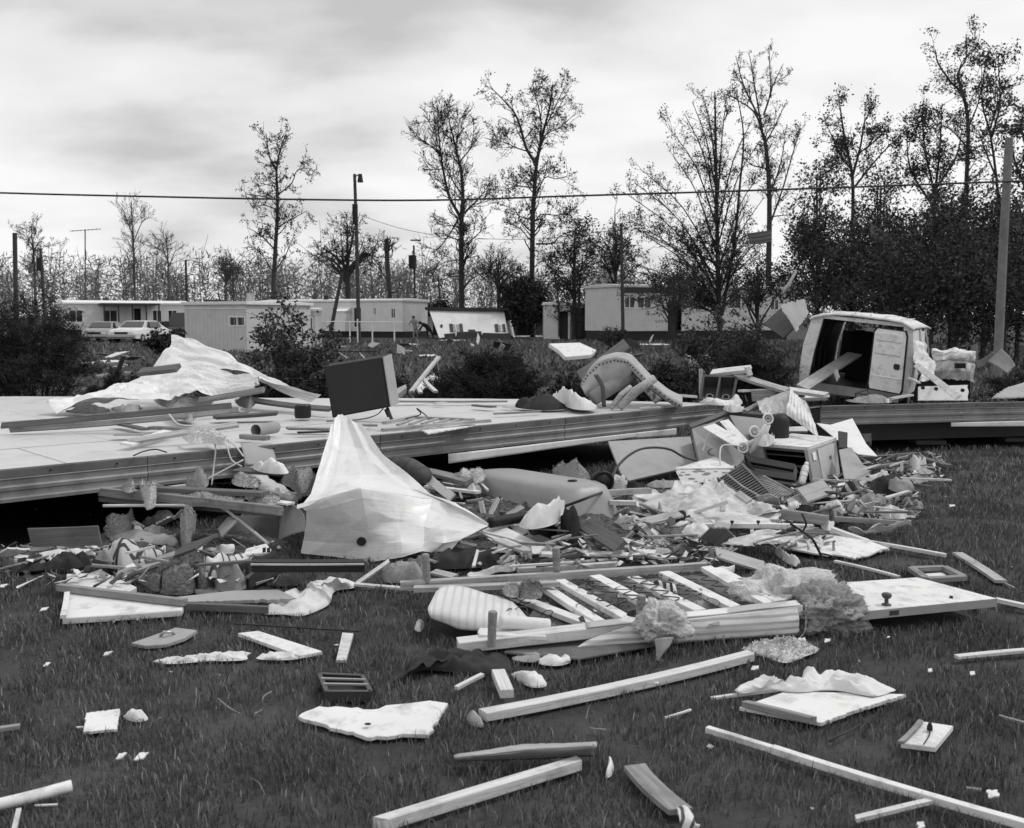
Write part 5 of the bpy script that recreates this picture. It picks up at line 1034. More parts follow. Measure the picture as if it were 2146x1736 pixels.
def dk5(x, y, z=0.0): return R5.g(x, y, ZD+.03+z)
for a, b, w_, t_, m_, rl, lab in (
  ((10, 588, .06), (1370, 468, .22), .055, .045, 'wood_dark', 80, 'long dark beam lying across the left deck'), ((55, 612, .02), (1410, 495, .12), .05, .04, 'wood_grey', 70, 'long pale beam just below the dark one on the left deck'),
  ((1180, 440, .12), (1560, 375, .28), .06, .04, 'wood_grey', 60, 'grey stud slanting up in front of the white sheet'), ((1160, 408, .16), (1330, 398, .16), .08, .03, 'wood_dark', 0, 'short black board under the white sheet edge'),
  ((755, 685, .03), (1405, 582, .12), .06, .03, 'wood', 30, 'wooden stud reaching to the rag clump on the left deck'), ((745, 700, .02), (1000, 622, .04), .10, .02, 'board_white', 10, 'white thin board end on the left deck'),
  ((890, 600, .02), (1110, 612, .02), .09, .03, 'wood_grey', 0, 'short flat board beneath the insulation strands'), ((1425, 650, .02), (1580, 662, .02), .07, .04, 'wood_grey', 0, 'short grey block near the rim right of the cords'),
  ((1430, 425, .10), (1960, 490, .06), .09, .03, 'wood_dark', 20, 'dark plank running right from the white sheet to the dark box'), ((1270, 540, .03), (1640, 515, .06), .20, .03, 'board_dark', 0, 'black board lying in the middle of the left deck'),
  ((1130, 520, .04), (1410, 492, .05), .08, .03, 'wood_pale', 0, 'pale lath crossing under the insulation clump'), ((830, 270, .55), (1055, 245, .6), .10, .04, 'wood_dark', 30, 'dark beam end poking from behind the white sheet'),
  ((690, 575, .02), (860, 610, .02), .08, .02, 'wood_dark', 0, 'thin dark strip in the middle of the bare left floor'), ((680, 640, .02), (850, 640, .02), .10, .01, 'board_grey', 0, 'small grey flap on the bare left floor'),
  ((1700, 605, .02), (1950, 608, .02), .10, .02, 'wood_grey', 0, 'weathered board right of the carpet roll'), ((1760, 628, .015), (1950, 622, .015), .05, .015, 'black', 0, 'black strip lying beside the carpet roll')):
    plank(dk(*a), dk(*b), w_, t_, m_, lab, roll=rl)
for pts, h_, m_, fb, lab in (([(895, 425, .05), (960, 405, .05), (1100, 410, .05), (1250, 450, .05), (1150, 478, .03), (980, 480, .03)], .16, 'fluff', 500, 'torn insulation along the crumpled sheet front'),
   ([(1000, 510, .03), (1060, 485, .03), (1140, 520, .03), (1130, 560, .03), (1060, 555, .03)], .14, 'fluff', 400, 'small insulation clump over the long beams'), ([(1390, 440, .04), (1450, 425, .04), (1510, 445, .04), (1470, 485, .03), (1410, 470, .03)], .12, 'fluff_grey', 300, 'grey insulation tuft right of the slanting stud'),
   ([(1080, 650, .03), (1160, 620, .03), (1250, 610, .03), (1320, 650, .03), (1330, 700, .03), (1220, 690, .03), (1110, 690, .03)], .17, 'cloth_white', 250, 'knotted white rag clump near the deck rim'), ([(650, 490, .02), (730, 460, .02), (830, 475, .02), (800, 500, .02), (700, 505, .02)], .1, 'cloth_grey', 0, 'grey cloth under the left end of the crumpled sheet'), ([(380, 500, .02), (470, 470, .02), (590, 475, .02), (640, 500, .02), (560, 515, .02), (430, 512, .02)], .08, 'board_dark', 0, 'dark rolled cloth under the left tip of the crumpled sheet')):
    heap([dk(*p) for p in pts], h_, m_, lab, 'insulation' if 'insul' in lab else 'cloth', 'insulation_clump' if 'insul' in lab else 'rag_clump', wr=.045, ws=10, fib=fb, fl=.06, seed=len(lab), footprint=False)
# carpet roll and drum
c0, c1 = dk(1630, 597, .055), dk(1570, 607, .055); c1 = c0+(c1-c0).normalized()*.3; t = empty('carpet_roll', (c0+c1)/2, 'short rolled carpet with dark open end on the left deck', 'roll')
MB().tube([c0, c1], .055, 18, cap=False).build('roll', 'board_grey', t, smooth=True); MB().ring(c0, c0-c1, .04, .015, 18, 6).build('rolled_edge', 'black', t); MB().tube([c0+(c1-c0)*.12, c0+(c1-c0)*.14], .05, 14).build('core', 'black', t)
c0 = R4.d(1792, 552, 10.9); c0.z = ZD+.03; t = empty('drum', c0, 'small dark drum standing left of the upright dark box', 'drum')
MB().tube([c0, c0+Vector((0, 0, .02)), c0+Vector((0, 0, .12)), c0+Vector((0, 0, .14))], [.08, .088, .088, .08], 18).build('body', 'black', t, smooth=False); MB().ring(c0+Vector((0, 0, .138)), (0, 0, 1), .082, .007, 18, 5).build('rim', 'steel_dark', t)
# upright dark box
Q = O_.ds([(697, 876, 10.9), (818, 853, 10.7), (802, 749, 10.9), (679, 769, 11.1)]); bk = Vector((.07, .12, .03)); t = empty('dark_box', Q[0], 'dark grey box standing tilted on one corner on the deck', 'box')
MB().prism(Q, bk).build('body', 'box_dark', t); MB().prism([p-Vector((0, .004, 0)) for p in (Q[0].lerp(Q[2], .03), Q[1].lerp(Q[3], .03), Q[2].lerp(Q[0], .03), Q[3].lerp(Q[1], .03))], Vector((0, -.006, 0))).build('front_panel', 'box_dark', t)
MB().prism([Q[1], Q[1]+bk, Q[2]+bk, Q[2]], Vector((.012, 0, .002))).build('edge_trim', 'board_grey', t)
a = R5.d(790, 165, 10.75); b = R5.d(820, 232, 10.6); b.z = ZD+.02; MB().tube([a, b], .02, 6).build('leg', 'black', t); MB().tube([R5.d(775, 170, 10.8), R5.d(795, 215, 10.8)], .012, 6).build('leg', 'black', t)
# slatted rack lying on the deck
t = empty('slat_rack', dk5(1030, 240), 'slatted wooden rack lying flat right of the dark box', 'rack')
for a, b in (((760, 292, .03), (1395, 236, .03)), ((770, 250, .05), (960, 210, .05)), ((960, 218, .05), (1300, 232, .05))): plank(dk5(*a), dk5(*b), .05, .03, 'wood', None, None, 'rail', parent=t)
for i in range(6): x = 850+i*72; plank(dk5(x, 262-i*3, .03), dk5(x+95, 222+i*1.5, .05), .035, .02, 'wood', None, None, 'slat', parent=t)
cord([dk5(900, 225, .05), dk5(985, 200, .15), dk5(965, 165, .3), dk5(1030, 215, .02)], .006, 'cord_dark', 'bent dark wire sticking up from the slatted rack', 'wire', 'wire')
panel([dk5(1010, 300), dk5(990, 290), dk5(1150, 272), dk5(1300, 255), (dk5(1310, 262)), dk5(1030, 312)], .012, 'board_white', 'ragged white strip along the rim right of the peaked sheet', 'strip', rag=.015)
for pts, h_, m_, lab in (([(1550, 155, 0), (1590, 110, 0), (1700, 90, 0), (1800, 100, 0), (1850, 160, 0), (1700, 172, 0)], .28, 'cloth_dark', 'dark blanket heap on the far deck left of the white folded pad'), ([(1770, 110, .05), (1790, 60, .1), (1850, 45, .1), (1960, 100, .05), (2030, 160, .02), (1900, 168, .02)], .2, 'cloth_white', 'white folded pad on the deck in front of the overturned sofa'), ([(1470, 155, 0), (1520, 130, 0), (1550, 140, 0), (1540, 162, 0)], .09, 'cloth_white', 'small white rag left of the dark blanket')):
    heap([dk5(*p) for p in pts], h_, m_, lab, 'cloth', 'blanket', wr=.035, ws=5, seed=len(lab))
for a, b, w_, m_, lab in (((820, 122, .02), (1500, 122, .02), .07, 'wood_grey', 'thin batten along the far deck edge'), ((1300, 145, .02), (1420, 155, .02), .08, 'wood_dark', 'small dark scrap on the far deck'), ((1420, 195, .01), (1700, 180, .01), .04, 'wood_grey', 'thin strip lying across the far white floor'), ((620, 262, .01), (730, 265, .01), .02, 'wood_grey', 'short thin stick right of the peaked sheet tip'), ((1070, 135, .02), (1130, 130, .02), .06, 'wood_pale', 'tiny pale chip at the far deck edge')):
    plank(dk5(*a), dk5(*b), w_, .02, m_, lab)
cord([dk5(430, 240, .05), dk5(620, 230, .02), dk5(720, 205, .05), dk5(765, 165, .2)], .006, 'cord_dark', 'thin dark flex curling under the dark box', 'wire', 'wire')
cord([dk(790, 765), dk(850, 740), dk(920, 728), dk(985, 745)], .006, 'cord_dark', 'curved dark wire on the bare left floor', 'wire', 'wire')
panel([R5.d(815, 60, 15.3), R5.d(900, 18, 15.6), R5.d(906, 40, 15.5), R5.d(830, 95, 15.1)], .1, 'board_grey', 'grey concrete block behind the dark box', 'block', 'concrete_block')
# broken white chair frame beyond the deck
t = empty('chair_frame', R2.g(720, 1300), 'broken white chair frame standing beyond the deck', 'chair')
for a, b in (((640, 1312, 16), (812, 1095, 16.6)), ((720, 1240, 16.3), (795, 1312, 16)), ((680, 1285, 16.1), (700, 1320, 16)), ((790, 1120, 16.5), (800, 1200, 17))): plank(R2.d(*a), R2.d(*b), .07, .04, 'wood_pale', None, None, 'leg', parent=t)
panel(R2.gs([(660, 1260, .1), (800, 1190, .1), (830, 1250, .1), (700, 1300, .1)]), .03, 'board_white', 'pale board on the grass beside the broken chair frame', rag=.03)
panel(R2.ds([(1500, 1000, 34), (1690, 1010, 35), (1795, 1050, 34), (1760, 1075, 33), (1600, 1095, 32), (1560, 1060, 33)]), .12, 'board_white', 'pale mattress-like slab lying tilted behind the leafy shrub', 'mattress', 'slab')
# far lawn scraps
random.seed(21)
FS = [(R1, 600, 1130, 'white paper scrap in front of the parked cars'), (R1, 680, 1120, 'triangular pale scrap on the far left lawn'), (R2, 740, 1085, 'pale tuft on the lawn right of the low junipers'), (R2, 1350, 965, 'white sheet at the foot of the tallest trunk'), (R2, 900, 990, 'small white scrap before the slumped house'), (R2, 610, 1015, 'white strip before the two people'), (R3, 200, 860, 'white rag on the twigs under the porch'), (R3, 520, 930, 'bright scrap beside the dark evergreen near the van'), (R3, 400, 918, 'pale strip on the lawn under the maple'), (R2, 60, 1040, 'pale torn sheet below the clapboard home')]
for fr, x, y, lab in FS:
    p = fr.g(x, y, .05); s_ = p.y*.012; heap([p+Vector((math.cos(a)*s_*random.uniform(.6, 1.5), math.sin(a)*s_*2*random.uniform(.6, 1.2), 0)) for a in np.linspace(0, 2*math.pi, 8)[:-1]], s_*.5, 'cloth_white', lab, 'scrap', 'scrap', 6, 20, wr=s_*.15, ws=4)
for fr, a, b, w_, m_, lab in ((R1, (700, 1260, 0), (770, 1085, .75), .12, 'wood_dark', 'black charred post leaning up behind the left deck'), (R1, (600, 1215, .1), (800, 1190, .15), .3, 'wood_grey', 'grey board on the lawn crossing the black post'), (R1, (420, 1300, .1), (540, 1290, .15), .5, 'wood_grey', 'grey boards stacked behind the deck by the big evergreen'), (R2, (140, 1060, .3), (425, 1060, .35), .05, 'black', 'thin black rail over the grass left of the juniper'), (R3, (330, 990, .1), (415, 1030, .1), .2, 'wood_dark', 'dark board on the lawn behind the sink')):
    plank(fr.g(*a), fr.g(*b), w_, .05, m_, lab)

# ------------------------------------------------------------------ overturned sofa, sink and boards on the deck (right part)
def sofa():
    c = R6.g(250, 360, ZD); t = empty('overturned_sofa', c, 'overturned sofa with arched upholstered back and studded edge on the deck', 'sofa')
    arch = [(0, 240), (40, 170), (110, 105), (200, 80), (280, 92), (340, 150), (420, 230), (520, 310), (605, 355)]
    fr_ = [R6.d(x, y, 12.6-.0006*x) for x, y in arch]; bk = [p+Vector((.12, .75, .04)) for p in fr_]
    inn = [R6.d(x*.9+25, y+78 if 1 < i < 6 else y+60, 12.55) for i, (x, y) in enumerate(arch)]
    sheet([fr_, [a.lerp(b, .5)+Vector((0, 0, .03)) for a, b in zip(fr_, bk)], bk], 'upholstery', None, None, 'arched_back', 5, 5, .7, .01, 3, parent=t, thick=.06)
    sheet([[p+Vector((0, .01, 0)) for p in fr_[:6]], [R6.d(x, y, 12.45) for x, y in ((20, 280), (70, 235), (130, 185), (195, 150), (250, 140), (310, 160))], [R6.d(x, y, 12.5) for x, y in ((38, 312), (92, 292), (152, 265), (205, 235), (255, 205), (300, 180))]], 'upholstery', None, None, 'end_panel', 6, 6, .7, .01, 4, parent=t, thick=.03)
    sheet([[R6.d(280, 150, 12.6), R6.d(360, 230, 12.4), R6.d(480, 320, 12.2)], [R6.d(330, 210, 12.5), R6.d(390, 290, 12.3), R6.d(440, 345, 12.2)]], 'plaid_dark', None, None, 'plaid_cover', 8, 6, .5, .02, 4, parent=t, thick=.03)
    MB().tube([R6.d(75, 320, 12.4), R6.d(170, 255, 12.5), R6.d(290, 180, 12.6)], [.09, .1, .1], 12).build('bolster', 'cloth_grey', t, smooth=True)
    sheet([[R6.d(78, 180, 12.3), R6.d(118, 250, 12.25), R6.d(128, 370, 12.2)], [R6.d(105, 175, 12.3), R6.d(145, 250, 12.25), R6.d(152, 370, 12.2)]], 'board_dark', None, None, 'strap', 6, 3, .6, .005, 4, parent=t, thick=.02)
    for a, b, r_ in (((230, 372), (440, 200), .05), ((180, 378), (300, 250), .03)): MB().tube([R6.d(*a, 12.1), R6.d(*[(p+q)/2 for p, q in zip(a, b)], 12.15)+Vector((0, 0, .03)), R6.d(*b, 12.2)], [r_, r_*1.15, r_], 10).build('leg', 'wood', t, smooth=True)
    st = MB()
    for i in range(len(fr_)-1):
        for q in range(4): p = fr_[i].lerp(fr_[i+1], q/4)+Vector((0, -.02, -.03)); st.tube([p, p-Vector((0, .012, 0))], .011, 6)
    st.build('stud_row', 'black', t, kind='stuff')
sofa()
plank(R6.d(-10, 190, 14.5), R6.d(270, -5, 15.2), .16, .04, 'wood_dark', 'dark weathered fence board slanting up behind the sofa', roll=60)
def sink():
    c = R6.d(820, 330, 13.2); t = empty('double_sink', (c.x, c.y, ZD), 'black double-bowl kitchen sink standing on edge with two drains', 'sink')
    Q = [R6.d(700, 325, 13.1), R6.d(905, 335, 13.0), R6.d(935, 188, 13.35), R6.d(722, 182, 13.4)]; n_ = (Q[1]-Q[0]).cross(Q[3]-Q[0]).normalized(); n_ = -n_ if n_.y > 0 else n_
    def q(a, b, e_=0): return Q[0].lerp(Q[1], a).lerp(Q[3].lerp(Q[2], a), b)+n_*e_
    for (a0, a1) in ((.07, .47), (.53, .93)):
        mb = MB(); o4 = [q(a0, .08, .0), q(a1, .08), q(a1, .92), q(a0, .92)]; i4 = [q(a0+.05, .15, -.16), q(a1-.05, .15, -.16), q(a1-.05, .85, -.16), q(a0+.05, .85, -.16)]
        mb.add(o4+i4, [(i, (i+1) % 4, (i+1) % 4+4, i+4) for i in range(4)]+[(4, 5, 6, 7)]); bo = mb.build('bowl', 'steel_dark', t)
        dc = q((a0+a1)/2, .45, -.15); MB().ring(dc, n_, .042, .010, 16, 6).build('drain_ring', 'steel', bo); MB().tube([dc, dc+n_*.004], .036, 12).build('drain', 'black', bo)
    rm = MB(); cs = [(0, .03), (.03, 0), (.97, 0), (1, .03), (1, .97), (.97, 1), (.03, 1), (0, .97)]
    for x0, x1, y0, y1 in ((0, 1, 0, .08), (0, 1, .92, 1), (0, .07, .08, .92), (.93, 1, .08, .92), (.47, .53, .08, .92)): rm.prism([q(x0, y0, .012), q(x1, y0, .012), q(x1, y1, .012), q(x0, y1, .012)], -n_*.024)
    rm.build('rim', 'steel_dark', t)
sink()
for a, b, w_, t_, m_, rl, lab in (
  ((778, 170, 13.6), (1000, 145, 13.3), .12, .05, 'board_white', 30, 'white window casing lying above the black sink'), ((985, 130, 13.2), (1003, 185, 13.2), .1, .06, 'board_white', 0, 'white end piece of the window casing'),
  ((920, 182, 13.4), (1225, 275, 12.6), .10, .04, 'wood', 20, 'wooden stud slanting down from the white casing'), ((1000, 215, 13.5), (1210, 265, 12.9), .08, .03, 'wood_pale', 20, 'pale lath lying on the slanting stud'),
  ((945, 275, 13.0), (1140, 270, 13.2), .06, .03, 'wood_pale', 0, 'pale horizontal lath right of the sink'), ((1015, 305, 12.8), (1150, 300, 12.8), .14, .05, 'wood_grey', 80, 'grey board on edge right of the sink'), ((712, 150, 14), (712, 300, 13.6), .05, .03, 'wood_grey', 0, 'thin upright stick left of the sink'),
  ((560, 300, 13.2), (690, 310, 13.2), .05, .03, 'wood_pale', 0, 'thin pale stick between sofa and sink'), ((1240, 270, 12.7), (1455, 300, 12.5), .16, .04, 'wood_pale', 10, 'wide pale plank at the foot of the van plank'), ((1200, 330, 12.8), (1460, 318, 12.8), .08, .04, 'wood', 0, 'wooden batten between the two decks'), ((350, 375, 12.3), (470, 370, 12.3), .08, .02, 'board_white', 0, 'white strip lying under the sofa leg')):
    plank(R6.d(*a), R6.d(*b), w_, t_, m_, lab, roll=rl)
heap(R6.ds([(715, 345, 12.6), (760, 318, 12.9), (880, 330, 12.7), (930, 300, 13), (960, 350, 12.3), (850, 360, 12.3)]), .1, 'cloth_white', 'white rags heaped at the foot of the sink', 'rag', 'rag', wr=.04, ws=9)
heap(R6.ds([(850, 380, 11.9), (880, 355, 12.1), (950, 360, 12.1), (975, 390, 11.8), (900, 400, 11.8)]), .1, 'cloth_white', 'white crumpled paper at the deck corner below the sink', 'paper', 'crumpled_paper', wr=.04, ws=9)
# bent sheet standing at the deck corner
sheet([R6.ds([(1040, 330, 11.7), (1140, 290, 11.8), (1245, 262, 11.7)]), R6.ds([(1075, 410, 11.3), (1140, 415, 11.4), (1218, 412, 11.3)])], 'metal_grey', 'grey bent sheet leaning at the deck corner left of its bright fold', 'metal sheet', 'bent_sheet', 10, 10, .5, .02, 3, crease=.03, cc=(4, 3), seed=3, smooth=False)
sheet([R6.ds([(1243, 264, 11.7), (1300, 310, 11.5), (1342, 352, 11.3)]), R6.ds([(1230, 345, 11.4), (1310, 400, 11.1), (1385, 465, 10.9)]), R6.ds([(1216, 412, 11.25), (1320, 485, 10.9), (1415, 552, 10.6)])], 'metal_white', 'bright ribbed fold of sheet metal sloping toward the stove', 'metal sheet', 'bent_sheet', 20, 10, .5, .015, 3, corr=.014, cn=8, cdir='u', crease=.025, cc=(4, 4), seed=9)

# wreckage strewn over the far lawn
def far_wreck():
    rnd = random.Random(44)
    for fr, x0, x1, y0, y1, n, where in ((R1, 560, 1000, 1060, 1230, 9, 'on the far left lawn before the parked cars'), (R2, 120, 620, 1000, 1110, 9, 'on the far lawn below the clapboard home'), (R2, 850, 1450, 985, 1050, 7, 'on the far lawn before the slumped house'), (R3, 30, 480, 830, 960, 9, 'on the far lawn below the long white home')):
        for i in range(n):
            p = fr.g(rnd.uniform(x0, x1), rnd.uniform(y0, y1), rnd.uniform(.08, .35)); s_ = p.y*rnd.uniform(.004, .014); asp = rnd.uniform(.2, .8); R_ = Matrix.Rotation(rnd.uniform(0, 6.28), 3, 'Z') @ Matrix.Rotation(rnd.gauss(0, .6), 3, 'X') @ Matrix.Rotation(rnd.gauss(0, .5), 3, 'Y'); k = 4
            pts = [p+R_ @ Vector((math.cos(a)*s_*rnd.uniform(.8, 1.2), math.sin(a)*s_*asp*rnd.uniform(.8, 1.2), 0)) for a in (rnd.uniform(-.3, .3)+2*math.pi*q/k for q in range(k))]; m_ = rnd.choice(('board_white', 'board_grey', 'wood_grey', 'board_dark', 'wood_pale')); tone = {'board_white': 'white', 'wood_pale': 'white', 'board_dark': 'dark'}.get(m_, 'grey')
            panel(pts, .02, m_, tone+' board scrap '+where, 'board', 'board_scrap', group=tone+' board scraps '+where, rag=.02, ragedges=(0, 2), seed=i)
far_wreck()
# ------------------------------------------------------------------ the debris pile in front of the deck
# --- peaked white sheet metal
pk = sheet([R5.ds([(466, 272, 8.45), (482, 235, 8.5), (498, 200, 8.55), (520, 192, 8.55), (565, 222, 8.5), (600, 245, 8.45), (622, 262, 8.4)]), R5.ds([(425, 380, 8.25), (480, 380, 8.28), (535, 380, 8.3), (600, 385, 8.3), (650, 395, 8.25), (700, 410, 8.2), (752, 432, 8.1)]),
       R5.ds([(370, 555, 7.9), (450, 555, 7.95), (540, 555, 7.95), (650, 560, 7.95), (740, 560, 7.93), (820, 555, 7.9), (905, 545, 7.8)]), R5.ds([(335, 650, 7.35), (430, 645, 7.4), (560, 612, 7.45), (700, 612, 7.5), (820, 622, 7.58), (930, 640, 7.55), (1038, 664, 7.45)]),
       R5.ds([(248, 738, 6.93), (420, 690, 6.95), (630, 634, 7.0), (900, 674, 7.25), (1060, 692, 7.36), (1165, 716, 7.34), (1385, 852, 7.0)]), R5.ds([(312, 775, 6.95), (460, 738, 6.97), (640, 690, 7.0), (880, 727, 7.2), (1040, 752, 7.28), (1150, 795, 7.22), (1380, 860, 6.98)]),
       R5.ds([(305, 860, 7.02), (480, 850, 7.04), (670, 850, 7.04), (860, 835, 7.12), (1000, 852, 7.1), (1120, 885, 6.98), (1300, 902, 6.9)]), R5.ds([(295, 940, 7.08), (480, 955, 7.08), (680, 960, 7.05), (870, 950, 6.98), (1010, 955, 7.0), (1120, 960, 6.86), (1220, 942, 6.86)]),
       R5.ds([(285, 1008, 7.1), (480, 1040, 7.08), (665, 1076, 7.03), (880, 1045, 6.95), (1000, 1018, 6.92), (1060, 1012, 6.9), (1155, 1010, 6.86)])], 'metal_white', 'large ribbed white sheet metal rising to a peak and folding toward the camera mid-wreck', 'metal sheet', 'roof_sheet', 12, 16, .05, .005, 3, corr=.0006, cn=40, crease=.03, cc=(3, 4), rag=.12, seed=6, smooth=False)
c = R5.d(637, 950, 7.06); MB().tube([c+Vector((0, .03, 0)), c-Vector((0, .012, 0))], .032, 18).build('vent_hole', 'black', pk)
sheet([R5.ds([(165, 770, 7.5), (200, 735, 7.4), (235, 730, 7.25)]), R5.ds([(150, 860, 7.45), (215, 800, 7.3), (300, 800, 7.15)]), R5.ds([(140, 950, 7.4), (200, 920, 7.25), (300, 890, 7.1)])], 'metal_grey', 'grey curled sheet end left of the creased white siding', 'metal sheet', 'curled_sheet', 8, 8, .9, .005, 4)
def many(fr, rows, **kw):
    for r in rows:
        a, b, w_, t_, m_, rl, lab = r[:7]; nm = r[7] if len(r) > 7 else 'plank'; plank(fr.g(*a), fr.g(*b), w_*.82, t_*(.62 if t_ > .05 else .8), m_, lab, {'timber': 'timber', 'stick': 'stick', 'post': 'post'}.get(nm, 'plank'), nm, roll=rl, **kw)
def softs(fr, rows):
    for r in rows:
        pts, zb, m_, wr, ws, fib, lab, cat, nm = r; heap(fr.gs(pts, zb), 0, m_, lab, cat, nm, wr=wr, ws=ws, fib=fib, fl=.05, seed=len(lab)+len(pts))
# --- left: under the rim
many(R4, [((590, 978, .36), (1665, 1092, .36), .05, .10, 'wood_grey', 0, 'long wall stud spanning the pile below the left rim', 'timber'), ((595, 1020, .30), (1640, 1105, .31), .05, .05, 'wood_dark', 0, 'thinner dark stud below the long wall stud', 'timber'),
  ((940, 962, .42), (1570, 992, .42), .12, .04, 'wood_dark', 0, 'black board lying above the long wall stud', 'plank'), ((1400, 850, .5), (1690, 870, .5), .08, .03, 'wood_dark', 20, 'dark lath under the white rag by the rim', 'plank'), ((1530, 1020, .36), (1720, 1050, .36), .1, .02, 'board_white', 0, 'white board scrap at the right end of the long stud', 'plank'),
  ((180, 1250, .18), (590, 1235, .2), .16, .03, 'wood_dark', 90, 'dark board standing on edge in the shadow under the left rim', 'plank'), ((180, 1318, .06), (310, 1305, .08), .05, .04, 'wood_pale', 0, 'short pale lath in the shadow at far left', 'plank'), ((0, 1340, .05), (180, 1322, .05), .08, .04, 'wood_dark', 0, 'dark plank end in the shadow at the left edge', 'plank')])
cord([R4.g(610, 1062, .33), R4.g(850, 1060, .33), R4.g(1090, 1060, .33), R4.g(1290, 1066, .33), R4.g(1400, 1135, .25), R4.g(1500, 1215, .16), R4.g(1590, 1290, .08)], .012, 'cord_white', 'pale bent conduit arching down in front of the long stud', 'conduit', 'conduit')
cord([R4.g(1108, 1060, .33), R4.g(1115, 1150, .22), R4.g(1118, 1250, .13)], .009, 'cord_white', 'white cord hanging straight from the conduit', 'cord', 'cord')
for pts, lab in (([(1240, 670, 8.8), (1275, 712, 8.45), (1265, 830, 8.38), (1252, 940, 8.3)], 'pale cord hanging down over the rim'), ([(1440, 790, 8.4), (1300, 865, 8.32), (1180, 930, 8.25)], 'pale cord slanting left below the rim'), ([(1000, 520, 9.6), (1060, 580, 9.4), (1180, 590, 9.3), (1260, 620, 9.2)], 'thin string trailing from the insulation clump to the rags'), ([(1300, 650, 9.0), (1340, 705, 8.5), (1370, 790, 8.42), (1430, 830, 8.4)], 'white string looping from the rag clump over the rim'), ([(1330, 660, 9.0), (1390, 705, 8.55), (1440, 770, 8.45)], 'short white string at the rim corner')):
    cord([R4.d(*p) for p in pts], .007, 'cord_white', lab, 'cord', 'cord', group='cords trailing over the left rim')
sheet([R4.ds([(1422, 690, 8.62), (1520, 688, 8.74), (1612, 692, 8.86)]), R4.ds([(1440, 760, 8.52), (1530, 760, 8.62), (1630, 765, 8.74)]), R4.ds([(1455, 815, 8.46), (1550, 825, 8.56), (1645, 840, 8.66)])], 'board_grey', 'grey flap hanging over the rim left of the tall peak', 'flap', 'hanging_flap', 6, 6, .6, .02, 4)
sheet([R4.ds([(1445, 800, 8.6), (1540, 850, 8.5), (1640, 930, 8.4), (1790, 990, 8.3)]), R4.ds([(1480, 870, 8.4), (1550, 910, 8.3), (1620, 970, 8.2), (1770, 1010, 8.1)]), R4.ds([(1540, 950, 8.3), (1580, 990, 8.2), (1680, 1030, 8.1), (1740, 1035, 8.0)])], 'fluff', 'curled insulation batt with torn lower edge left of the tall peak', 'insulation', 'insulation_batt', 7, 7, .8, .04, 6, rag=.8, thick=.04, ridge=.02, rs=10)
softs(R4, [([(1480, 820), (1530, 795), (1600, 790), (1660, 820), (1692, 865), (1600, 870), (1500, 850)], .52, 'cloth_white', .03, 8, 0, 'white rag lying under the rim above the insulation batt', 'rag', 'rag'),
  ([(1655, 925), (1680, 870), (1740, 838), (1800, 850), (1855, 895), (1840, 960), (1760, 985), (1700, 950)], .35, 'fluff_grey', .03, 7, 300, 'grey fluffy batt against the left flank of the tall peak', 'insulation', 'insulation_clump'), ([(1720, 940), (1790, 910), (1850, 910), (1845, 985), (1760, 1000)], .3, 'fluff', .03, 8, 300, 'pale fluffy wad below the grey batt at the tall peak', 'insulation', 'insulation_clump'),
  ([(1355, 920), (1400, 875), (1480, 880), (1520, 920), (1500, 950), (1400, 945)], .42, 'fluff', .03, 9, 400, 'insulation wad under the rim left of the curled batt', 'insulation', 'insulation_clump'), ([(1080, 920), (1150, 830), (1190, 850), (1215, 900), (1200, 945), (1100, 950)], .42, 'cloth_grey', .03, 9, 100, 'grey rag standing against the siding strip', 'rag', 'rag'),
  ([(700, 960), (740, 915), (770, 935), (765, 975), (720, 980)], .40, 'fluff', .02, 9, 250, 'small insulation tuft on the left end of the long stud', 'insulation', 'insulation_clump'), ([(800, 945), (850, 925), (930, 945), (960, 990), (900, 1000), (890, 1060), (840, 1080), (820, 1010)], .34, 'fluff', .04, 9, 700, 'ragged insulation tuft draped over the long stud', 'insulation', 'insulation_clump'),
  ([(1040, 1010), (1150, 985), (1280, 1000), (1420, 1030), (1300, 1040), (1150, 1030)], .38, 'fluff_grey', .03, 9, 300, 'grey insulation along the middle of the long stud', 'insulation', 'insulation_clump'), ([(1450, 1030), (1520, 1000), (1600, 1005), (1640, 1055), (1540, 1065)], .34, 'fluff', .04, 9, 400, 'insulation tuft near the right end of the long stud', 'insulation', 'insulation_clump'),
  ([(585, 1210), (620, 1110), (660, 1080), (730, 1085), (760, 1180), (740, 1240), (660, 1262), (610, 1250)], .10, 'fluff_grey', .05, 8, 600, 'tall insulation wad hanging in the shadow below the left rim', 'insulation', 'insulation_clump'), ([(1040, 1200), (1060, 1090), (1120, 1075), (1130, 1180), (1090, 1290), (1040, 1290)], .10, 'fluff_grey', .03, 8, 200, 'insulation strip hanging behind the white cord', 'insulation', 'insulation_clump'),
  ([(730, 1210), (880, 1180), (980, 1200), (990, 1260), (840, 1290), (720, 1270)], .06, 'cloth_grey', .05, 6, 0, 'grey carpet heap in the shadow under the long stud', 'cloth', 'carpet_heap'), ([(1180, 1320), (1260, 1285), (1340, 1300), (1345, 1350), (1220, 1360)], .06, 'cloth_grey', .03, 7, 0, 'pale cushion under the long stud near the conduit foot', 'cushion', 'cushion')])
sheet([R4.ds([(1360, 1120, 7.9), (1480, 1110, 8.0), (1650, 1115, 8.0)]), R4.ds([(1340, 1190, 7.8), (1500, 1200, 7.9), (1650, 1230, 7.9)]), R4.ds([(1360, 1260, 7.7), (1500, 1300, 7.8), (1640, 1310, 7.8)])], 'board_dark', 'dark curtain-like panel behind the conduit', 'panel', 'dark_sheet', 6, 6, .6, .05, 3)
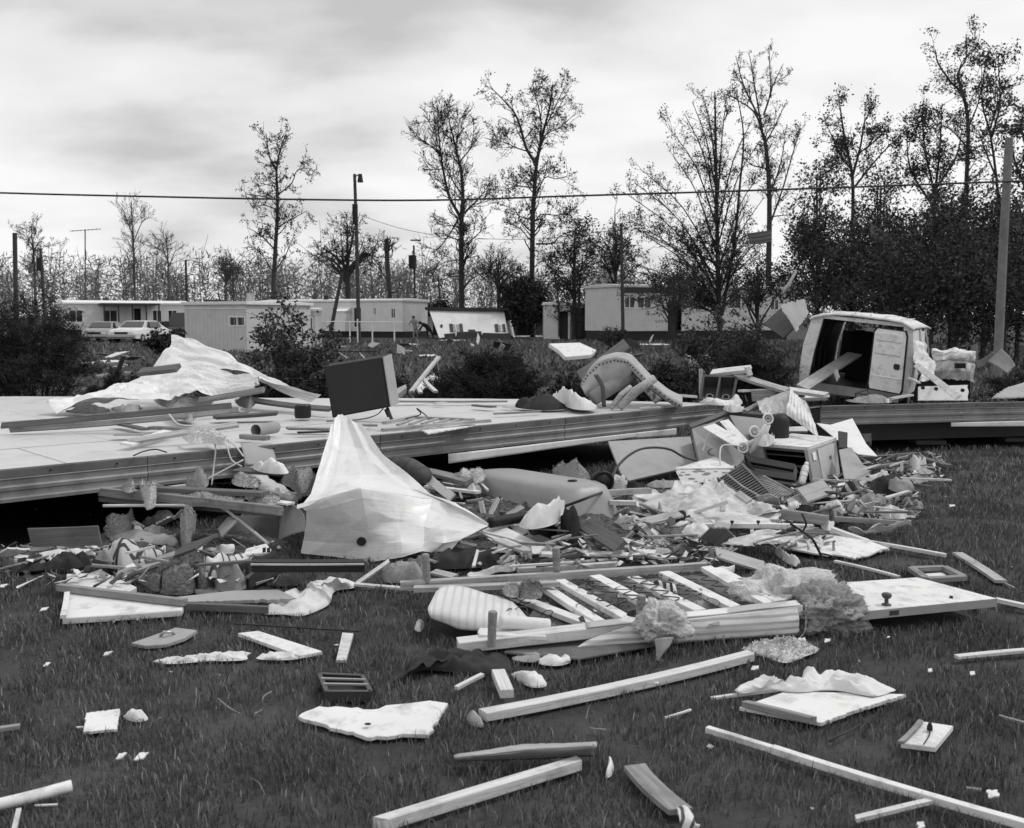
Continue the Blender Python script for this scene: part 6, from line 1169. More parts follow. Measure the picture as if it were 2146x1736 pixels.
# --- left: clothes, blankets and board on the grass
softs(F1, [([(0, 235), (60, 200), (140, 170), (260, 180), (350, 190), (300, 225), (160, 255), (20, 262)], .02, 'cloth_dark', .03, 9, 0, 'dark tangled clothes at the left edge of the pile', 'clothes', 'clothes_heap'), ([(160, 175), (230, 150), (350, 140), (480, 140), (500, 165), (380, 195), (240, 190)], .08, 'cloth_white', .03, 9, 0, 'white sheet strip along the back of the clothes', 'cloth', 'cloth_strip'),
  ([(360, 220), (430, 180), (520, 185), (590, 230), (560, 265), (440, 270), (380, 250)], .03, 'cloth_dark', .03, 9, 0, 'dark garment left of the plaid blanket', 'clothes', 'clothes_heap'), ([(490, 170), (560, 120), (650, 90), (760, 95), (900, 110), (935, 170), (860, 235), (720, 262), (640, 268), (560, 215)], .03, 'plaid', .035, 5, 0, 'plaid blanket with dark lines crumpled in the left pile', 'blanket', 'plaid_blanket'),
  ([(600, 60), (780, 30), (960, 60), (980, 110), (800, 100), (640, 95)], .10, 'cloth_grey', .04, 6, 0, 'grey carpet fold behind the plaid blanket', 'carpet', 'carpet_fold'),
  ([(715, 290), (800, 285), (880, 275), (900, 340), (860, 375), (780, 335)], .03, 'knit', .03, 12, 0, 'dark knitted edge lying left of the knitted blanket', 'blanket', 'knitted_blanket'), ([(860, 350), (890, 280), (960, 230), (1030, 220), (1080, 260), (1100, 330), (1060, 385), (900, 390)], .02, 'knit', .03, 9, 0, 'knitted grey blanket bundle in front of the plaid one', 'blanket', 'knitted_blanket'), ([(1060, 270), (1110, 240), (1170, 270), (1195, 340), (1120, 370), (1075, 345)], .02, 'knit', .02, 12, 0, 'small knitted bundle beside the pale pillow', 'blanket', 'knitted_blanket'),
  ([(1130, 210), (1135, 150), (1240, 160), (1395, 172), (1350, 215), (1230, 290), (1160, 280)], .10, 'towel', .02, 6, 0, 'striped towel draped above the pale pillow', 'towel', 'striped_towel'), ([(1195, 330), (1210, 260), (1260, 215), (1320, 208), (1365, 260), (1395, 330), (1350, 365), (1230, 370)], .03, 'cloth_grey', .015, 5, 0, 'pale grey pillow bulging in front of the striped towel', 'pillow', 'pillow'),
  ([(1080, 385), (1180, 368), (1300, 360), (1320, 382), (1200, 392)], .01, 'cloth_grey', .01, 9, 0, 'flat cloth edge under the pillow', 'cloth', 'cloth'), ([(1370, 260), (1400, 190), (1500, 170), (1610, 180), (1600, 260), (1450, 330), (1390, 350)], .03, 'cloth_dark', .03, 6, 0, 'dark coat right of the pillow', 'coat', 'coat'), ([(1215, 130), (1250, 100), (1310, 115), (1310, 150), (1240, 155)], .2, 'cloth_white', .02, 9, 0, 'small white garment above the striped towel', 'garment', 'garment'), ([(1500, 330), (1600, 300), (1700, 290), (1710, 330), (1600, 345)], .01, 'cloth_dark', .02, 9, 0, 'black cloth in the shadow below the creased siding', 'cloth', 'dark_cloth')])
panel(F1.ds([(1395, 165, 6.7), (1410, 130, 6.8), (1530, 100, 6.9), (1575, 150, 6.75)]), .05, 'paint_white', 'small white box with dark slots above the dark coat', 'box', 'white_box')
for i, (x, lab) in enumerate(((1515, 'left'), (1540, 'middle'), (1565, 'right'))):
    panel(F1.ds([(x-9, 128, 6.72), (x+7, 122, 6.72), (x+7, 145, 6.7), (x-9, 150, 6.7)]), .012, 'black', lab+' dark slot of the small white box', 'slot', 'slot')
many(F1, [((670, 290, .03), (1000, 172, .16), .13, .025, 'wood', 15, 'wooden board leaning on the plaid blanket', 'plank'), ((1010, 150, .16), (1190, 90, .28), .25, .02, 'board_dark', 20, 'dark drawer board above the leaning wooden board', 'plank'), ((335, 352, .09), (1062, 440, .08), .05, .05, 'wood_grey', 0, 'grey beam on edge across the white door panel', 'timber'), ((1060, 462, .05), (1540, 482, .04), .04, .05, 'wood_dark', 0, 'dark thin board below the grey flat board', 'plank'),
  ((1450, 228, .22), (2090, 228, .22), .10, .10, 'black', 0, 'long box beam blackened for the shadow below the creased siding', 'timber'), ((1440, 222, .28), (2090, 220, .28), .012, .012, 'wood_pale', 0, 'thin pale edge strip on the long black box beam', 'stick')])  # beam's black stands in for the shadow under the siding
panel(F1.gs([(382, 276, .05), (600, 268, .05), (785, 352, .05), (720, 385, .05), (378, 352, .05)]), .03, 'board_white', 'upper white panel half hidden under the knitted blanket', 'panel', 'white_board')
t = panel(F1.gs([(378, 384, .06), (720, 420, .06), (1055, 455, .06), (1040, 488, .05), (700, 508, .05), (358, 527, .05)]), .035, 'board_white', 'white door panel with raised left edge lying below the grey beam', 'panel', 'white_door_panel')
plank(F1.g(385, 388, .08), F1.g(362, 522, .07), .03, .02, 'paint_white', None, None, 'edge_strip', parent=t)
panel(F1.gs([(1000, 405, .09), (1330, 372, .09), (1600, 372, .08), (1705, 408, .08), (1400, 428, .07), (1080, 442, .07)]), .02, 'board_grey', 'grey flat board with a pointed right end beside the white cloth', 'panel', 'grey_board', rag=.01, ragedges=(3, 4))
heapf(F1.gs([(1508, 500), (1600, 440), (1750, 435), (1762, 372), (1900, 332), (2030, 325), (2032, 352), (1920, 375), (1885, 450), (1740, 512), (1620, 505)], .01), .05, 'cloth_white', 'long white cloth trailing on the grass toward the wreck', 'cloth', 'white_cloth', rings=16, segs=90, wr=.05, ws=11, seed=4)
# --- right of the peak: bark log, pipe, tub
cord([R5.g(835, 500, .32), R5.g(920, 510, .32), R5.g(1000, 560, .3)], .085, 'bark_grey', 'rough dark log lying behind the peaked sheet', 'log', 'log', n=12)
many(R5, [((1005, 535, .28), (1275, 600, .24), .10, .05, 'wood_grey', 20, 'grey stud pointing at the bathtub from the log', 'plank'), ((1000, 540, .28), (1175, 690, .2), .09, .02, 'board_white', 50, 'pale crossed board end beside the log', 'plank'), ((1020, 625, .2), (1330, 660, .16), .08, .03, 'board_white', 0, 'white board under the left end of the bathtub', 'plank'), ((1180, 655, .14), (1320, 672, .12), .2, .02, 'board_dark', 0, 'dark board below the bathtub rim', 'plank'),
  ((1340, 700, .16), (1365, 810, .05), .05, .03, 'wood', 40, 'short wooden leg under the bathtub, left one of two', 'post'), ((1440, 700, .18), (1385, 820, .05), .06, .04, 'wood', 40, 'short wooden brace under the bathtub, right one of two', 'post'), ((1500, 800, .12), (1590, 750, .16), .06, .03, 'wood_grey', 20, 'grey lath between pipe and bathtub', 'plank'),
  ((1390, 875, .12), (1755, 1060, .04), .22, .02, 'board_white', 12, 'wide pale board sloping from the siding corner to the bed frame', 'plank'), ((1540, 880, .12), (1770, 975, .06), .10, .03, 'wood_grey', 30, 'grey narrow board behind the wide sloping one', 'plank'), ((1760, 990, .05), (2146, 1040, .05), .06, .04, 'wood_pale', 0, 'pale batten behind the bed frame', 'plank'),
  ((1560, 1120, .04), (2146, 1085, .05), .05, .04, 'wood_pale', 0, 'long pale lath parallel to the bed back rail', 'plank'), ((1840, 1085, .03), (2146, 1060, .04), .06, .03, 'wood', 0, 'second lath behind the bed back rail', 'plank'), ((610, 1200, .02), (800, 1068, .12), .035, .02, 'wood_pale', 20, 'pale stick slanting up to the creased siding bottom', 'stick'), ((600, 1205, .02), (940, 1232, .02), .05, .02, 'wood_pale', 0, 'pale strip on the grass left of the bed frame', 'stick'), ((1060, 1130, .05), (1190, 1160, .04), .08, .02, 'wood', 10, 'short board behind the left bed leg', 'plank'), ((1960, 850, .2), (2170, 985, .14), .13, .04, 'wood_dark', 40, 'dark beam in front of the bathtub end', 'timber')])
cord([R5.g(1395, 842, .18), R5.g(1500, 822, .19), R5.g(1605, 802, .2)], .04, 'black', 'black pipe stub between the siding corner and white bundle', 'pipe', 'pipe', n=14)
def tub():
    a, b = R5.d(1345, 610, 10.0), R5.d(2030, 830, 8.3); a.z = -.10; b.z = .0; x = (b-a); Ln = x.length; x.normalize(); y = Vector((-x.y, x.x, 0)).normalized(); R_ = Matrix((x, y, x.cross(y))).transposed()
    t = empty('bathtub', a, 'grey bathtub lying upside down in the middle of the pile', 'bathtub', rot=R_); hw = .34; H = .33
    def rr(L0, L1, w_, z, r, n=5):
        o = []
        for cx, cy, s0 in ((L1-r, w_-r, 0), (L0+r, w_-r, 90), (L0+r, -w_+r, 180), (L1-r, -w_+r, 270)):
            for i in range(n+1): an = math.radians(s0+90*i/n); o.append((cx+r*math.cos(an), cy+r*math.sin(an), z))
        return o
    secs = [rr(-.02, Ln+.02, hw+.04, -.03, .06), rr(-.02, Ln+.02, hw+.04, 0, .06), rr(.0, Ln, hw, .012, .10), rr(.03, Ln-.03, hw-.03, .07, .15), rr(.08, Ln-.06, hw-.05, H*.6, .18), rr(.13, Ln-.10, hw-.08, H*.88, .19), rr(.18, Ln-.16, hw-.13, H*.98, .18), rr(.28, Ln-.26, hw-.22, H, .12)]
    loft(secs).build('shell', 'enamel', t, world=False, smooth=True); MB().ring((Ln-.35, 0, H+.005), (0, 0, 1), .035, .008, 14, 5).build('drain', 'black', t, world=False)
    MB().box(Ln*.34, Ln*.46, -hw+.005-.04, -hw-.0+.0, .10, .13).build('sticker', 'paint_white', t, world=False)
tub()
softs(R5, [([(1160, 590), (1210, 540), (1270, 520), (1340, 530), (1370, 570), (1320, 600), (1220, 605)], .22, 'fluff', .05, 9, 400, 'torn white fluff heap behind the bathtub left end', 'insulation', 'insulation_clump'), ([(1250, 640), (1290, 615), (1315, 630), (1300, 660), (1260, 655)], .16, 'cloth_white', .02, 9, 0, 'small white rag at the bathtub left corner', 'rag', 'rag'),
  ([(1570, 850), (1630, 780), (1700, 735), (1790, 685), (1840, 720), (1825, 800), (1780, 845), (1700, 868), (1620, 875)], .22, 'cloth_white', .025, 7, 0, 'white cloth bundle hanging in front of the bathtub', 'cloth', 'cloth_bundle'), ([(1590, 900), (1640, 870), (1780, 850), (1800, 900), (1760, 945), (1660, 955), (1600, 930)], .06, 'black', .01, 4, 0, 'dark round pot under the white cloth bundle', 'pot', 'pot'),
  ([(1830, 940), (1840, 770), (1900, 760), (1960, 860), (1960, 960), (1890, 985)], .05, 'cloth_dark', .03, 5, 0, 'black garment hanging under the bathtub', 'garment', 'garment'),
  ([(745, 1160), (760, 1110), (840, 1075), (930, 1080), (985, 1140), (990, 1185), (880, 1190), (780, 1190)], .02, 'cloth_grey', .02, 6, 60, 'wrinkled pale cloth heap left of the bed frame', 'cloth', 'cloth_heap'), ([(900, 1060), (960, 1030), (990, 1040), (985, 1130), (940, 1110)], .05, 'cloth_grey', .02, 8, 0, 'cloth tucked behind the upright bed leg', 'cloth', 'cloth'),
  ([(1030, 1100), (1080, 1020), (1200, 1000), (1380, 1000), (1530, 1010), (1540, 1080), (1380, 1100), (1180, 1110)], .03, 'cloth_dark', .03, 5, 0, 'dark fabric heap in the shade below the siding corner', 'cloth', 'dark_cloth'), ([(1258, 1150), (1340, 1130), (1450, 1095), (1500, 1050), (1555, 1040), (1560, 1085), (1530, 1125), (1440, 1130), (1340, 1165)], .03, 'cloth_white', .02, 10, 0, 'white crumpled garment behind the bed frame', 'garment', 'garment'),
  ([(1770, 530), (1810, 490), (1880, 480), (1960, 530), (1985, 590), (1900, 600), (1810, 580)], .22, 'fluff_grey', .05, 8, 200, 'pale lumpy stuffing in the shadow behind the bathtub', 'stuffing', 'stuffing_heap')])
sheet([R5.ds([(1170, 1000, 7.6), (1300, 950, 7.6), (1520, 890, 7.7)]), R5.ds([(1180, 1030, 7.4), (1320, 1020, 7.4), (1530, 1010, 7.4)])], 'board_grey', 'grey curved board in the shade under the siding corner', 'board', 'curved_board', 6, 6, .5, .02, 3)
t = empty('plant_pot', R5.g(2030, 640, .2), 'black round pot lying behind the bathtub', 'pot'); c = R5.g(2035, 580, .3); MB().tube([c, c+Vector((.03, -.10, -.02))], [.07, .10], 14).build('body', 'black', t, smooth=True); MB().ring(c+Vector((.03, -.10, -.02)), (.3, -1, -.2), .10, .012, 16, 5).build('rim', 'black', t)
# --- under-deck panel, cord arc, floral box
panel(R6.ds([(165, 572, 10.9), (650, 545, 11.6), (692, 700, 11.0), (560, 745, 10.7), (290, 805, 10.2), (240, 760, 10.3)]), .02, 'board_grey', 'large grey board leaning on the deck rim behind the cord arc', 'board', 'leaning_board')
cord([R6.g(-100, 960, .2), R6.g(60, 900, .3), R6.d(150, 855, 8.7), R6.d(230, 710, 9.2), R6.d(330, 630, 9.6), R6.d(430, 610, 9.8), R6.d(530, 622, 10), R6.d(610, 665, 10.1), R6.d(690, 690, 10.2)], .012, 'cord_dark', 'dark hose arching across the grey leaning board', 'hose', 'hose')
t = empty('floral_box', R6.g(720, 830, .1), 'low box printed with dark flowers in front of the leaning board', 'box'); Q = R6.ds([(605, 832, 9.4), (800, 805, 9.5), (912, 738, 9.9), (560, 742, 9.9)])
MB().prism(Q, Vector((.05, .25, .0))).build('body', 'floral', t); MB().prism([R6.d(560, 742, 9.9), R6.d(912, 737, 9.9), R6.d(800, 672, 10.6), R6.d(690, 700, 10.6)], (0, 0, .012)).build('top', 'board_white', t)
# --- stove / appliance
def boxq(name, label, cat, A, B, C, Dv, ex, ey, m_side, build):
    pass
def stove():
    a, b, c_, d_ = R6.d(1078, 604, 10.5), R6.d(1250, 541, 11.3), R6.d(1518, 566, 11.0), R6.d(1343, 626, 10.2); lo = [R6.d(1130, 830, 10.4), R6.d(1290, 760, 11.2), R6.d(1545, 790, 10.9), R6.d(1390, 855, 10.1)]
    t = empty('stove', (lo[0]+lo[2])/2, 'tipped kitchen stove with black open front and white top', 'stove'); ins = .03
    MB().hexa([a, d_, c_, b]+[p+Vector((0, 0, .03)) for p in (a, d_, c_, b)]).build('top', 'paint_white', t)
    MB().prism([d_, c_, lo[2], lo[3]], Vector((-.03, .02, 0))).build('side_panel', 'board_grey', t)
    n_ = (c_-d_).cross(lo[3]-d_).normalized(); n_ = n_ if n_.dot(CAM-d_) > 0 else -n_
    def q(u, v, e_=.006): return d_.lerp(c_, u).lerp(lo[3].lerp(lo[2], u), v)+n_*e_
    MB().prism([q(.28, .06), q(.90, .04), q(.90, .94), q(.28, .96)], n_*.008).build('inset_panel', 'linoleum', t); MB().prism([q(.10, .10), q(.2, .1), q(.2, .3), q(.1, .3)], n_*.006).build('label_plate', 'trim', t)
    for v in (.33, .38): MB().prism([q(.62, v, .016), q(.68, v, .016), q(.68, v+.03, .016), q(.62, v+.03, .016)], n_*.003).build('printed_mark', 'black', t)
    MB().prism([a, b, lo[1], lo[0]], Vector((.03, .01, 0))).build('side_panel', 'black', t); MB().prism([b, c_, lo[2], lo[1]], Vector((0, -.03, 0))).build('back_panel', 'black', t); MB().prism([lo[0], lo[3], lo[2], lo[1]], (0, 0, .02)).build('bottom', 'black', t)
    def fq(u, v, e_=0): return a.lerp(d_, u).lerp(lo[0].lerp(lo[3], u), v)+Vector((-.3, -1, 0)).normalized()*e_
    fr_ = MB()
    for u0, u1, v0, v1 in ((0, 1, 0, .07), (0, 1, .42, .48), (0, .05, .07, 1), (.93, 1, .07, 1), (0, 1, .94, 1)): fr_.prism([fq(u0, v0), fq(u1, v0), fq(u1, v1), fq(u0, v1)], Vector((.01, .04, 0)))
    fr_.build('front_frame', 'steel_dark', t)
    for v in (.2, .62, .78): MB().prism([fq(.05, v), fq(.93, v), fq(.93, v)+Vector((.1, .35, 0)), fq(.05, v)+Vector((.1, .35, 0))], (0, 0, .01)).build('rack', 'steel_dark', t)
stove()
t = empty('oven_drawer', R6.g(1130, 820, .1), 'black open drawer tray leaning below the stove front', 'drawer'); Q = R6.ds([(985, 690, 10.0), (1285, 745, 9.8), (1275, 805, 9.6), (1040, 770, 9.7)])
for i in range(4): p, q = Q[i], Q[(i+1) % 4]; MB().prism([p, q, q+Vector((0, .03, -.03)), p+Vector((0, .03, -.03))], Vector((0, .1, .05))).build('side', 'black', t)
MB().prism([p+Vector((0, .16, -.03)) for p in Q], Vector((0, .01, 0))).build('bottom', 'black', t)
# bottle leaning on the stove
p, q = R6.d(1305, 830, 9.7), R6.d(1340, 700, 9.85); t = empty('spray_bottle', p, 'white plastic bottle leaning against the stove front', 'bottle'); dd = (q-p)
MB().tube([p, p+dd*.1, p+dd*.7, p+dd*.82, p+dd*.9], [.03, .036, .036, .03, .014], 12).build('body', 'paint_white', t, smooth=True); MB().tube([p+dd*.9, q], .02, 10).build('cap', 'trim', t)
for i in range(2): MB().ring(p+dd*(.35+.2*i), dd, .036, .003, 14, 4).build('band', 'board_grey', t)
# --- dryer-like cabinet with round hole
def dryer():
    Q = R6.ds([(660, 498, 11.3), (745, 470, 11.2), (980, 665, 10.5), (925, 722, 10.3), (705, 692, 10.6)]); n_ = (Q[2]-Q[0]).cross(Q[4]-Q[0]).normalized(); n_ = n_ if n_.dot(CAM-Q[0]) > 0 else -n_; bk = -n_*.42+Vector((0, .15, .05))
    t = empty('dryer_cabinet', Q[4], 'grey appliance cabinet tipped over with a round black vent hole', 'appliance'); MB().prism(Q, bk).build('cabinet', 'board_grey', t)
    c = (R6.d(805, 635, 10.7)-Q[0]); c = Q[0]+c-n_*c.dot(n_)+n_*.004; MB().ring(c, n_, .085, .012, 20, 6).build('vent_ring', 'steel_dark', t); MB().tube([c-n_*.002, c+n_*.006], .085, 20).build('vent_hole', 'black', t)
    MB().tube([R6.d(775, 500, 11.0)+n_*.02, R6.d(725, 640, 10.6)+n_*.02], .008, 5).build('seam', 'steel', t)
dryer()
panel(R6.ds([(655, 492, 12.0), (890, 392, 12.4), (1195, 432, 12.2), (1170, 560, 11.9), (980, 600, 11.7), (880, 430, 12.3), (740, 470, 12.0)]), .03, 'board_grey', 'grey angular panel behind the dryer cabinet', 'panel', 'angular_panel')
plank(R6.d(645, 492, 11.6), R6.d(890, 398, 12.0), .06, .05, 'wood_dark', 'dark edge beam rising left along the angular panel', 'timber', 'timber', roll=30); plank(R6.d(890, 400, 12.0), R6.d(1190, 432, 11.7), .06, .05, 'wood_dark', 'dark edge beam along the top of the angular panel', 'timber', 'timber', roll=30)
plank(R6.d(975, 395, 11.6), R6.d(1070, 345, 11.8), .05, .03, 'wood_grey', 'thin grey lath over the angular panel top', roll=30)
plank(R6.d(760, 480, 10.95), R6.d(955, 592, 10.3), .16, .01, 'board_white', 'pale torn strip over the dryer cabinet, wider of two', 'strip', 'torn_strip', roll=10); plank(R6.d(850, 450, 11.1), R6.d(968, 580, 10.4), .10, .01, 'board_white', 'pale torn strip over the dryer cabinet, narrower of two', 'strip', 'torn_strip', roll=10)
p = R6.d(1168, 490, 11.0); MB().tube([p+Vector((0, 0, -.32)), p+Vector((0, 0, -.28)), p+Vector((0, 0, .08)), p+Vector((-.01, 0, .14))], [.10, .12, .12, .08], 20).build('water_heater', 'black', label='black rounded tank behind the stove', cat='tank', smooth=True)
# --- toy with wheels
t = empty('toy_cart', R6.d(1030, 560, 10.3), 'small wheeled toy with clear ringed wheels on the pile', 'toy'); 
for x, y in ((1110, 440), (1030, 515), (962, 610)): c = R6.d(x, y, 10.25); w_ = MB().ring(c, (.2, -1, .2), .05, .011, 20, 6).build('wheel', 'trim', t, smooth=True); MB().ring(c, (.2, -1, .2), .022, .012, 12, 5).build('hub', 'metal_grey', w_)
MB().tube([R6.d(1110, 470, 10.3), R6.d(1085, 520, 10.3), R6.d(1050, 580, 10.3), R6.d(1000, 640, 10.3)], [.03, .045, .05, .03], 8).build('body', 'cloth_white', t, smooth=True); MB().tube([R6.d(960, 600, 10.3), R6.d(1010, 580, 10.3), R6.d(1060, 560, 10.3)], .03, 6).build('axle', 'cloth_white', t); MB().tube([R6.d(1030, 520, 10.3), R6.d(1080, 520, 10.3)], .02, 6).build('axle', 'trim', t)
cord([R6.d(830, 730, 10.0), R6.d(825, 650, 10.1), R6.d(840, 600, 10.2), R6.d(900, 595, 10.2), R6.d(960, 605, 10.2)], .008, 'cord_white', 'white cord looping from the toy over the vent hole', 'cord', 'cord')
heap(R6.ds([(1060, 590, 10.2), (1100, 540, 10.4), (1140, 530, 10.4), (1170, 560, 10.3), (1120, 600, 10.1)]), 0, 'cloth_white', 'white rag between toy and stove', 'rag', 'rag', wr=.03)
# --- louvred panel
def louvre():
    Q = R6.ds([(810, 798, 9.4), (950, 713, 9.7), (1135, 900, 8.9), (1030, 952, 8.7)]); Q2 = R6.ds([(950, 713, 9.7), (1015, 752, 9.9), (1262, 882, 9.1), (1192, 962, 8.8)]); t = empty('louvred_shutter', Q[3], 'dark louvred shutter folded in two leaning beside the film', 'shutter')
    for q, nm, m_, ns_ in ((Q, 'slat', 'wood_dark', 16), (Q2, 'slat', 'wood_grey', 24)):
        n_ = (q[1]-q[0]).cross(q[3]-q[0]).normalized(); n_ = n_ if n_.dot(CAM-q[0]) > 0 else -n_
        for i in range(ns_): f = (i+.5)/ns_; a, b = q[0].lerp(q[3], f), q[1].lerp(q[2], f); e_ = (q[3]-q[0])/ns_*.42; MB().prism([a-e_, b-e_, b+e_+n_*.012, a+e_+n_*.012], n_*.006).build(nm, m_, t)
        for a, b in ((q[0], q[3]), (q[1], q[2])): MB().tube([a+n_*.01, b+n_*.01], .014, 4).build('stile', m_, t)
        MB().prism([p-n_*.02 for p in q], -n_*.01).build('backing', 'black', t)
    MB().tube([R6.d(860, 760, 9.4), R6.d(960, 840, 9.0), R6.d(1075, 905, 8.75)], .008, 5).build('brace', 'wood', t)
louvre()
t = empty('small_box', R6.g(1340, 960, .02), 'small cardboard-grey box with split lid in front of the stove', 'box'); Q = R6.ds([(1345, 940, 8.6), (1500, 885, 8.9), (1432, 810, 9.2), (1280, 862, 8.9)])
MB().prism([Q[0], Q[1], Q[1].lerp(Q[2], .42), Q[0].lerp(Q[3], .42)], (0, 0, .018)).build('lid', 'board_grey', t); MB().prism([Q[0].lerp(Q[3], .44), Q[1].lerp(Q[2], .44), Q[2], Q[3]], (0, 0, .018)).build('lid', 'board_grey', t); MB().prism(R6.ds([(1220, 918, 8.8), (1300, 885, 8.95), (1340, 935, 8.62), (1345, 985, 8.55), (1240, 975, 8.6)]), Vector((.12, .2, 0))).build('side', 'board_grey', t)
# --- white panels to the right of the stove
panel(R6.ds([(1395, 472, 11.6), (1480, 470, 11.6), (1608, 440, 11.9), (1690, 600, 11.2), (1765, 638, 10.9), (1640, 658, 10.9), (1520, 560, 11.2)]), .01, 'metal_white', 'white bent panel leaning right of the stove', 'panel', 'white_board')
panel(R6.ds([(1530, 510, 10.9), (1582, 520, 10.9), (1580, 612, 10.8), (1532, 612, 10.8)]), .03, 'board_dark', 'small dark grey tile standing behind the stove', 'panel', 'dark_tile')
panel(R6.ds([(1532, 616, 10.7), (1602, 614, 10.8), (1742, 800, 10.0), (1560, 802, 10.0)]), .015, 'board_grey', 'grey trapezoid board leaning right of the stove', 'board', 'leaning_board')
panel(R6.ds([(1000, 500, 11.9), (1180, 520, 11.9), (1180, 700, 11.4), (1000, 700, 11.4)]), .02, 'board_dark', 'dark backing board in the shade behind the toy', 'board', 'backing_board')
panel(R6.ds([(1205, 490, 12.2), (1340, 480, 12.2), (1345, 515, 12.1), (1210, 510, 12.1)]), .02, 'wood_pale', 'pale batten in the gap between the two decks', 'board', 'batten_board')
panel(R6.ds([(1660, 520, 12.6), (1728, 515, 12.6), (1728, 590, 12.5), (1665, 590, 12.5)]), .3, 'board_dark', 'concrete block in the shadow under the second deck', 'block', 'concrete_block')
# --- film sheeting
sheet([R6.ds([(420, 868, 9.0), (560, 828, 9.3), (700, 815, 9.3), (800, 812, 9.3), (900, 870, 9.0)]), R6.ds([(330, 905, 8.8), (520, 880, 8.7), (700, 875, 8.7), (850, 890, 8.7), (1000, 915, 8.5)]), R6.ds([(305, 945, 8.55), (480, 935, 8.4), (660, 935, 8.35), (880, 935, 8.3), (1120, 962, 8.2)]), R6.ds([(380, 968, 8.4), (480, 1000, 8.2), (660, 1000, 8.1), (850, 1020, 8.0), (1180, 1015, 7.9)])], 'film', 'milky plastic sheeting draped over the right pile', 'plastic sheet', 'plastic_sheeting', 14, 14, .7, .025, 4, ridge=.008, rs=6, rag=.8, crease=.04, cc=(15, 2), seed=4)
sheet([R6.ds([(640, 995, 8.0), (850, 985, 8.05), (1050, 1000, 8.0), (1245, 970, 8.1)]), R6.ds([(600, 1040, 7.75), (850, 1030, 7.8), (1050, 1035, 7.8), (1200, 1030, 7.8)]), R6.ds([(545, 1085, 7.5), (850, 1060, 7.6), (1020, 1060, 7.6), (1150, 1065, 7.6)])], 'film', 'second plastic fold in front of the draped sheeting', 'plastic sheet', 'plastic_sheeting', 14, 14, .7, .02, 5, ridge=.008, rs=8, rag=.8, crease=.035, cc=(3, 9), seed=8)
sheet([R6.ds([(680, 1120, 7.3), (900, 1150, 7.3), (1050, 1100, 7.4), (1220, 1100, 7.4), (1340, 1100, 7.4)]), R6.ds([(760, 1150, 7.2), (900, 1165, 7.15), (1060, 1130, 7.2), (1200, 1130, 7.2), (1300, 1130, 7.2)]), R6.ds([(840, 1180, 7.05), (980, 1190, 7.0), (1060, 1185, 7.0), (1160, 1180, 7.0), (1240, 1160, 7.1)])], 'film', 'torn plastic tail lying on the grass below the white trim board', 'plastic sheet', 'plastic_sheeting', 14, 12, .7, .02, 6, ridge=.008, rs=8, rag=.8, crease=.03, cc=(4, 8), seed=5)
sheet([R6.gs([(1590, 1095, .1), (1750, 1080, .12), (1880, 1050, .14), (1955, 1040, .16)]), R6.gs([(1610, 1120, .03), (1760, 1115, .03), (1880, 1095, .05), (1958, 1065, .08)])], 'film', 'twisted plastic tail at the right end of the pile', 'plastic sheet', 'plastic_tail', 8, 8, .7, .03, 6, ridge=.04, rs=8, rag=.5)
many(R6, [((685, 1072, .16), (1375, 1080, .14), .05, .06, 'paint_white', 0, 'white trim board with two knobs below the plastic', 'plank'), ((1180, 1112, .05), (1208, 1055, .12), .04, .03, 'wood_pale', 40, 'short pale stick across the trim board end', 'stick'), ((1190, 1000, .2), (1462, 1042, .18), .06, .12, 'wood_grey', 0, 'thick timber lying right of the plastic', 'timber'), ((1500, 1032, .14), (1935, 1062, .1), .05, .06, 'wood_grey', 0, 'long grey timber reaching to the plastic tail', 'timber'),
  ((1475, 1088, .1), (1700, 1168, .03), .07, .04, 'wood_pale', 0, 'pale batten sloping onto the white ground sheet', 'plank'), ((1690, 1165, .03), (2160, 1248, .03), .045, .03, 'wood_pale', 0, 'long thin pale strip pointing right on the grass', 'stick'), ((308, 1020, .1), (440, 1150, .05), .06, .04, 'wood_pale', 30, 'pale stake lying in front of the tub end', 'stick'), ((440, 1148, .04), (490, 1192, .03), .05, .03, 'wood', 0, 'small wood block at the stake end', 'stick'), ((250, 1172, .03), (315, 1108, .1), .04, .03, 'wood_grey', 0, 'thin grey stick beside the stake', 'stick'), ((360, 1155, .04), (460, 1200, .03), .03, .02, 'wood_pale', 0, 'thin sliver near the stake', 'stick'), ((0, 1065, .14), (335, 1242, .04), .12, .05, 'wood_dark', 30, 'dark heavy board sloping from the tub end to the bed frame', 'timber'),
  ((370, 1050, .14), (590, 1000, .2), .16, .02, 'wood', 10, 'brown board edge under the plastic left side', 'plank'), ((130, 880, .22), (410, 865, .22), .05, .08, 'wood', 0, 'pale stud lying behind the bathtub end', 'plank'), ((170, 935, .16), (330, 938, .16), .06, .06, 'wood_pale', 0, 'short pale stud left of the plastic', 'plank'), ((930, 880, .3), (1000, 930, .25), .08, .03, 'wood', 20, 'wooden piece poking out under the louvred shutter', 'plank'), ((800, 1230, .1), (1090, 1318, .02), .18, .02, 'wood', 12, 'pale drawer front lying right of the bed frame', 'plank'), ((300, 1210, .05), (520, 1265, .05), .14, .02, 'board_white', 0, 'white flat board behind the slats', 'plank'), ((0, 1235, .06), (380, 1250, .06), .12, .02, 'board_white', 0, 'white flat board left behind the bed frame', 'plank'),
  ((840, 985, .22), (850, 910, .3), .05, .03, 'wood_pale', 0, 'upright splinter inside the plastic', 'stick'), ((645, 1005, .15), (880, 930, .3), .04, .03, 'wood_pale', 0, 'pale batten holding up the plastic', 'stick')])
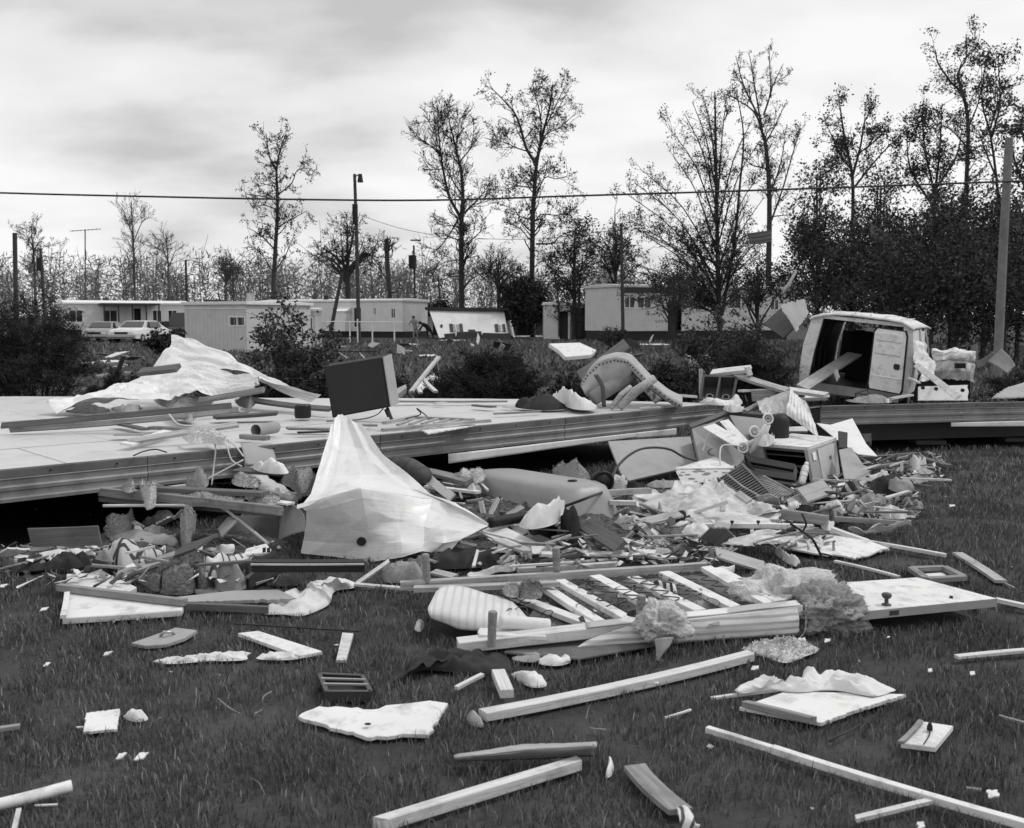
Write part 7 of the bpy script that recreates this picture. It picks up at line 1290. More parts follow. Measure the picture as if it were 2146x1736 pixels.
for x, lab in ((897, 'left'), (1052, 'right')):
    c = R6.g(x, 1066, .2); t = empty('knob', c, lab+' dark knob on the white trim board', 'knob', 'knobs on the white trim board'); MB().tube([c, c+Vector((0, 0, .012))], .006, 8).build('stem', 'black', t); MB().tube([c+Vector((0, 0, .012)), c+Vector((0, 0, .02)), c+Vector((0, 0, .03))], [.009, .016, .01], 10).build('cap', 'black', t, smooth=True)
panel(R6.gs([(1200, 1192, .05), (1290, 1130, .06), (1375, 1080, .07), (1500, 1090, .07), (1680, 1150, .05), (1825, 1200, .04), (1740, 1230, .03), (1620, 1266, .02), (1500, 1240, .03), (1380, 1242, .02)]), .012, 'board_white', 'bright white sheet lying on the grass at the pile front', 'sheet', 'white_sheet', rag=.03, ragedges=(5, 6, 7, 8))
cord([R6.g(1245, 1062, .3), R6.g(1310, 1105, .24), R6.g(1370, 1150, .2), R6.g(1400, 1200, .12), R6.g(1425, 1252, .05)], .009, 'bark', 'dead twig standing over the bright white sheet', 'twig', 'twig'); cord([R6.g(1310, 1000, .4), R6.g(1335, 1060, .33), R6.g(1320, 1100, .26)], .007, 'bark', 'short twig fork above the dead twig', 'twig', 'twig')
cord([R6.g(1420, 1235, .06), R6.g(1480, 1250, .05), R6.g(1520, 1275, .03)], .006, 'bark', 'thin root-like twig at the sheet lower edge', 'twig', 'twig')
softs(R6, [([(1180, 1230), (1200, 1205), (1260, 1230), (1330, 1285), (1300, 1310), (1220, 1270)], .01, 'cloth_white', .02, 10, 0, 'torn white paper at the left corner of the bright sheet', 'paper', 'torn_paper'), ([(1470, 985), (1500, 925), (1560, 925), (1605, 965), (1580, 1000), (1520, 1005)], .05, 'cloth_white', .03, 9, 0, 'white shirt heap right of the small box', 'clothes', 'clothes_heap'), ([(1640, 985), (1680, 935), (1730, 932), (1775, 965), (1740, 992)], .05, 'cloth_white', .03, 9, 0, 'white garment in the middle of the right clothes', 'clothes', 'clothes_heap'), ([(1780, 1005), (1820, 965), (1900, 955), (1965, 1010), (1940, 1030), (1840, 1028)], .03, 'cloth_white', .03, 10, 0, 'rumpled white garment at the end of the right clothes', 'clothes', 'clothes_heap'),
  ([(1620, 975), (1640, 930), (1660, 925), (1665, 985)], .06, 'cloth_grey', .02, 9, 0, 'grey sock-like cloth between the white garments', 'clothes', 'clothes_heap'), ([(1690, 900), (1720, 840), (1770, 800), (1850, 765), (1950, 800), (2020, 880), (1900, 905), (1780, 910)], .06, 'cloth_dark', .04, 5, 0, 'dark grey coat heap right of the stove', 'coat', 'coat'), ([(1840, 840), (1870, 790), (1960, 800), (2000, 860), (1900, 870)], .15, 'cloth_grey', .03, 6, 0, 'grey sweater on the dark coat heap', 'clothes', 'clothes_heap'), ([(1560, 900), (1600, 830), (1680, 820), (1710, 900), (1640, 925)], .06, 'cloth_dark', .04, 7, 0, 'black clothes below the trapezoid board', 'clothes', 'clothes_heap'),
  ([(1440, 880), (1470, 860), (1540, 865), (1580, 890), (1500, 905)], .1, 'cloth_white', .03, 10, 0, 'white paper litter right of the small box', 'paper', 'crumpled_paper'), ([(1715, 790), (1760, 755), (1850, 760), (1870, 785), (1790, 800)], .1, 'cloth_white', .03, 10, 0, 'pale rag on top of the dark coat heap', 'rag', 'rag'), ([(1290, 990), (1330, 955), (1420, 960), (1440, 1000), (1360, 1010)], .1, 'cloth_dark', .03, 9, 100, 'black fuzzy wig-like bundle under the small box', 'bundle', 'dark_bundle'), ([(1050, 960), (1080, 935), (1140, 945), (1150, 975)], .2, 'cloth_white', .02, 10, 0, 'small crumpled paper below the louvred shutter', 'paper', 'crumpled_paper'),
  ([(1965, 690), (2000, 665), (2060, 680), (2065, 740), (1990, 760)], .05, 'cloth_white', .03, 8, 0, 'white bag on the boards at the far right', 'bag', 'white_bag'), ([(2090, 690), (2130, 665), (2180, 690), (2160, 720)], .03, 'cloth_grey', .02, 8, 0, 'grey rag right of the white bag', 'rag', 'rag'), ([(1450, 1050), (1480, 1020), (1530, 1050), (1510, 1095), (1460, 1090)], .1, 'cloth_white', .03, 10, 0, 'white knotted cloth at the timber joint', 'cloth', 'knotted_cloth'),
  ([(130, 830), (160, 780), (230, 765), (280, 800), (270, 850), (180, 855)], .18, 'fluff', .02, 20, 0, 'pale bumpy sponge-like cushion behind the bathtub end', 'cushion', 'cushion'), ([(280, 835), (330, 800), (370, 830), (350, 850)], .2, 'cloth_dark', .01, 6, 0, 'dark bowl-like cushion right of the pale cushion', 'cushion', 'cushion'), ([(400, 830), (480, 805), (560, 800), (560, 840), (450, 845)], .2, 'cloth_grey', .03, 10, 0, 'grey shredded paper left of the floral box', 'paper', 'shredded_paper'),
  ([(210, 1060), (240, 1010), (300, 1020), (330, 1070), (290, 1095)], .05, 'cloth_white', .02, 14, 0, 'pale woven mat in front of the bathtub end', 'mat', 'woven_mat'), ([(540, 1200), (600, 1180), (660, 1190), (650, 1230), (560, 1235)], .03, 'cloth_grey', .02, 10, 0, 'grey leafy litter behind the drawer front', 'litter', 'leaf_litter'), ([(440, 1215), (500, 1200), (560, 1230), (540, 1260), (470, 1250)], .04, 'cloth_white', .02, 10, 0, 'white rag behind the slats', 'rag', 'rag'), ([(850, 1310), (930, 1300), (930, 1345), (860, 1345)], .01, 'cloth_white', .015, 10, 0, 'white paper below the drawer front', 'paper', 'torn_paper')])
panel(R6.gs([(1680, 1195, .02), (1820, 1195, .02), (1830, 1215, .02), (1700, 1225, .02)]), .01, 'board_white', 'white splinter at the right tip of the bright sheet', 'splinter', 'splinter', rag=.02)
many(R6, [((1650, 668, .08), (1990, 645, .1), .10, .03, 'wood_dark', 0, 'dark board at the back of the right debris', 'plank'), ((1660, 735, .08), (1990, 692, .1), .07, .03, 'wood_grey', 0, 'grey lath crossing the right debris', 'plank'), ((1750, 705, .1), (1880, 645, .2), .03, .02, 'wood_dark', 0, 'thin dark rod leaning in the right debris', 'stick'), ((1960, 655, .06), (2180, 720, .06), .10, .04, 'wood_dark', 0, 'dark beam at the far right of the debris', 'timber'), ((1900, 800, .06), (2120, 795, .05), .05, .03, 'wood_grey', 0, 'grey lath right of the coat heap', 'plank'), ((1640, 845, .2), (1780, 920, .08), .06, .04, 'wood_dark', 0, 'dark leg-like stick in the black clothes', 'stick'), ((1480, 1010, .08), (1680, 990, .06), .08, .03, 'wood_grey', 0, 'flat grey slat below the white shirt heap', 'plank'), ((1420, 960, .12), (1530, 1010, .06), .06, .03, 'wood', 0, 'wooden slat under the small box', 'plank'), ((1900, 905, .03), (1990, 895, .03), .04, .02, 'wood_pale', 0, 'tiny pale stick on the grass beyond the coat heap', 'stick'), ((1700, 735, .05), (1910, 750, .05), .05, .02, 'wood_grey', 0, 'low lath before the trapezoid board', 'plank')])
# wire basket
t = empty('wire_rack', R6.g(820, 1225), 'small white wire rack on the grass behind the drawer front', 'rack')
for i in range(7): f = i/6; MB().tube([R6.g(700+190*f, 1215+12*f, .07), R6.g(740+190*f, 1195+12*f, .09)], .004, 4).build('wire', 'trim', t)
for f in (0, .5, 1): MB().tube([R6.g(700+40*f, 1215-20*f, .075), R6.g(890+40*f, 1228-20*f, .075)], .004, 4).build('wire', 'trim', t)
# small litter that nobody could count
def litter():
    rnd = random.Random(31); mb = MB()
    zones = [(R6, 300, 1500, 830, 1200, 320), (R6, 1450, 2000, 760, 1040, 260), (R5, 980, 1980, 560, 1100, 260), (F1, 0, 1600, 90, 330, 220), (R6, 1650, 2146, 640, 800, 120), (R6, 0, 800, 1150, 1300, 160), (R4, 1050, 1800, 860, 1060, 120), (F4, 600, 1700, 170, 400, 50)]
    for fr, x0, x1, y0, y1, n in zones:
        for i in range(n):
            z = rnd.uniform(.01, .12); p = fr.g(rnd.uniform(x0, x1), rnd.uniform(y0, y1), z); l_ = rnd.uniform(.012, .06)*(1.6 if rnd.random() < .12 else 1); w_ = rnd.uniform(.004, .022); R_ = Matrix.Rotation(rnd.uniform(0, 6.28), 3, 'Z') @ Matrix.Rotation(rnd.gauss(0, .4), 3, 'X') @ Matrix.Rotation(rnd.gauss(0, .5), 3, 'Y')
            q = [p+R_ @ Vector(v) for v in ((-l_, -w_, 0), (l_, -w_*rnd.uniform(.2, 1), 0), (l_*rnd.uniform(.5, 1), w_, rnd.uniform(-.02, .02)), (-l_*rnd.uniform(.6, 1), w_*rnd.uniform(.4, 1), 0))]
            yield mb, q, R_ @ Vector((0, 0, .004)), rnd.random()
def laths():
    rnd = random.Random(77)
    for fr, x0, x1, y0, y1, n in ((R6, 250, 1450, 860, 1180, 40), (R6, 1450, 2050, 670, 1000, 34), (R5, 980, 2000, 560, 1110, 40), (F1, 100, 1600, 120, 280, 12), (R4, 700, 1700, 900, 1060, 16), (R5, 1000, 1500, 560, 640, 10)):
        for i in range(n):
            p = fr.g(rnd.uniform(x0, x1), rnd.uniform(y0, y1), rnd.uniform(.04, .2)); a = rnd.gauss(0, 1.0); l_ = rnd.uniform(.06, .26); d = Vector((math.cos(a), math.sin(a), rnd.gauss(0, .12)))*l_; s_ = Vector((-d.y, d.x, 0)).normalized()*rnd.uniform(.006, .022)
            yield [p-d-s_*rnd.uniform(.3, 1), p+d-s_, p+d*rnd.uniform(.85, 1.05)+s_, p-d*rnd.uniform(.85, 1)+s_], Vector((0, 0, rnd.uniform(.006, .018))), rnd.random()
La, Lb, Lc = MB(), MB(), MB()
for q, off, k_ in laths(): (La if k_ < .35 else Lb if k_ < .75 else Lc).prism(q, off)
La.build('pale_laths', 'wood_pale', label='tangle of thin pale laths lying through the pile', cat='laths', kind='stuff'); Lb.build('grey_laths', 'wood_grey', label='tangle of thin grey laths lying through the pile', cat='laths', kind='stuff'); Lc.build('dark_laths', 'wood_dark', label='tangle of thin dark laths lying through the pile', cat='laths', kind='stuff')
L1, L2, L3 = MB(), MB(), MB()
for _mb, q, off, k_ in litter(): (L1 if k_ < .38 else L2 if k_ < .7 else L3).prism(q, off)
L1.build('white_litter', 'board_white', label='small white scraps strewn through the pile', cat='litter', kind='stuff'); L2.build('wood_litter', 'wood_grey', label='small wood splinters strewn through the pile', cat='litter', kind='stuff'); L3.build('dark_litter', 'board_dark', label='small dark scraps strewn through the pile', cat='litter', kind='stuff')

# --- torn boards and rags lying jumbled in the pile
def jumble():
    rnd = random.Random(91)
    Z = ((R6, 220, 760, 960, 1180, 9, 'in front of the bathtub end'), (R6, 760, 1450, 870, 1150, 12, 'around the plastic sheeting'), (R5, 1000, 1420, 560, 660, 5, 'left of the bathtub'), (R5, 1400, 1950, 940, 1090, 8, 'behind the bed base'), (R6, 1480, 1780, 800, 1000, 8, 'below the stove'), (R6, 1780, 2060, 700, 900, 7, 'around the dark coat heap'), (R4, 1000, 1700, 900, 1040, 7, 'on the long wall stud'), (R4, 650, 1500, 1080, 1240, 6, 'in the shade under the long wall stud'), (F1, 60, 700, 100, 200, 4, 'behind the dark tangled clothes'))
    for fr, x0, x1, y0, y1, n, where in Z:
        for i in range(n):
            z = rnd.uniform(.05, .24); p = fr.g(rnd.uniform(x0, x1), rnd.uniform(y0, y1), z); s_ = rnd.uniform(.05, .13); asp = rnd.uniform(.25, .9); R_ = Matrix.Rotation(rnd.uniform(0, 6.28), 3, 'Z') @ Matrix.Rotation(rnd.gauss(0, .55), 3, 'X') @ Matrix.Rotation(rnd.gauss(0, .45), 3, 'Y')
            k = rnd.choice((4, 4, 4, 5)); pts = [p+R_ @ Vector((math.cos(a)*s_*rnd.uniform(.75, 1.15), math.sin(a)*s_*asp*rnd.uniform(.75, 1.15), 0)) for a in sorted(rnd.uniform(-.35, .35)+2*math.pi*q/k for q in range(k))]
            m_ = rnd.choice(('board_white', 'board_grey', 'wood', 'wood_grey', 'wood_dark', 'board_dark', 'metal_grey', 'wood_pale', 'board_grey')); tone = {'board_white': 'white', 'wood_pale': 'white', 'board_dark': 'dark', 'wood_dark': 'dark'}.get(m_, 'grey')
            panel(pts, rnd.uniform(.006, .018), m_, 'jagged '+tone+' piece of broken board '+where, 'board', 'broken_board', group=tone+' broken boards '+where, rag=.006, ragedges=(1, 3), seed=i)
    for fr, x0, x1, y0, y1, n, where in ((R6, 250, 760, 960, 1170, 6, 'in front of the bathtub end'), (R6, 1250, 1480, 900, 1010, 4, 'right of the plastic sheeting'), (R5, 1000, 1350, 570, 650, 4, 'left of the bathtub'), (R5, 1450, 1950, 960, 1090, 5, 'behind the bed base'), (R6, 1480, 1780, 830, 1010, 6, 'below the stove'), (R6, 1780, 2020, 740, 950, 6, 'around the dark coat heap'), (R4, 1000, 1600, 940, 1040, 4, 'on the long wall stud'), (R4, 700, 1500, 1090, 1230, 4, 'in the shade under the long wall stud'), (F1, 60, 900, 110, 230, 6, 'among the left clothes')):
        for i in range(n):
            p = fr.g(rnd.uniform(x0, x1), rnd.uniform(y0, y1), rnd.uniform(.04, .2)); s_ = rnd.uniform(.05, .11); sq = rnd.uniform(.4, 1); an = rnd.uniform(0, 3.1); ca, sa = math.cos(an), math.sin(an); m_ = rnd.choice(('cloth_white', 'cloth_grey', 'cloth_dark', 'cloth_grey', 'cloth_white', 'plaid_dark')); tone = {'cloth_white': 'white', 'cloth_grey': 'grey'}.get(m_, 'dark'); o_ = []
            for q in range(9): a = 2*math.pi*q/9; r_ = s_*rnd.uniform(.55, 1.3); u_, v_ = math.cos(a)*r_, math.sin(a)*r_*sq; o_.append(p+Vector((u_*ca-v_*sa, u_*sa+v_*ca, -.03)))
            heapf(o_, .05, m_, 'small crumpled '+tone+' rag '+where, 'rag', 'crumpled_rag', rings=8, segs=40, wr=.035, ws=18, seed=i, group=tone+' rags '+where, footprint=False)
jumble()

for pts, lab in (([(R5, 1000, 640), (R5, 1250, 590), (R5, 1700, 600), (R5, 2100, 720), (R6, 420, 1100), (R6, 420, 1200), (R5, 1900, 1120), (R5, 1500, 1110), (R5, 1150, 1060)], 'added dark rubble layer shading the gaps in the middle of the pile'), ([(R6, 250, 950), (R6, 600, 840), (R6, 1100, 820), (R6, 1500, 820), (R6, 1800, 770), (R6, 2010, 860), (R6, 1950, 1030), (R6, 1500, 1060), (R6, 1150, 1120), (R6, 700, 1190), (R6, 380, 1150)], 'added dark rubble layer shading the gaps in the right of the pile'), ([(F1, 0, 250), (F1, 150, 120), (F1, 700, 60), (F1, 1300, 40), (F1, 1650, 90), (F1, 1620, 290), (F1, 1000, 330), (F1, 500, 270), (F1, 150, 262)], 'added dark rubble layer shading the gaps under the left clothes')):
    heapf([fr.g(x, y, -.01) for fr, x, y in pts], .07, 'rubble', lab, 'rubble', 'rubble_shade_mat', rings=26, segs=150, wr=.05, ws=9, seed=3, kind='stuff', p=3, edge=.15)  # dark layer added so gaps in the pile read as shade
# ------------------------------------------------------------------ the upturned bed base in the middle foreground
def bed():
    t = empty('bed_base', F4.g(1150, 500), 'upturned slatted bed base with striped cover, pegs and springs in the foreground', 'bed base')
    # front rail (two lengths of the same board seen as one)
    fl, fr_ = F4.d(350, 462, 5.02), F4.d(1900, 292, 5.42)
    plank(fl, fr_, .10, .055, 'wood_pale', None, None, 'front_rail', parent=t, roll=0, bow=.004)
    up = lambda p, dz: p+Vector((0, 0, dz))
    # cover hanging in front of the rail (right two thirds)
    def rp(f): return fl.lerp(fr_, f)
    ys = [.30, .38, .5, .62, .75, .88, .97, 1.0]; top = []; mid = []; low = []
    pxb = {.30: (800, 555), .38: (900, 548), .5: (1130, 538), .62: (1330, 520), .75: (1540, 500), .88: (1730, 468), .97: (1880, 442), 1.0: (1905, 400)}
    for f in ys:
        p = rp(f)+Vector((-.02, -.062, .025)); b = F4.d(*pxb[f], p.y-.015)
        if f < .42: k = (.42-f)/.12; p = p.lerp(b, min(.92, k))
        b.z = max(b.z, .015); top.append(p); low.append(b); mid.append(p.lerp(b, .5)+Vector((0, -.012, 0)))
    sheet([top, [a.lerp(b, .5) for a, b in zip(top, mid)], mid, low], 'ticking_side', None, None, 'side_cover', 6, 5, .6, .008, 5, parent=t, thick=.006, ridge=.006, rs=9)
    sheet([[rp(f)+Vector((0, .05, .032)) for f in (.36, .5, .7, .9, 1.0)], [rp(f)+Vector((0, -.05, .034)) for f in (.36, .5, .7, .9, 1.0)]], 'ticking_side', None, None, 'top_cover', 8, 4, .5, .004, 5, parent=t, thick=.004)
    c = rp(1.0); sheet([[c+Vector((.02, -.055, .03)), c+Vector((.05, 0, .035)), c+Vector((.04, .06, .03))], [c+Vector((.02, -.055, -.1)), c+Vector((.05, 0, -.1)), c+Vector((.03, .06, -.1))], [F4.d(1890, 440, 5.36), F4.d(1900, 430, 5.45), F4.d(1895, 420, 5.5)]], 'ticking_side', None, None, 'end_cover', 5, 5, .8, .006, 5, parent=t, thick=.005)
    # back rail
    bl, br = F4.d(88, 190, 5.9), F4.d(1482, 102, 6.35); plank(bl, br, .045, .05, 'wood', None, None, 'back_rail', parent=t, bow=.004)
    plank(F4.d(150, 205, 5.85), F4.d(800, 180, 5.95), .06, .03, 'wood', None, None, 'back_rail', parent=t)
    # slats
    for a, b in (((945, 368), (610, 240)), ((995, 360), (742, 195)), ((1130, 350), (815, 172)), ((1290, 320), (975, 152)), ((1455, 312), (1145, 158)), ((1615, 295), (1290, 135)), ((1770, 278), (1480, 112)), ((1815, 270), (1530, 118))):
        pa = F4.d(a[0], a[1], 5.1+.0002*a[0]+.02); pb = F4.d(b[0], b[1], 6.02+.00018*(b[0]-600)); plank(pa, pb, .07, .03, 'paint_white', None, None, 'slat', parent=t, roll=random.uniform(-4, 4), bow=.006)
    # pegs
    for (x0, y0), (x1, y1), d_ in (((503, 448), (510, 305), 4.98), ((1178, 372), (1186, 230), 5.17), ((212, 183), (202, 45), 5.93), ((802, 135), (796, 15), 6.12)):
        a, b = F4.d(x0, y0, d_), F4.d(x1, y1, d_); MB().tube([a-Vector((0, 0, .02)), a.lerp(b, .9), b.lerp(a, .03), b], [.021, .024, .023, .016], 12).build('peg_leg', 'wood_grey', t, smooth=False)
    # under-floor board and springs
    pl = F4.gs([(560, 500, .02), (900, 530, .02), (1500, 420, .02), (1760, 280, .03), (1480, 140, .03), (760, 210, .03)], .02)
    MB().prism(pl, (0, 0, .008)).build('base_cloth', 'slat_cloth', t); FLAT.append([(p.x, p.y) for p in pl])
    rnd = random.Random(5)
    for k in range(24):     # coil springs lying between the slats
        u = rnd.random(); v = rnd.random(); a = F4.d(640+u*1060, 300+rnd.uniform(-30, 60)-u*60, 5.35); x = fl.lerp(fr_, .12+.86*u); y = bl.lerp(br, .2+.78*u); c = x.lerp(y, .12+.76*v); c.z = .035
        pts = []; R0 = rnd.uniform(.03, .045); tilt = Vector((rnd.gauss(0, .5), rnd.gauss(0, .5), 1)).normalized(); e1 = tilt.orthogonal().normalized(); e2 = tilt.cross(e1); hh = rnd.uniform(.07, .13)
        for i in range(30): an = i*.75; pts.append(c+(e1*math.cos(an)+e2*math.sin(an))*R0*(1-.35*math.sin(i/29*math.pi))+tilt*hh*i/29)
        MB().tube(pts, .0028, 3).build('coil_spring', 'steel_dark', t)
    for k in range(10):      # zigzag springs
        u = .5+.05*k; p = fl.lerp(fr_, u).lerp(bl.lerp(br, u), .25+.05*(k % 4)); q = fl.lerp(fr_, u+.02).lerp(bl.lerp(br, u+.02), .9); p.z = q.z = .14; d = q-p; s_ = Vector((d.y, -d.x, 0)).normalized()*.04
        pts = [p+d*(i/9)+s_*(1 if i % 2 else -1) for i in range(10)]; MB().tube([Vector(v) for v in crom([tuple(z) for z in pts], 4)], .004, 4).build('zigzag_spring', 'steel_dark', t)
bed()
# pad, rolls and wads lying in the bed base
sheet([F4.ds([(265, 195, 5.75), (330, 188, 5.8), (450, 215, 5.8), (600, 262, 5.7)]), F4.ds([(240, 240, 5.5), (340, 245, 5.55), (480, 280, 5.5), (660, 325, 5.4)]), F4.ds([(215, 300, 5.35), (320, 310, 5.3), (460, 330, 5.25), (690, 345, 5.25)]), F4.ds([(235, 335, 5.32), (340, 375, 5.25), (440, 385, 5.2), (560, 375, 5.2)]), F4.ds([(260, 345, 5.36), (345, 385, 5.3), (440, 395, 5.25), (540, 390, 5.25)])], 'ticking', 'striped pad corner bulging out at the left of the bed base', 'pad', 'striped_pad', 7, 6, .9, .01, 5, thick=.03, ridge=.01, rs=6, flat=True)
cord([F4.d(540, 355, 5.15), F4.d(650, 362, 5.17), F4.d(765, 372, 5.2)], .035, 'cloth_white', 'rolled white cover lying along the bed front rail', 'roll', 'cover_roll', n=12)
panel(F4.ds([(440, 395, 5.12), (460, 360, 5.3), (520, 375, 5.25), (760, 395, 5.15), (750, 415, 5.05), (450, 420, 5.05)]), .02, 'board_white', 'pale board end under the rolled white cover', 'board', 'board')
softs(F4, [([(560, 225), (570, 190), (600, 180), (640, 205), (630, 235), (590, 240)], .12, 'fluff', .02, 12, 250, 'white fluff tuft at the left slats', 'insulation', 'insulation_clump'), ([(635, 235), (650, 190), (690, 165), (730, 190), (735, 235), (690, 250)], .12, 'fluff_grey', .03, 10, 300, 'grey fluff wad with dark patch at the left slats', 'insulation', 'insulation_clump'), ([(1240, 180), (1270, 160), (1340, 185), (1385, 235), (1385, 262), (1330, 240), (1270, 215)], .1, 'zebra', .015, 8, 0, 'black and white spotted cloth roll among the slats', 'cloth', 'patterned_cloth'), ([(1410, 290), (1440, 265), (1500, 262), (1560, 290), (1540, 305), (1450, 305)], .06, 'cloth_grey', .02, 10, 0, 'crumpled grey cloth between the right slats', 'cloth', 'cloth'),
   ([(1120, 330), (1140, 300), (1180, 295), (1180, 345), (1140, 350)], .08, 'cloth_dark', .02, 9, 0, 'dark rag beside the middle front peg', 'rag', 'rag'), ([(720, 540), (760, 515), (850, 505), (870, 535), (800, 552)], .01, 'cloth_white', .015, 10, 0, 'white paper under the bed front rail', 'paper', 'torn_paper'), ([(600, 525), (680, 500), (780, 505), (700, 535)], .01, 'cloth_grey', .015, 12, 0, 'grey stuffing under the left end of the front rail', 'stuffing', 'stuffing')])
blob(F4.d(1285, 355, 5.12), .115, .09, .10, 'fluff', 'shaggy insulation wad hanging over the bed front rail', 'insulation', 'insulation_wad', amp=.5, ns=1.8, fib=2200, fl=.05, seed=3)
sheet([F4.ds([(1245, 430, 5.02), (1290, 425, 5.0), (1335, 425, 5.02)]), F4.ds([(1250, 490, 5.0), (1280, 480, 4.98), (1315, 470, 5.0)]), F4.ds([(1248, 535, 4.99), (1265, 530, 4.97), (1285, 505, 4.99)])], 'cloth_grey', 'grey cloth tongue hanging below the shaggy wad', 'cloth', 'cloth_tongue', 6, 6, .8, .008, 8, thick=.012)
blob(F3.d(600, 560, 5.75), .30, .22, .16, 'fluff', 'large shaggy insulation bundle at the right end of the bed base', 'insulation', 'insulation_bundle', amp=.55, ns=1.7, fib=3500, fl=.06, seed=8); blob(F3.d(800, 620, 5.5), .19, .16, .12, 'fluff_grey', 'grey shaggy insulation bundle spilling onto the white door', 'insulation', 'insulation_bundle', amp=.55, ns=1.8, fib=2500, fl=.06, seed=12)
heapf(F3.gs([(365, 830), (440, 800), (560, 790), (640, 775), (745, 822), (690, 850), (590, 885), (480, 855)], .012), .035, 'fluff', 'flat insulation mat on the grass below the bed base right end', 'insulation', 'insulation_mat', rings=14, segs=70, wr=.03, ws=16, fib=1800, fl=.045, seed=2, edge=.25)
# white door with knob
def door():
    Q = F3.gs([(425, 508, .12), (1262, 450, .12), (1668, 558, .12), (945, 628, .12)]); t = empty('white_door', (Q[0]+Q[2])/2, 'white flat door with round knob lying on the grass at right', 'door')
    MB().prism([p-Vector((0, 0, .045)) for p in Q], (0, 0, .045)).build('slab', 'paint_white', t); FLAT.append([(p.x, p.y) for p in Q])
    e1 = (Q[2]-Q[3]).normalized(); nn = Vector((e1.y, -e1.x, 0)); MB().prism([Q[3]+nn*.002, Q[2]+nn*.002, Q[2]+nn*.002-Vector((0, 0, .046)), Q[3]+nn*.002-Vector((0, 0, .046))], nn*.004).build('edge_band', 'board_grey', t)
    lp = Q[3].lerp(Q[2], .26); MB().prism([lp+nn*.0065-e1*.03-Vector((0, 0, .01)), lp+nn*.0065+e1*.03-Vector((0, 0, .01)), lp+nn*.0065+e1*.03-Vector((0, 0, .036)), lp+nn*.0065-e1*.03-Vector((0, 0, .036))], nn*.002).build('latch_plate', 'steel_dark', t)
    c = F3.g(1103, 592, .12); k = MB().tube([c, c+Vector((0, 0, .006)), c+Vector((0, 0, .007)), c+Vector((0, 0, .035)), c+Vector((0, 0, .042)), c+Vector((0, 0, .055)), c+Vector((0, 0, .066)), c+Vector((0, 0, .07))], [.026, .026, .012, .011, .022, .028, .024, .012], 16).build('knob', 'steel_dark', t, smooth=True)
    c = F3.g(875, 486, .12); MB().tube([c, c+Vector((0, 0, .008)), c+Vector((0, 0, .02)), c+Vector((0, 0, .03))], [.03, .03, .026, .01], 14).build('rosette', 'black', t, smooth=True); c = F3.g(1435, 556, .12); MB().tube([c, c+Vector((0, 0, .012))], .01, 8).build('bolt', 'black', t)
    for f in (.0, .5): pp = Q[0].lerp(Q[3], .5+f*.4); MB().box(pp.x-.05, pp.x+.05, pp.y-.05, pp.y+.05, -.01, .07).build('rubble_rest', 'board_grey', t)
door()
# ------------------------------------------------------------------ loose pieces on the lawn
many(F2, [((792, 1088, .03), (2330, 745, .03), .075, .05, 'wood_pale', 0, 'long pale two-by-four running diagonally below the bed base', 'plank'), ((882, 845, .05), (932, 965, .05), .075, .06, 'wood_pale', 0, 'short pale block sticking out of the dark cloth toward the camera', 'plank'), ((640, 932, .02), (792, 855, .04), .03, .02, 'wood_pale', 0, 'thin pale stick left of the short block', 'stick'), ((1840, 1102, .02), (1988, 1056, .02), .012, .01, 'wood_pale', 0, 'thin twig-like sliver below the long two-by-four', 'stick'), ((1410, 1165, .015), (1500, 1172, .015), .012, .01, 'wood_grey', 0, 'faint grey sliver in the grass below the two-by-four', 'stick')])
plank(F2.g(205, 1712, .03), F2.g(1345, 1362, .03), .045, .042, 'wood_pale', 'thick squared beam in the bottom foreground', 'beam', 'squared_timber', roll=0, bow=.003)
plank(F2.g(225, 1725, .03), F2.g(245, 1790, .03), .05, .04, 'wood_grey', 'small block under the near end of the squared beam', 'block', 'wood_block')
# bent half-round board
def bent(rows, m, lab, nm, cat, **k): return sheet(rows, m, lab, cat, nm, 8, 6, .7, .004, 8, **k)
bent([F2.gs([(632, 1310, .05), (830, 1282, .055), (1028, 1252, .06), (1230, 1246, .07), (1442, 1238, .075)]), F2.gs([(628, 1330, .055), (830, 1310, .07), (1030, 1285, .085), (1230, 1275, .10), (1438, 1262, .105)]), F2.gs([(632, 1358, .01), (830, 1350, .01), (1030, 1345, .01), (1230, 1338, .01), (1425, 1320, .01)])], 'wood', 'bent half-round board with broken ends in the foreground', 'bent_board', 'board', thick=.012, rag=.4, flat=True)
plank(F2.g(1665, 1385, .03), F2.g(1930, 1640, .03), .085, .02, 'wood_grey', 'grey plank with curved break at the bottom right of centre', bow=.05); bent([F2.gs([(1905, 1615, .05), (1960, 1605, .06), (2000, 1660, .05)]), F2.gs([(1925, 1690, .05), (1980, 1680, .06), (2020, 1720, .05)]), F2.gs([(1930, 1750, .02), (1990, 1750, .03), (2030, 1760, .02)])], 'birch', 'broken board end with mottled bark-like surface at the bottom edge', 'mottled_board', 'board', thick=.015, rag=.4, flat=True)
pw = panel([F1.g(1712, 1088, .03), F1.g(1830, 1032, .035), F1.g(2000, 1040, .035), F2.g(40, 1042, .035), F2.g(195, 1048, .035), F2.g(240, 1030, .035), F2.g(380, 1020, .035), F2.g(490, 1008, .035), F2.g(592, 1022, .035), F2.g(540, 1100, .03), F2.g(482, 1190, .03), F2.g(330, 1190, .025), F2.g(150, 1215, .02), F1.g(2082, 1205, .02), F1.g(1880, 1150, .02)], .016, 'board_white', 'large bright white torn wallboard on the foreground grass', 'board', 'wallboard', rag=.012, ragedges=(0, 1, 3, 9, 11, 12, 13, 14), seed=4)
c = F2.g(133, 1136, .042); panel([c+Vector((math.cos(a)*.014, math.sin(a)*.012, 0)) for a in np.linspace(0, 6.28, 11)[:-1]], .002, 'black', None, None, 'hole_patch', parent=pw)
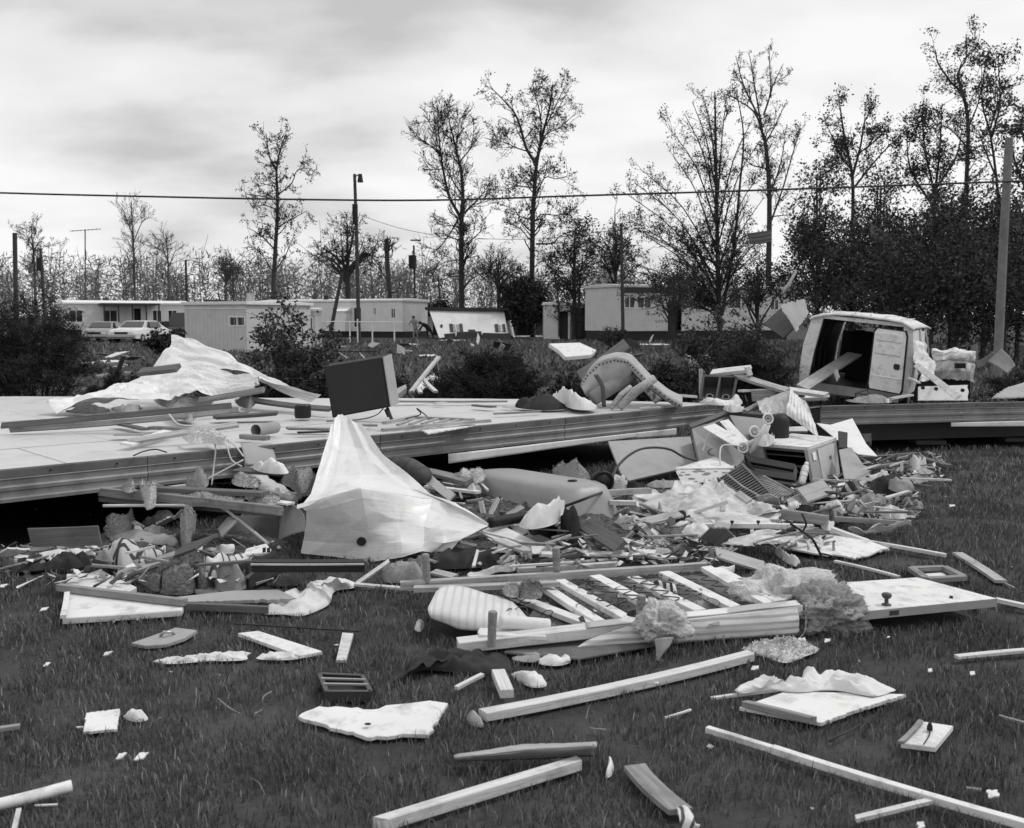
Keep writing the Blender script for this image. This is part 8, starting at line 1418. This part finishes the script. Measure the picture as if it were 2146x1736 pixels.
heapf(F2.gs([(390, 770), (560, 745), (760, 735), (900, 740), (960, 790), (930, 850), (780, 860), (560, 830), (420, 830), (330, 890), (280, 900), (360, 830)], .01), .03, 'cloth_dark', 'black cloth spread under the left end of the bed base', 'cloth', 'black_cloth', rings=14, segs=80, wr=.05, ws=10, seed=6)
heapf(F2.gs([(955, 850), (1010, 880), (1080, 872), (1140, 885), (1158, 915), (1090, 925), (1030, 905)], .01), .03, 'cloth_white', 'small white rag right of the short block', 'rag', 'rag', wr=.02, ws=16, seed=3)
heapf(F2.gs([(700, 1092), (755, 1090), (800, 1145), (760, 1150), (715, 1130)], .01), .03, 'cloth_grey', 'small grey rag at the near end of the two-by-four', 'rag', 'rag', wr=.012, ws=20, seed=5)
heapf(F2.gs([(1498, 1440), (1510, 1390), (1525, 1345), (1545, 1385), (1530, 1430)], .01), .03, 'cloth_white', 'tiny white scrap right of the squared beam', 'scrap', 'scrap', wr=.01, ws=20); heapf(F2.gs([(400, 590), (430, 565), (460, 570), (435, 605)], .02), .03, 'fluff', 'tiny white tuft on the grass left of the striped pad', 'tuft', 'tuft', wr=.01, ws=20, fib=80, fl=.02)
# black register tray
def tray():
    P = O_.gs([(668, 1412, .05), (760, 1416, .05), (778, 1450, .05), (684, 1450, .05)]); t = empty('black_register', (P[0]+P[2])/2, 'black metal tray with ridged front on the grass left of the wallboard', 'tray'); MB().prism([p-Vector((0, 0, .05)) for p in P], (0, 0, .004)).build('floor', 'steel_dark', t)
    for i in range(4): a, b = P[i], P[(i+1) % 4]; n_ = Vector((b.y-a.y, a.x-b.x, 0)).normalized()*.008; MB().prism([a, b, b-Vector((0, 0, .05)), a-Vector((0, 0, .05))], n_).build('side', 'steel_dark', t); MB().prism([a+n_*1.5, b+n_*1.5, b-n_, a-n_], (0, 0, .004)).build('lip', 'steel_dark', t)
    for f in (.3, .6): MB().prism([P[0].lerp(P[3], f), P[1].lerp(P[2], f), P[1].lerp(P[2], f+.06), P[0].lerp(P[3], f+.06)], (0, 0, .008)).build('ridge', 'steel', t)
    FLAT.append([(p.x, p.y) for p in P])
tray()
t = panel(F1.gs([(752, 672, .02), (1010, 583, .03), (1132, 600, .03), (1060, 640, .03), (950, 682, .02), (840, 688, .02)]), .018, 'board_grey', 'small grey cabinet door with shiny handle on the left grass', 'cabinet door', 'cabinet_door'); FL = F1.g(920, 632, .03), F1.g(960, 612, .05), F1.g(1000, 622, .03)
MB().tube([FL[0], FL[0].lerp(FL[1], .6)+Vector((0, 0, .012)), FL[1], FL[2].lerp(FL[1], .4)+Vector((0, 0, .008)), FL[2]], .008, 8).build('handle', 'steel', t, smooth=True)
panel(F1.gs([(1365, 616, .03), (1480, 602, .03), (1850, 720, .025), (1720, 744, .025)]), .018, 'board_white', 'narrow white board pointing right in the left grass', 'board', 'board'); panel(F1.gs([(1965, 612, .05), (2028, 616, .05), (1986, 770, .02), (1930, 768, .02)]), .016, 'wood_pale', 'short pale slat standing out of the grass above the black tray', 'slat', 'loose_slat')
panel(F1.gs([(497, 1072, .03), (688, 1050, .03), (672, 1165, .02), (478, 1182, .02)]), .012, 'board_white', 'square white tile lying at lower left', 'tile', 'square_tile', rag=.004); heapf(F1.gs([(708, 1095), (780, 1085), (850, 1105), (780, 1122)], .01), .025, 'cloth_white', 'small white scrap right of the square tile', 'scrap', 'scrap', wr=.015, ws=18)
many(F1, [((1340, 562, .03), (2060, 606, .03), .012, .008, 'black', 0, 'thin black strip across the grass above the narrow white board', 'stick'), ((-40, 1172, .03), (115, 1150, .03), .035, .02, 'wood_grey', 0, 'grey board end at the left picture edge', 'plank'), ((200, 1606, .015), (330, 1600, .015), .012, .006, 'wood_pale', 0, 'tiny pale strip at lower left', 'stick'), ((80, 1750, .02), (108, 1630, .03), .02, .015, 'wood_pale', 0, 'short pale peg at the bottom left corner', 'stick'), ((440, 1158, .015), (478, 1155, .015), .012, .006, 'wood_pale', 0, 'tiny chip left of the square tile', 'stick')])
cord([F1.g(-60, 1612, .03), F1.g(150, 1562, .035), F1.g(410, 1492, .04)], .021, 'paint_white', 'white painted rail end entering at the lower left edge', 'rail', 'white_rail', n=10)
heapf(F1.gs([(890, 780), (1000, 768), (1180, 752), (1280, 740), (1400, 738), (1410, 765), (1280, 772), (1200, 772), (1000, 788)], .01), .008, 'cloth_white', 'thin white cloth strip lying in the left grass', 'cloth strip', 'cloth_ribbon', rings=10, segs=110, wr=.022, ws=22, seed=7, p=6, edge=.35); heapf(F1.gs([(1470, 755), (1560, 738), (1720, 742), (1720, 760), (1560, 768)], .01), .008, 'cloth_white', 'short white cloth end below the narrow white board', 'cloth strip', 'cloth_ribbon', rings=10, segs=80, wr=.02, ws=22, seed=9, p=6, edge=.35)
for x, y, s_, lab in ((690, 1328, 26, 'tiny bright chip below the square tile'), (805, 1330, 34, 'small pale triangle below the square tile'), (615, 738, 22, 'tiny white scrap left of the white cloth strip'), (250, 482, 20, 'tiny pale scrap left of the white door panel'), (10, 350, 24, 'tiny pale scrap at the left edge'), (265, 800, 16, 'tiny chip in the left grass')):
    p = F1.g(x, y, .02); k = s_/2.7389/2150*p.y; panel([p+Vector((-k*.8, -k, 0)), p+Vector((k*.7, -k*.6, .004)), p+Vector((k, k*1.4, .008)), p+Vector((-k*.6, k, .01))], .006, 'board_white', lab, 'chip', 'chip', rag=.004)
# right-hand pieces
panel(F3.gs([(350, 1112, .03), (590, 1035, .035), (1205, 1045, .04), (1000, 1110, .03), (768, 1196, .02)]), .016, 'board_white', 'pale square board with batten under the white garment at right', 'board', 'board', rag=.006, ragedges=(2, 3)); plank(F3.g(378, 1098, .04), F3.g(728, 1182, .035), .03, .028, 'wood_grey', 'grey batten along the front edge of the pale square board', 'batten', 'batten')
heapf(F3.gs([(350, 1040), (370, 1000), (500, 1000), (650, 995), (672, 960), (690, 930), (745, 962), (820, 945), (950, 948), (1060, 985), (1140, 1022), (1050, 1055), (960, 1045), (880, 1030), (780, 1025), (650, 1035), (500, 1025)], .045), .016, 'cloth_white', 'white twisted garment lying on the pale square board', 'garment', 'garment', rings=26, segs=160, wr=.04, ws=13, seed=11, p=6, edge=.12)
many(F3, [((210, 1070, .02), (640, 1018, .04), .025, .015, 'wood_pale', 0, 'thin pale stick behind the white garment', 'stick'), ((185, 1228, .03), (525, 1332, .03), .035, .03, 'paint_white', 0, 'upper length of the long white strip at right', 'plank'), ((520, 1330, .03), (1850, 1728, .03), .042, .035, 'paint_white', 0, 'long white strip running to the bottom right corner', 'plank'), ((945, 1688, .02), (1332, 1595, .02), .03, .02, 'wood_pale', 0, 'pale stick below the long white strip', 'stick'), ((1462, 858, .02), (1850, 822, .02), .045, .02, 'wood_pale', 0, 'pale lath at the right edge below the door', 'plank'), ((1680, 1160, .015), (1850, 1206, .015), .02, .012, 'wood_grey', 0, 'thin stick at the right edge above the white strip', 'stick'), ((1468, 328, .02), (1690, 472, .02), .09, .025, 'wood', 0, 'weathered board pointing away at far right', 'plank'), ((1690, 470, .01), (1760, 505, .01), .02, .01, 'wood_grey', 0, 'thin splinter at the near end of the weathered board', 'stick'), ((1668, 566, .04), (1850, 605, .03), .05, .03, 'wood_pale', 0, 'pale batten beyond the door right corner', 'plank'), ((840, 368, .03), (1170, 448, .03), .035, .02, 'wood_pale', 0, 'thin batten behind the white door', 'stick'), ((1510, 1530, .01), (1590, 1540, .01), .02, .01, 'wood_grey', 0, 'small stick in the lower right grass', 'stick')])
# shallow picture frame, small plate with wire
t = empty('shallow_frame', F3.g(1370, 430), 'shallow open frame lying in the grass behind the door', 'frame'); Q = F3.gs([(1232, 408, .04), (1400, 402, .04), (1502, 452, .04), (1310, 462, .04)])
for i in range(4): plank(Q[i], Q[(i+1) % 4], .05, .03, 'wood_grey', None, None, 'frame_side', parent=t)
panel(F3.gs([(1285, 432, .02), (1390, 425, .02), (1430, 450, .02), (1310, 458, .02)]), .01, 'board_white', None, None, 'backing', parent=t); FLAT.append([(p.x, p.y) for p in Q])
t = panel(F3.gs([(1178, 1298, .04), (1282, 1186, .045), (1446, 1210, .045), (1355, 1320, .04)]), .02, 'board_white', 'small pale plate with dark plug and wire at lower right', 'plate', 'small_plate'); plank(F3.g(1176, 1296, .05), F3.g(1280, 1186, .055), .02, .012, 'wood_grey', None, None, 'edge_strip', parent=t)
c = F3.g(1325, 1232, .05); MB().tube([c, c+Vector((0, 0, .012)), c+Vector((0, 0, .03))], [.012, .012, .006], 8).build('plug', 'black', t); MB().tube([Vector(v) for v in crom([tuple(c), tuple(F3.g(1322, 1262, .056)), tuple(F3.g(1295, 1305, .056))], 5)], .003, 5).build('plug_wire', 'cord_dark', t)
for x, y, s_, lab in ((1440, 85, 30, 'white scrap on the grass at the far right'), (1545, 945, 26, 'upright white chip below the pale lath'), (1328, 930, 22, 'tiny white chip left of the upright chip'), (800, 777, 30, 'white chip below the shaggy bundle'), (430, 918, 36, 'small woven scrap above the white garment'), (1650, 1565, 60, 'white sliver in the lower right grass'), (1280, 1725, 40, 'pale chip at the bottom edge right'), (670, 775, 40, 'white flake under the bed base right corner')):
    p = F3.g(x, y, .02); k = s_/2.4444/2150*p.y*.6; panel([p+Vector((-k, -k*.7, 0)), p+Vector((k*.7, -k*.6, .004)), p+Vector((k, k*.8, .012)), p+Vector((-k*.5, k, .008))], .006, 'board_white', lab, 'chip', 'chip', rag=.004)
cord([F3.g(810, 1290, .01), F3.g(870, 1255, .03), F3.g(920, 1235, .02), F3.g(965, 1205, .02)], .005, 'bark', 'dark twig in the grass below the pale square board', 'twig', 'twig')
cord([F1.g(1250, 990, .02), F1.g(1310, 1040, .06), F1.g(1380, 1082, .02)], .003, 'wood_grey', 'dry straw arching in the left grass', 'straw', 'straw'); cord([F1.g(1560, 950, .03), F1.g(1510, 985, .08), F1.g(1505, 1050, .02), F1.g(1460, 1080, .02)], .003, 'wood_grey', 'hooked dry straw left of the wallboard', 'straw', 'straw')

def lawn_bits():
    rnd = random.Random(13); A, B = MB(), MB()
    for i in range(150):
        y = math.sqrt(rnd.uniform(9, 130)); p = Vector((rnd.uniform(-.5, .5)*y, y, rnd.uniform(.004, .035))); l_ = rnd.uniform(.003, .013)*(1.7 if rnd.random() < .1 else 1); R_ = Matrix.Rotation(rnd.uniform(0, 6.28), 3, 'Z') @ Matrix.Rotation(rnd.gauss(0, .5), 3, 'X')
        q = [p+R_ @ Vector(v) for v in ((-l_, -l_*.5, 0), (l_, -l_*rnd.uniform(.1, .5), 0), (l_*.6, l_*.5, .004), (-l_*.7, l_*rnd.uniform(.2, .6), 0))]; (A if rnd.random() < .35 else B).prism(q, (0, 0, .003))
    A.build('paper_bits', 'board_white', label='tiny white bits scattered over the lawn', cat='litter', kind='stuff'); B.build('wood_bits', 'wood', label='tiny wood chips scattered over the lawn', cat='litter', kind='stuff')
lawn_bits()
# ------------------------------------------------------------------ grass: short lawn, one mass
def inpoly(X, Y, poly):
    r = np.zeros(len(X), bool); n = len(poly)
    for i in range(n):
        x1, y1 = poly[i]; x2, y2 = poly[(i+1) % n]
        if y1 == y2: continue
        r ^= ((y1 > Y) != (y2 > Y)) & (X < (x2-x1)*(Y-y1)/(y2-y1)+x1)
    return r
def grass():
    bands = [(2.7, 4.2, 6200, .030, .0022), (4.2, 6.2, 3900, .032, .0028), (6.2, 9.5, 1900, .036, .0042), (9.5, 15, 700, .042, .0075), (15, 30, 160, .06, .018), (30, 75, 13, .16, .05)]
    Vs = [[], []]; Ts = [[], []]; B_ = [0, 0]
    for y0, y1, den, h, wd_ in bands:
        n = int(den*(y1-y0)*(y1+y0)*.70); y = np.sqrt(rng.uniform(y0*y0, y1*y1, n)); x = rng.uniform(-.70, .70, n)*y
        cl = np.array([mnoise.noise(Vector((a*2.2, c*2.2, 1)))+.6*mnoise.noise(Vector((a*7, c*7, 5))) for a, c in zip(x, y)])
        keep = rng.random(n) < np.clip(.72+cl*1.1, .12, 1)
        for P in FLAT:
            P_ = np.array(P)
            if P_[:, 1].max() < y0 or P_[:, 1].min() > y1: continue
            keep &= ~inpoly(x, y, P)
        x, y, cl = x[keep], y[keep], cl[keep]; n = len(x)
        a = rng.uniform(0, 2*np.pi, n); hh = h*rng.uniform(.45, 1.25, n)*(1+cl*.45); hh *= np.where(rng.random(n) < .03, 1.9, 1)
        ln = rng.uniform(.2, 1.0, n)*hh; la = rng.uniform(0, 2*np.pi, n); wx, wy = np.cos(a)*wd_, np.sin(a)*wd_; dx, dy = np.cos(la)*ln, np.sin(la)*ln
        z0 = np.full(n, -.012); V = np.stack([np.stack([x-wx, y-wy, z0], 1), np.stack([x+wx, y+wy, z0], 1), np.stack([x+wx*.7+dx*.35, y+wy*.7+dy*.35, hh*.6], 1), np.stack([x-wx*.7+dx*.35, y-wy*.7+dy*.35, hh*.6], 1), np.stack([x+dx, y+dy, hh], 1)], 1).reshape(-1, 3)
        dry = rng.random(n) < .10
        for sel, q in ((~dry, 0), (dry, 1)):
            W_ = V.reshape(n, 5, 3)[sel]; m = len(W_); k = np.arange(m)*5+B_[q]; Ts[q].append(np.concatenate([np.stack([k, k+1, k+2], 1), np.stack([k, k+2, k+3], 1), np.stack([k+3, k+2, k+4], 1)])); Vs[q].append(W_.reshape(-1, 3)); B_[q] += m*5
    o = fast_mesh('grass', np.concatenate(Vs[0]), np.concatenate(Ts[0]), 'grass'); tag(o, 'short dark lawn grass covering the foreground', 'grass', kind='stuff')
    o = fast_mesh('dry_grass', np.concatenate(Vs[1]), np.concatenate(Ts[1]), 'straw'); tag(o, 'dry pale blades mixed into the lawn', 'grass', kind='stuff')
grass()
clean_m()
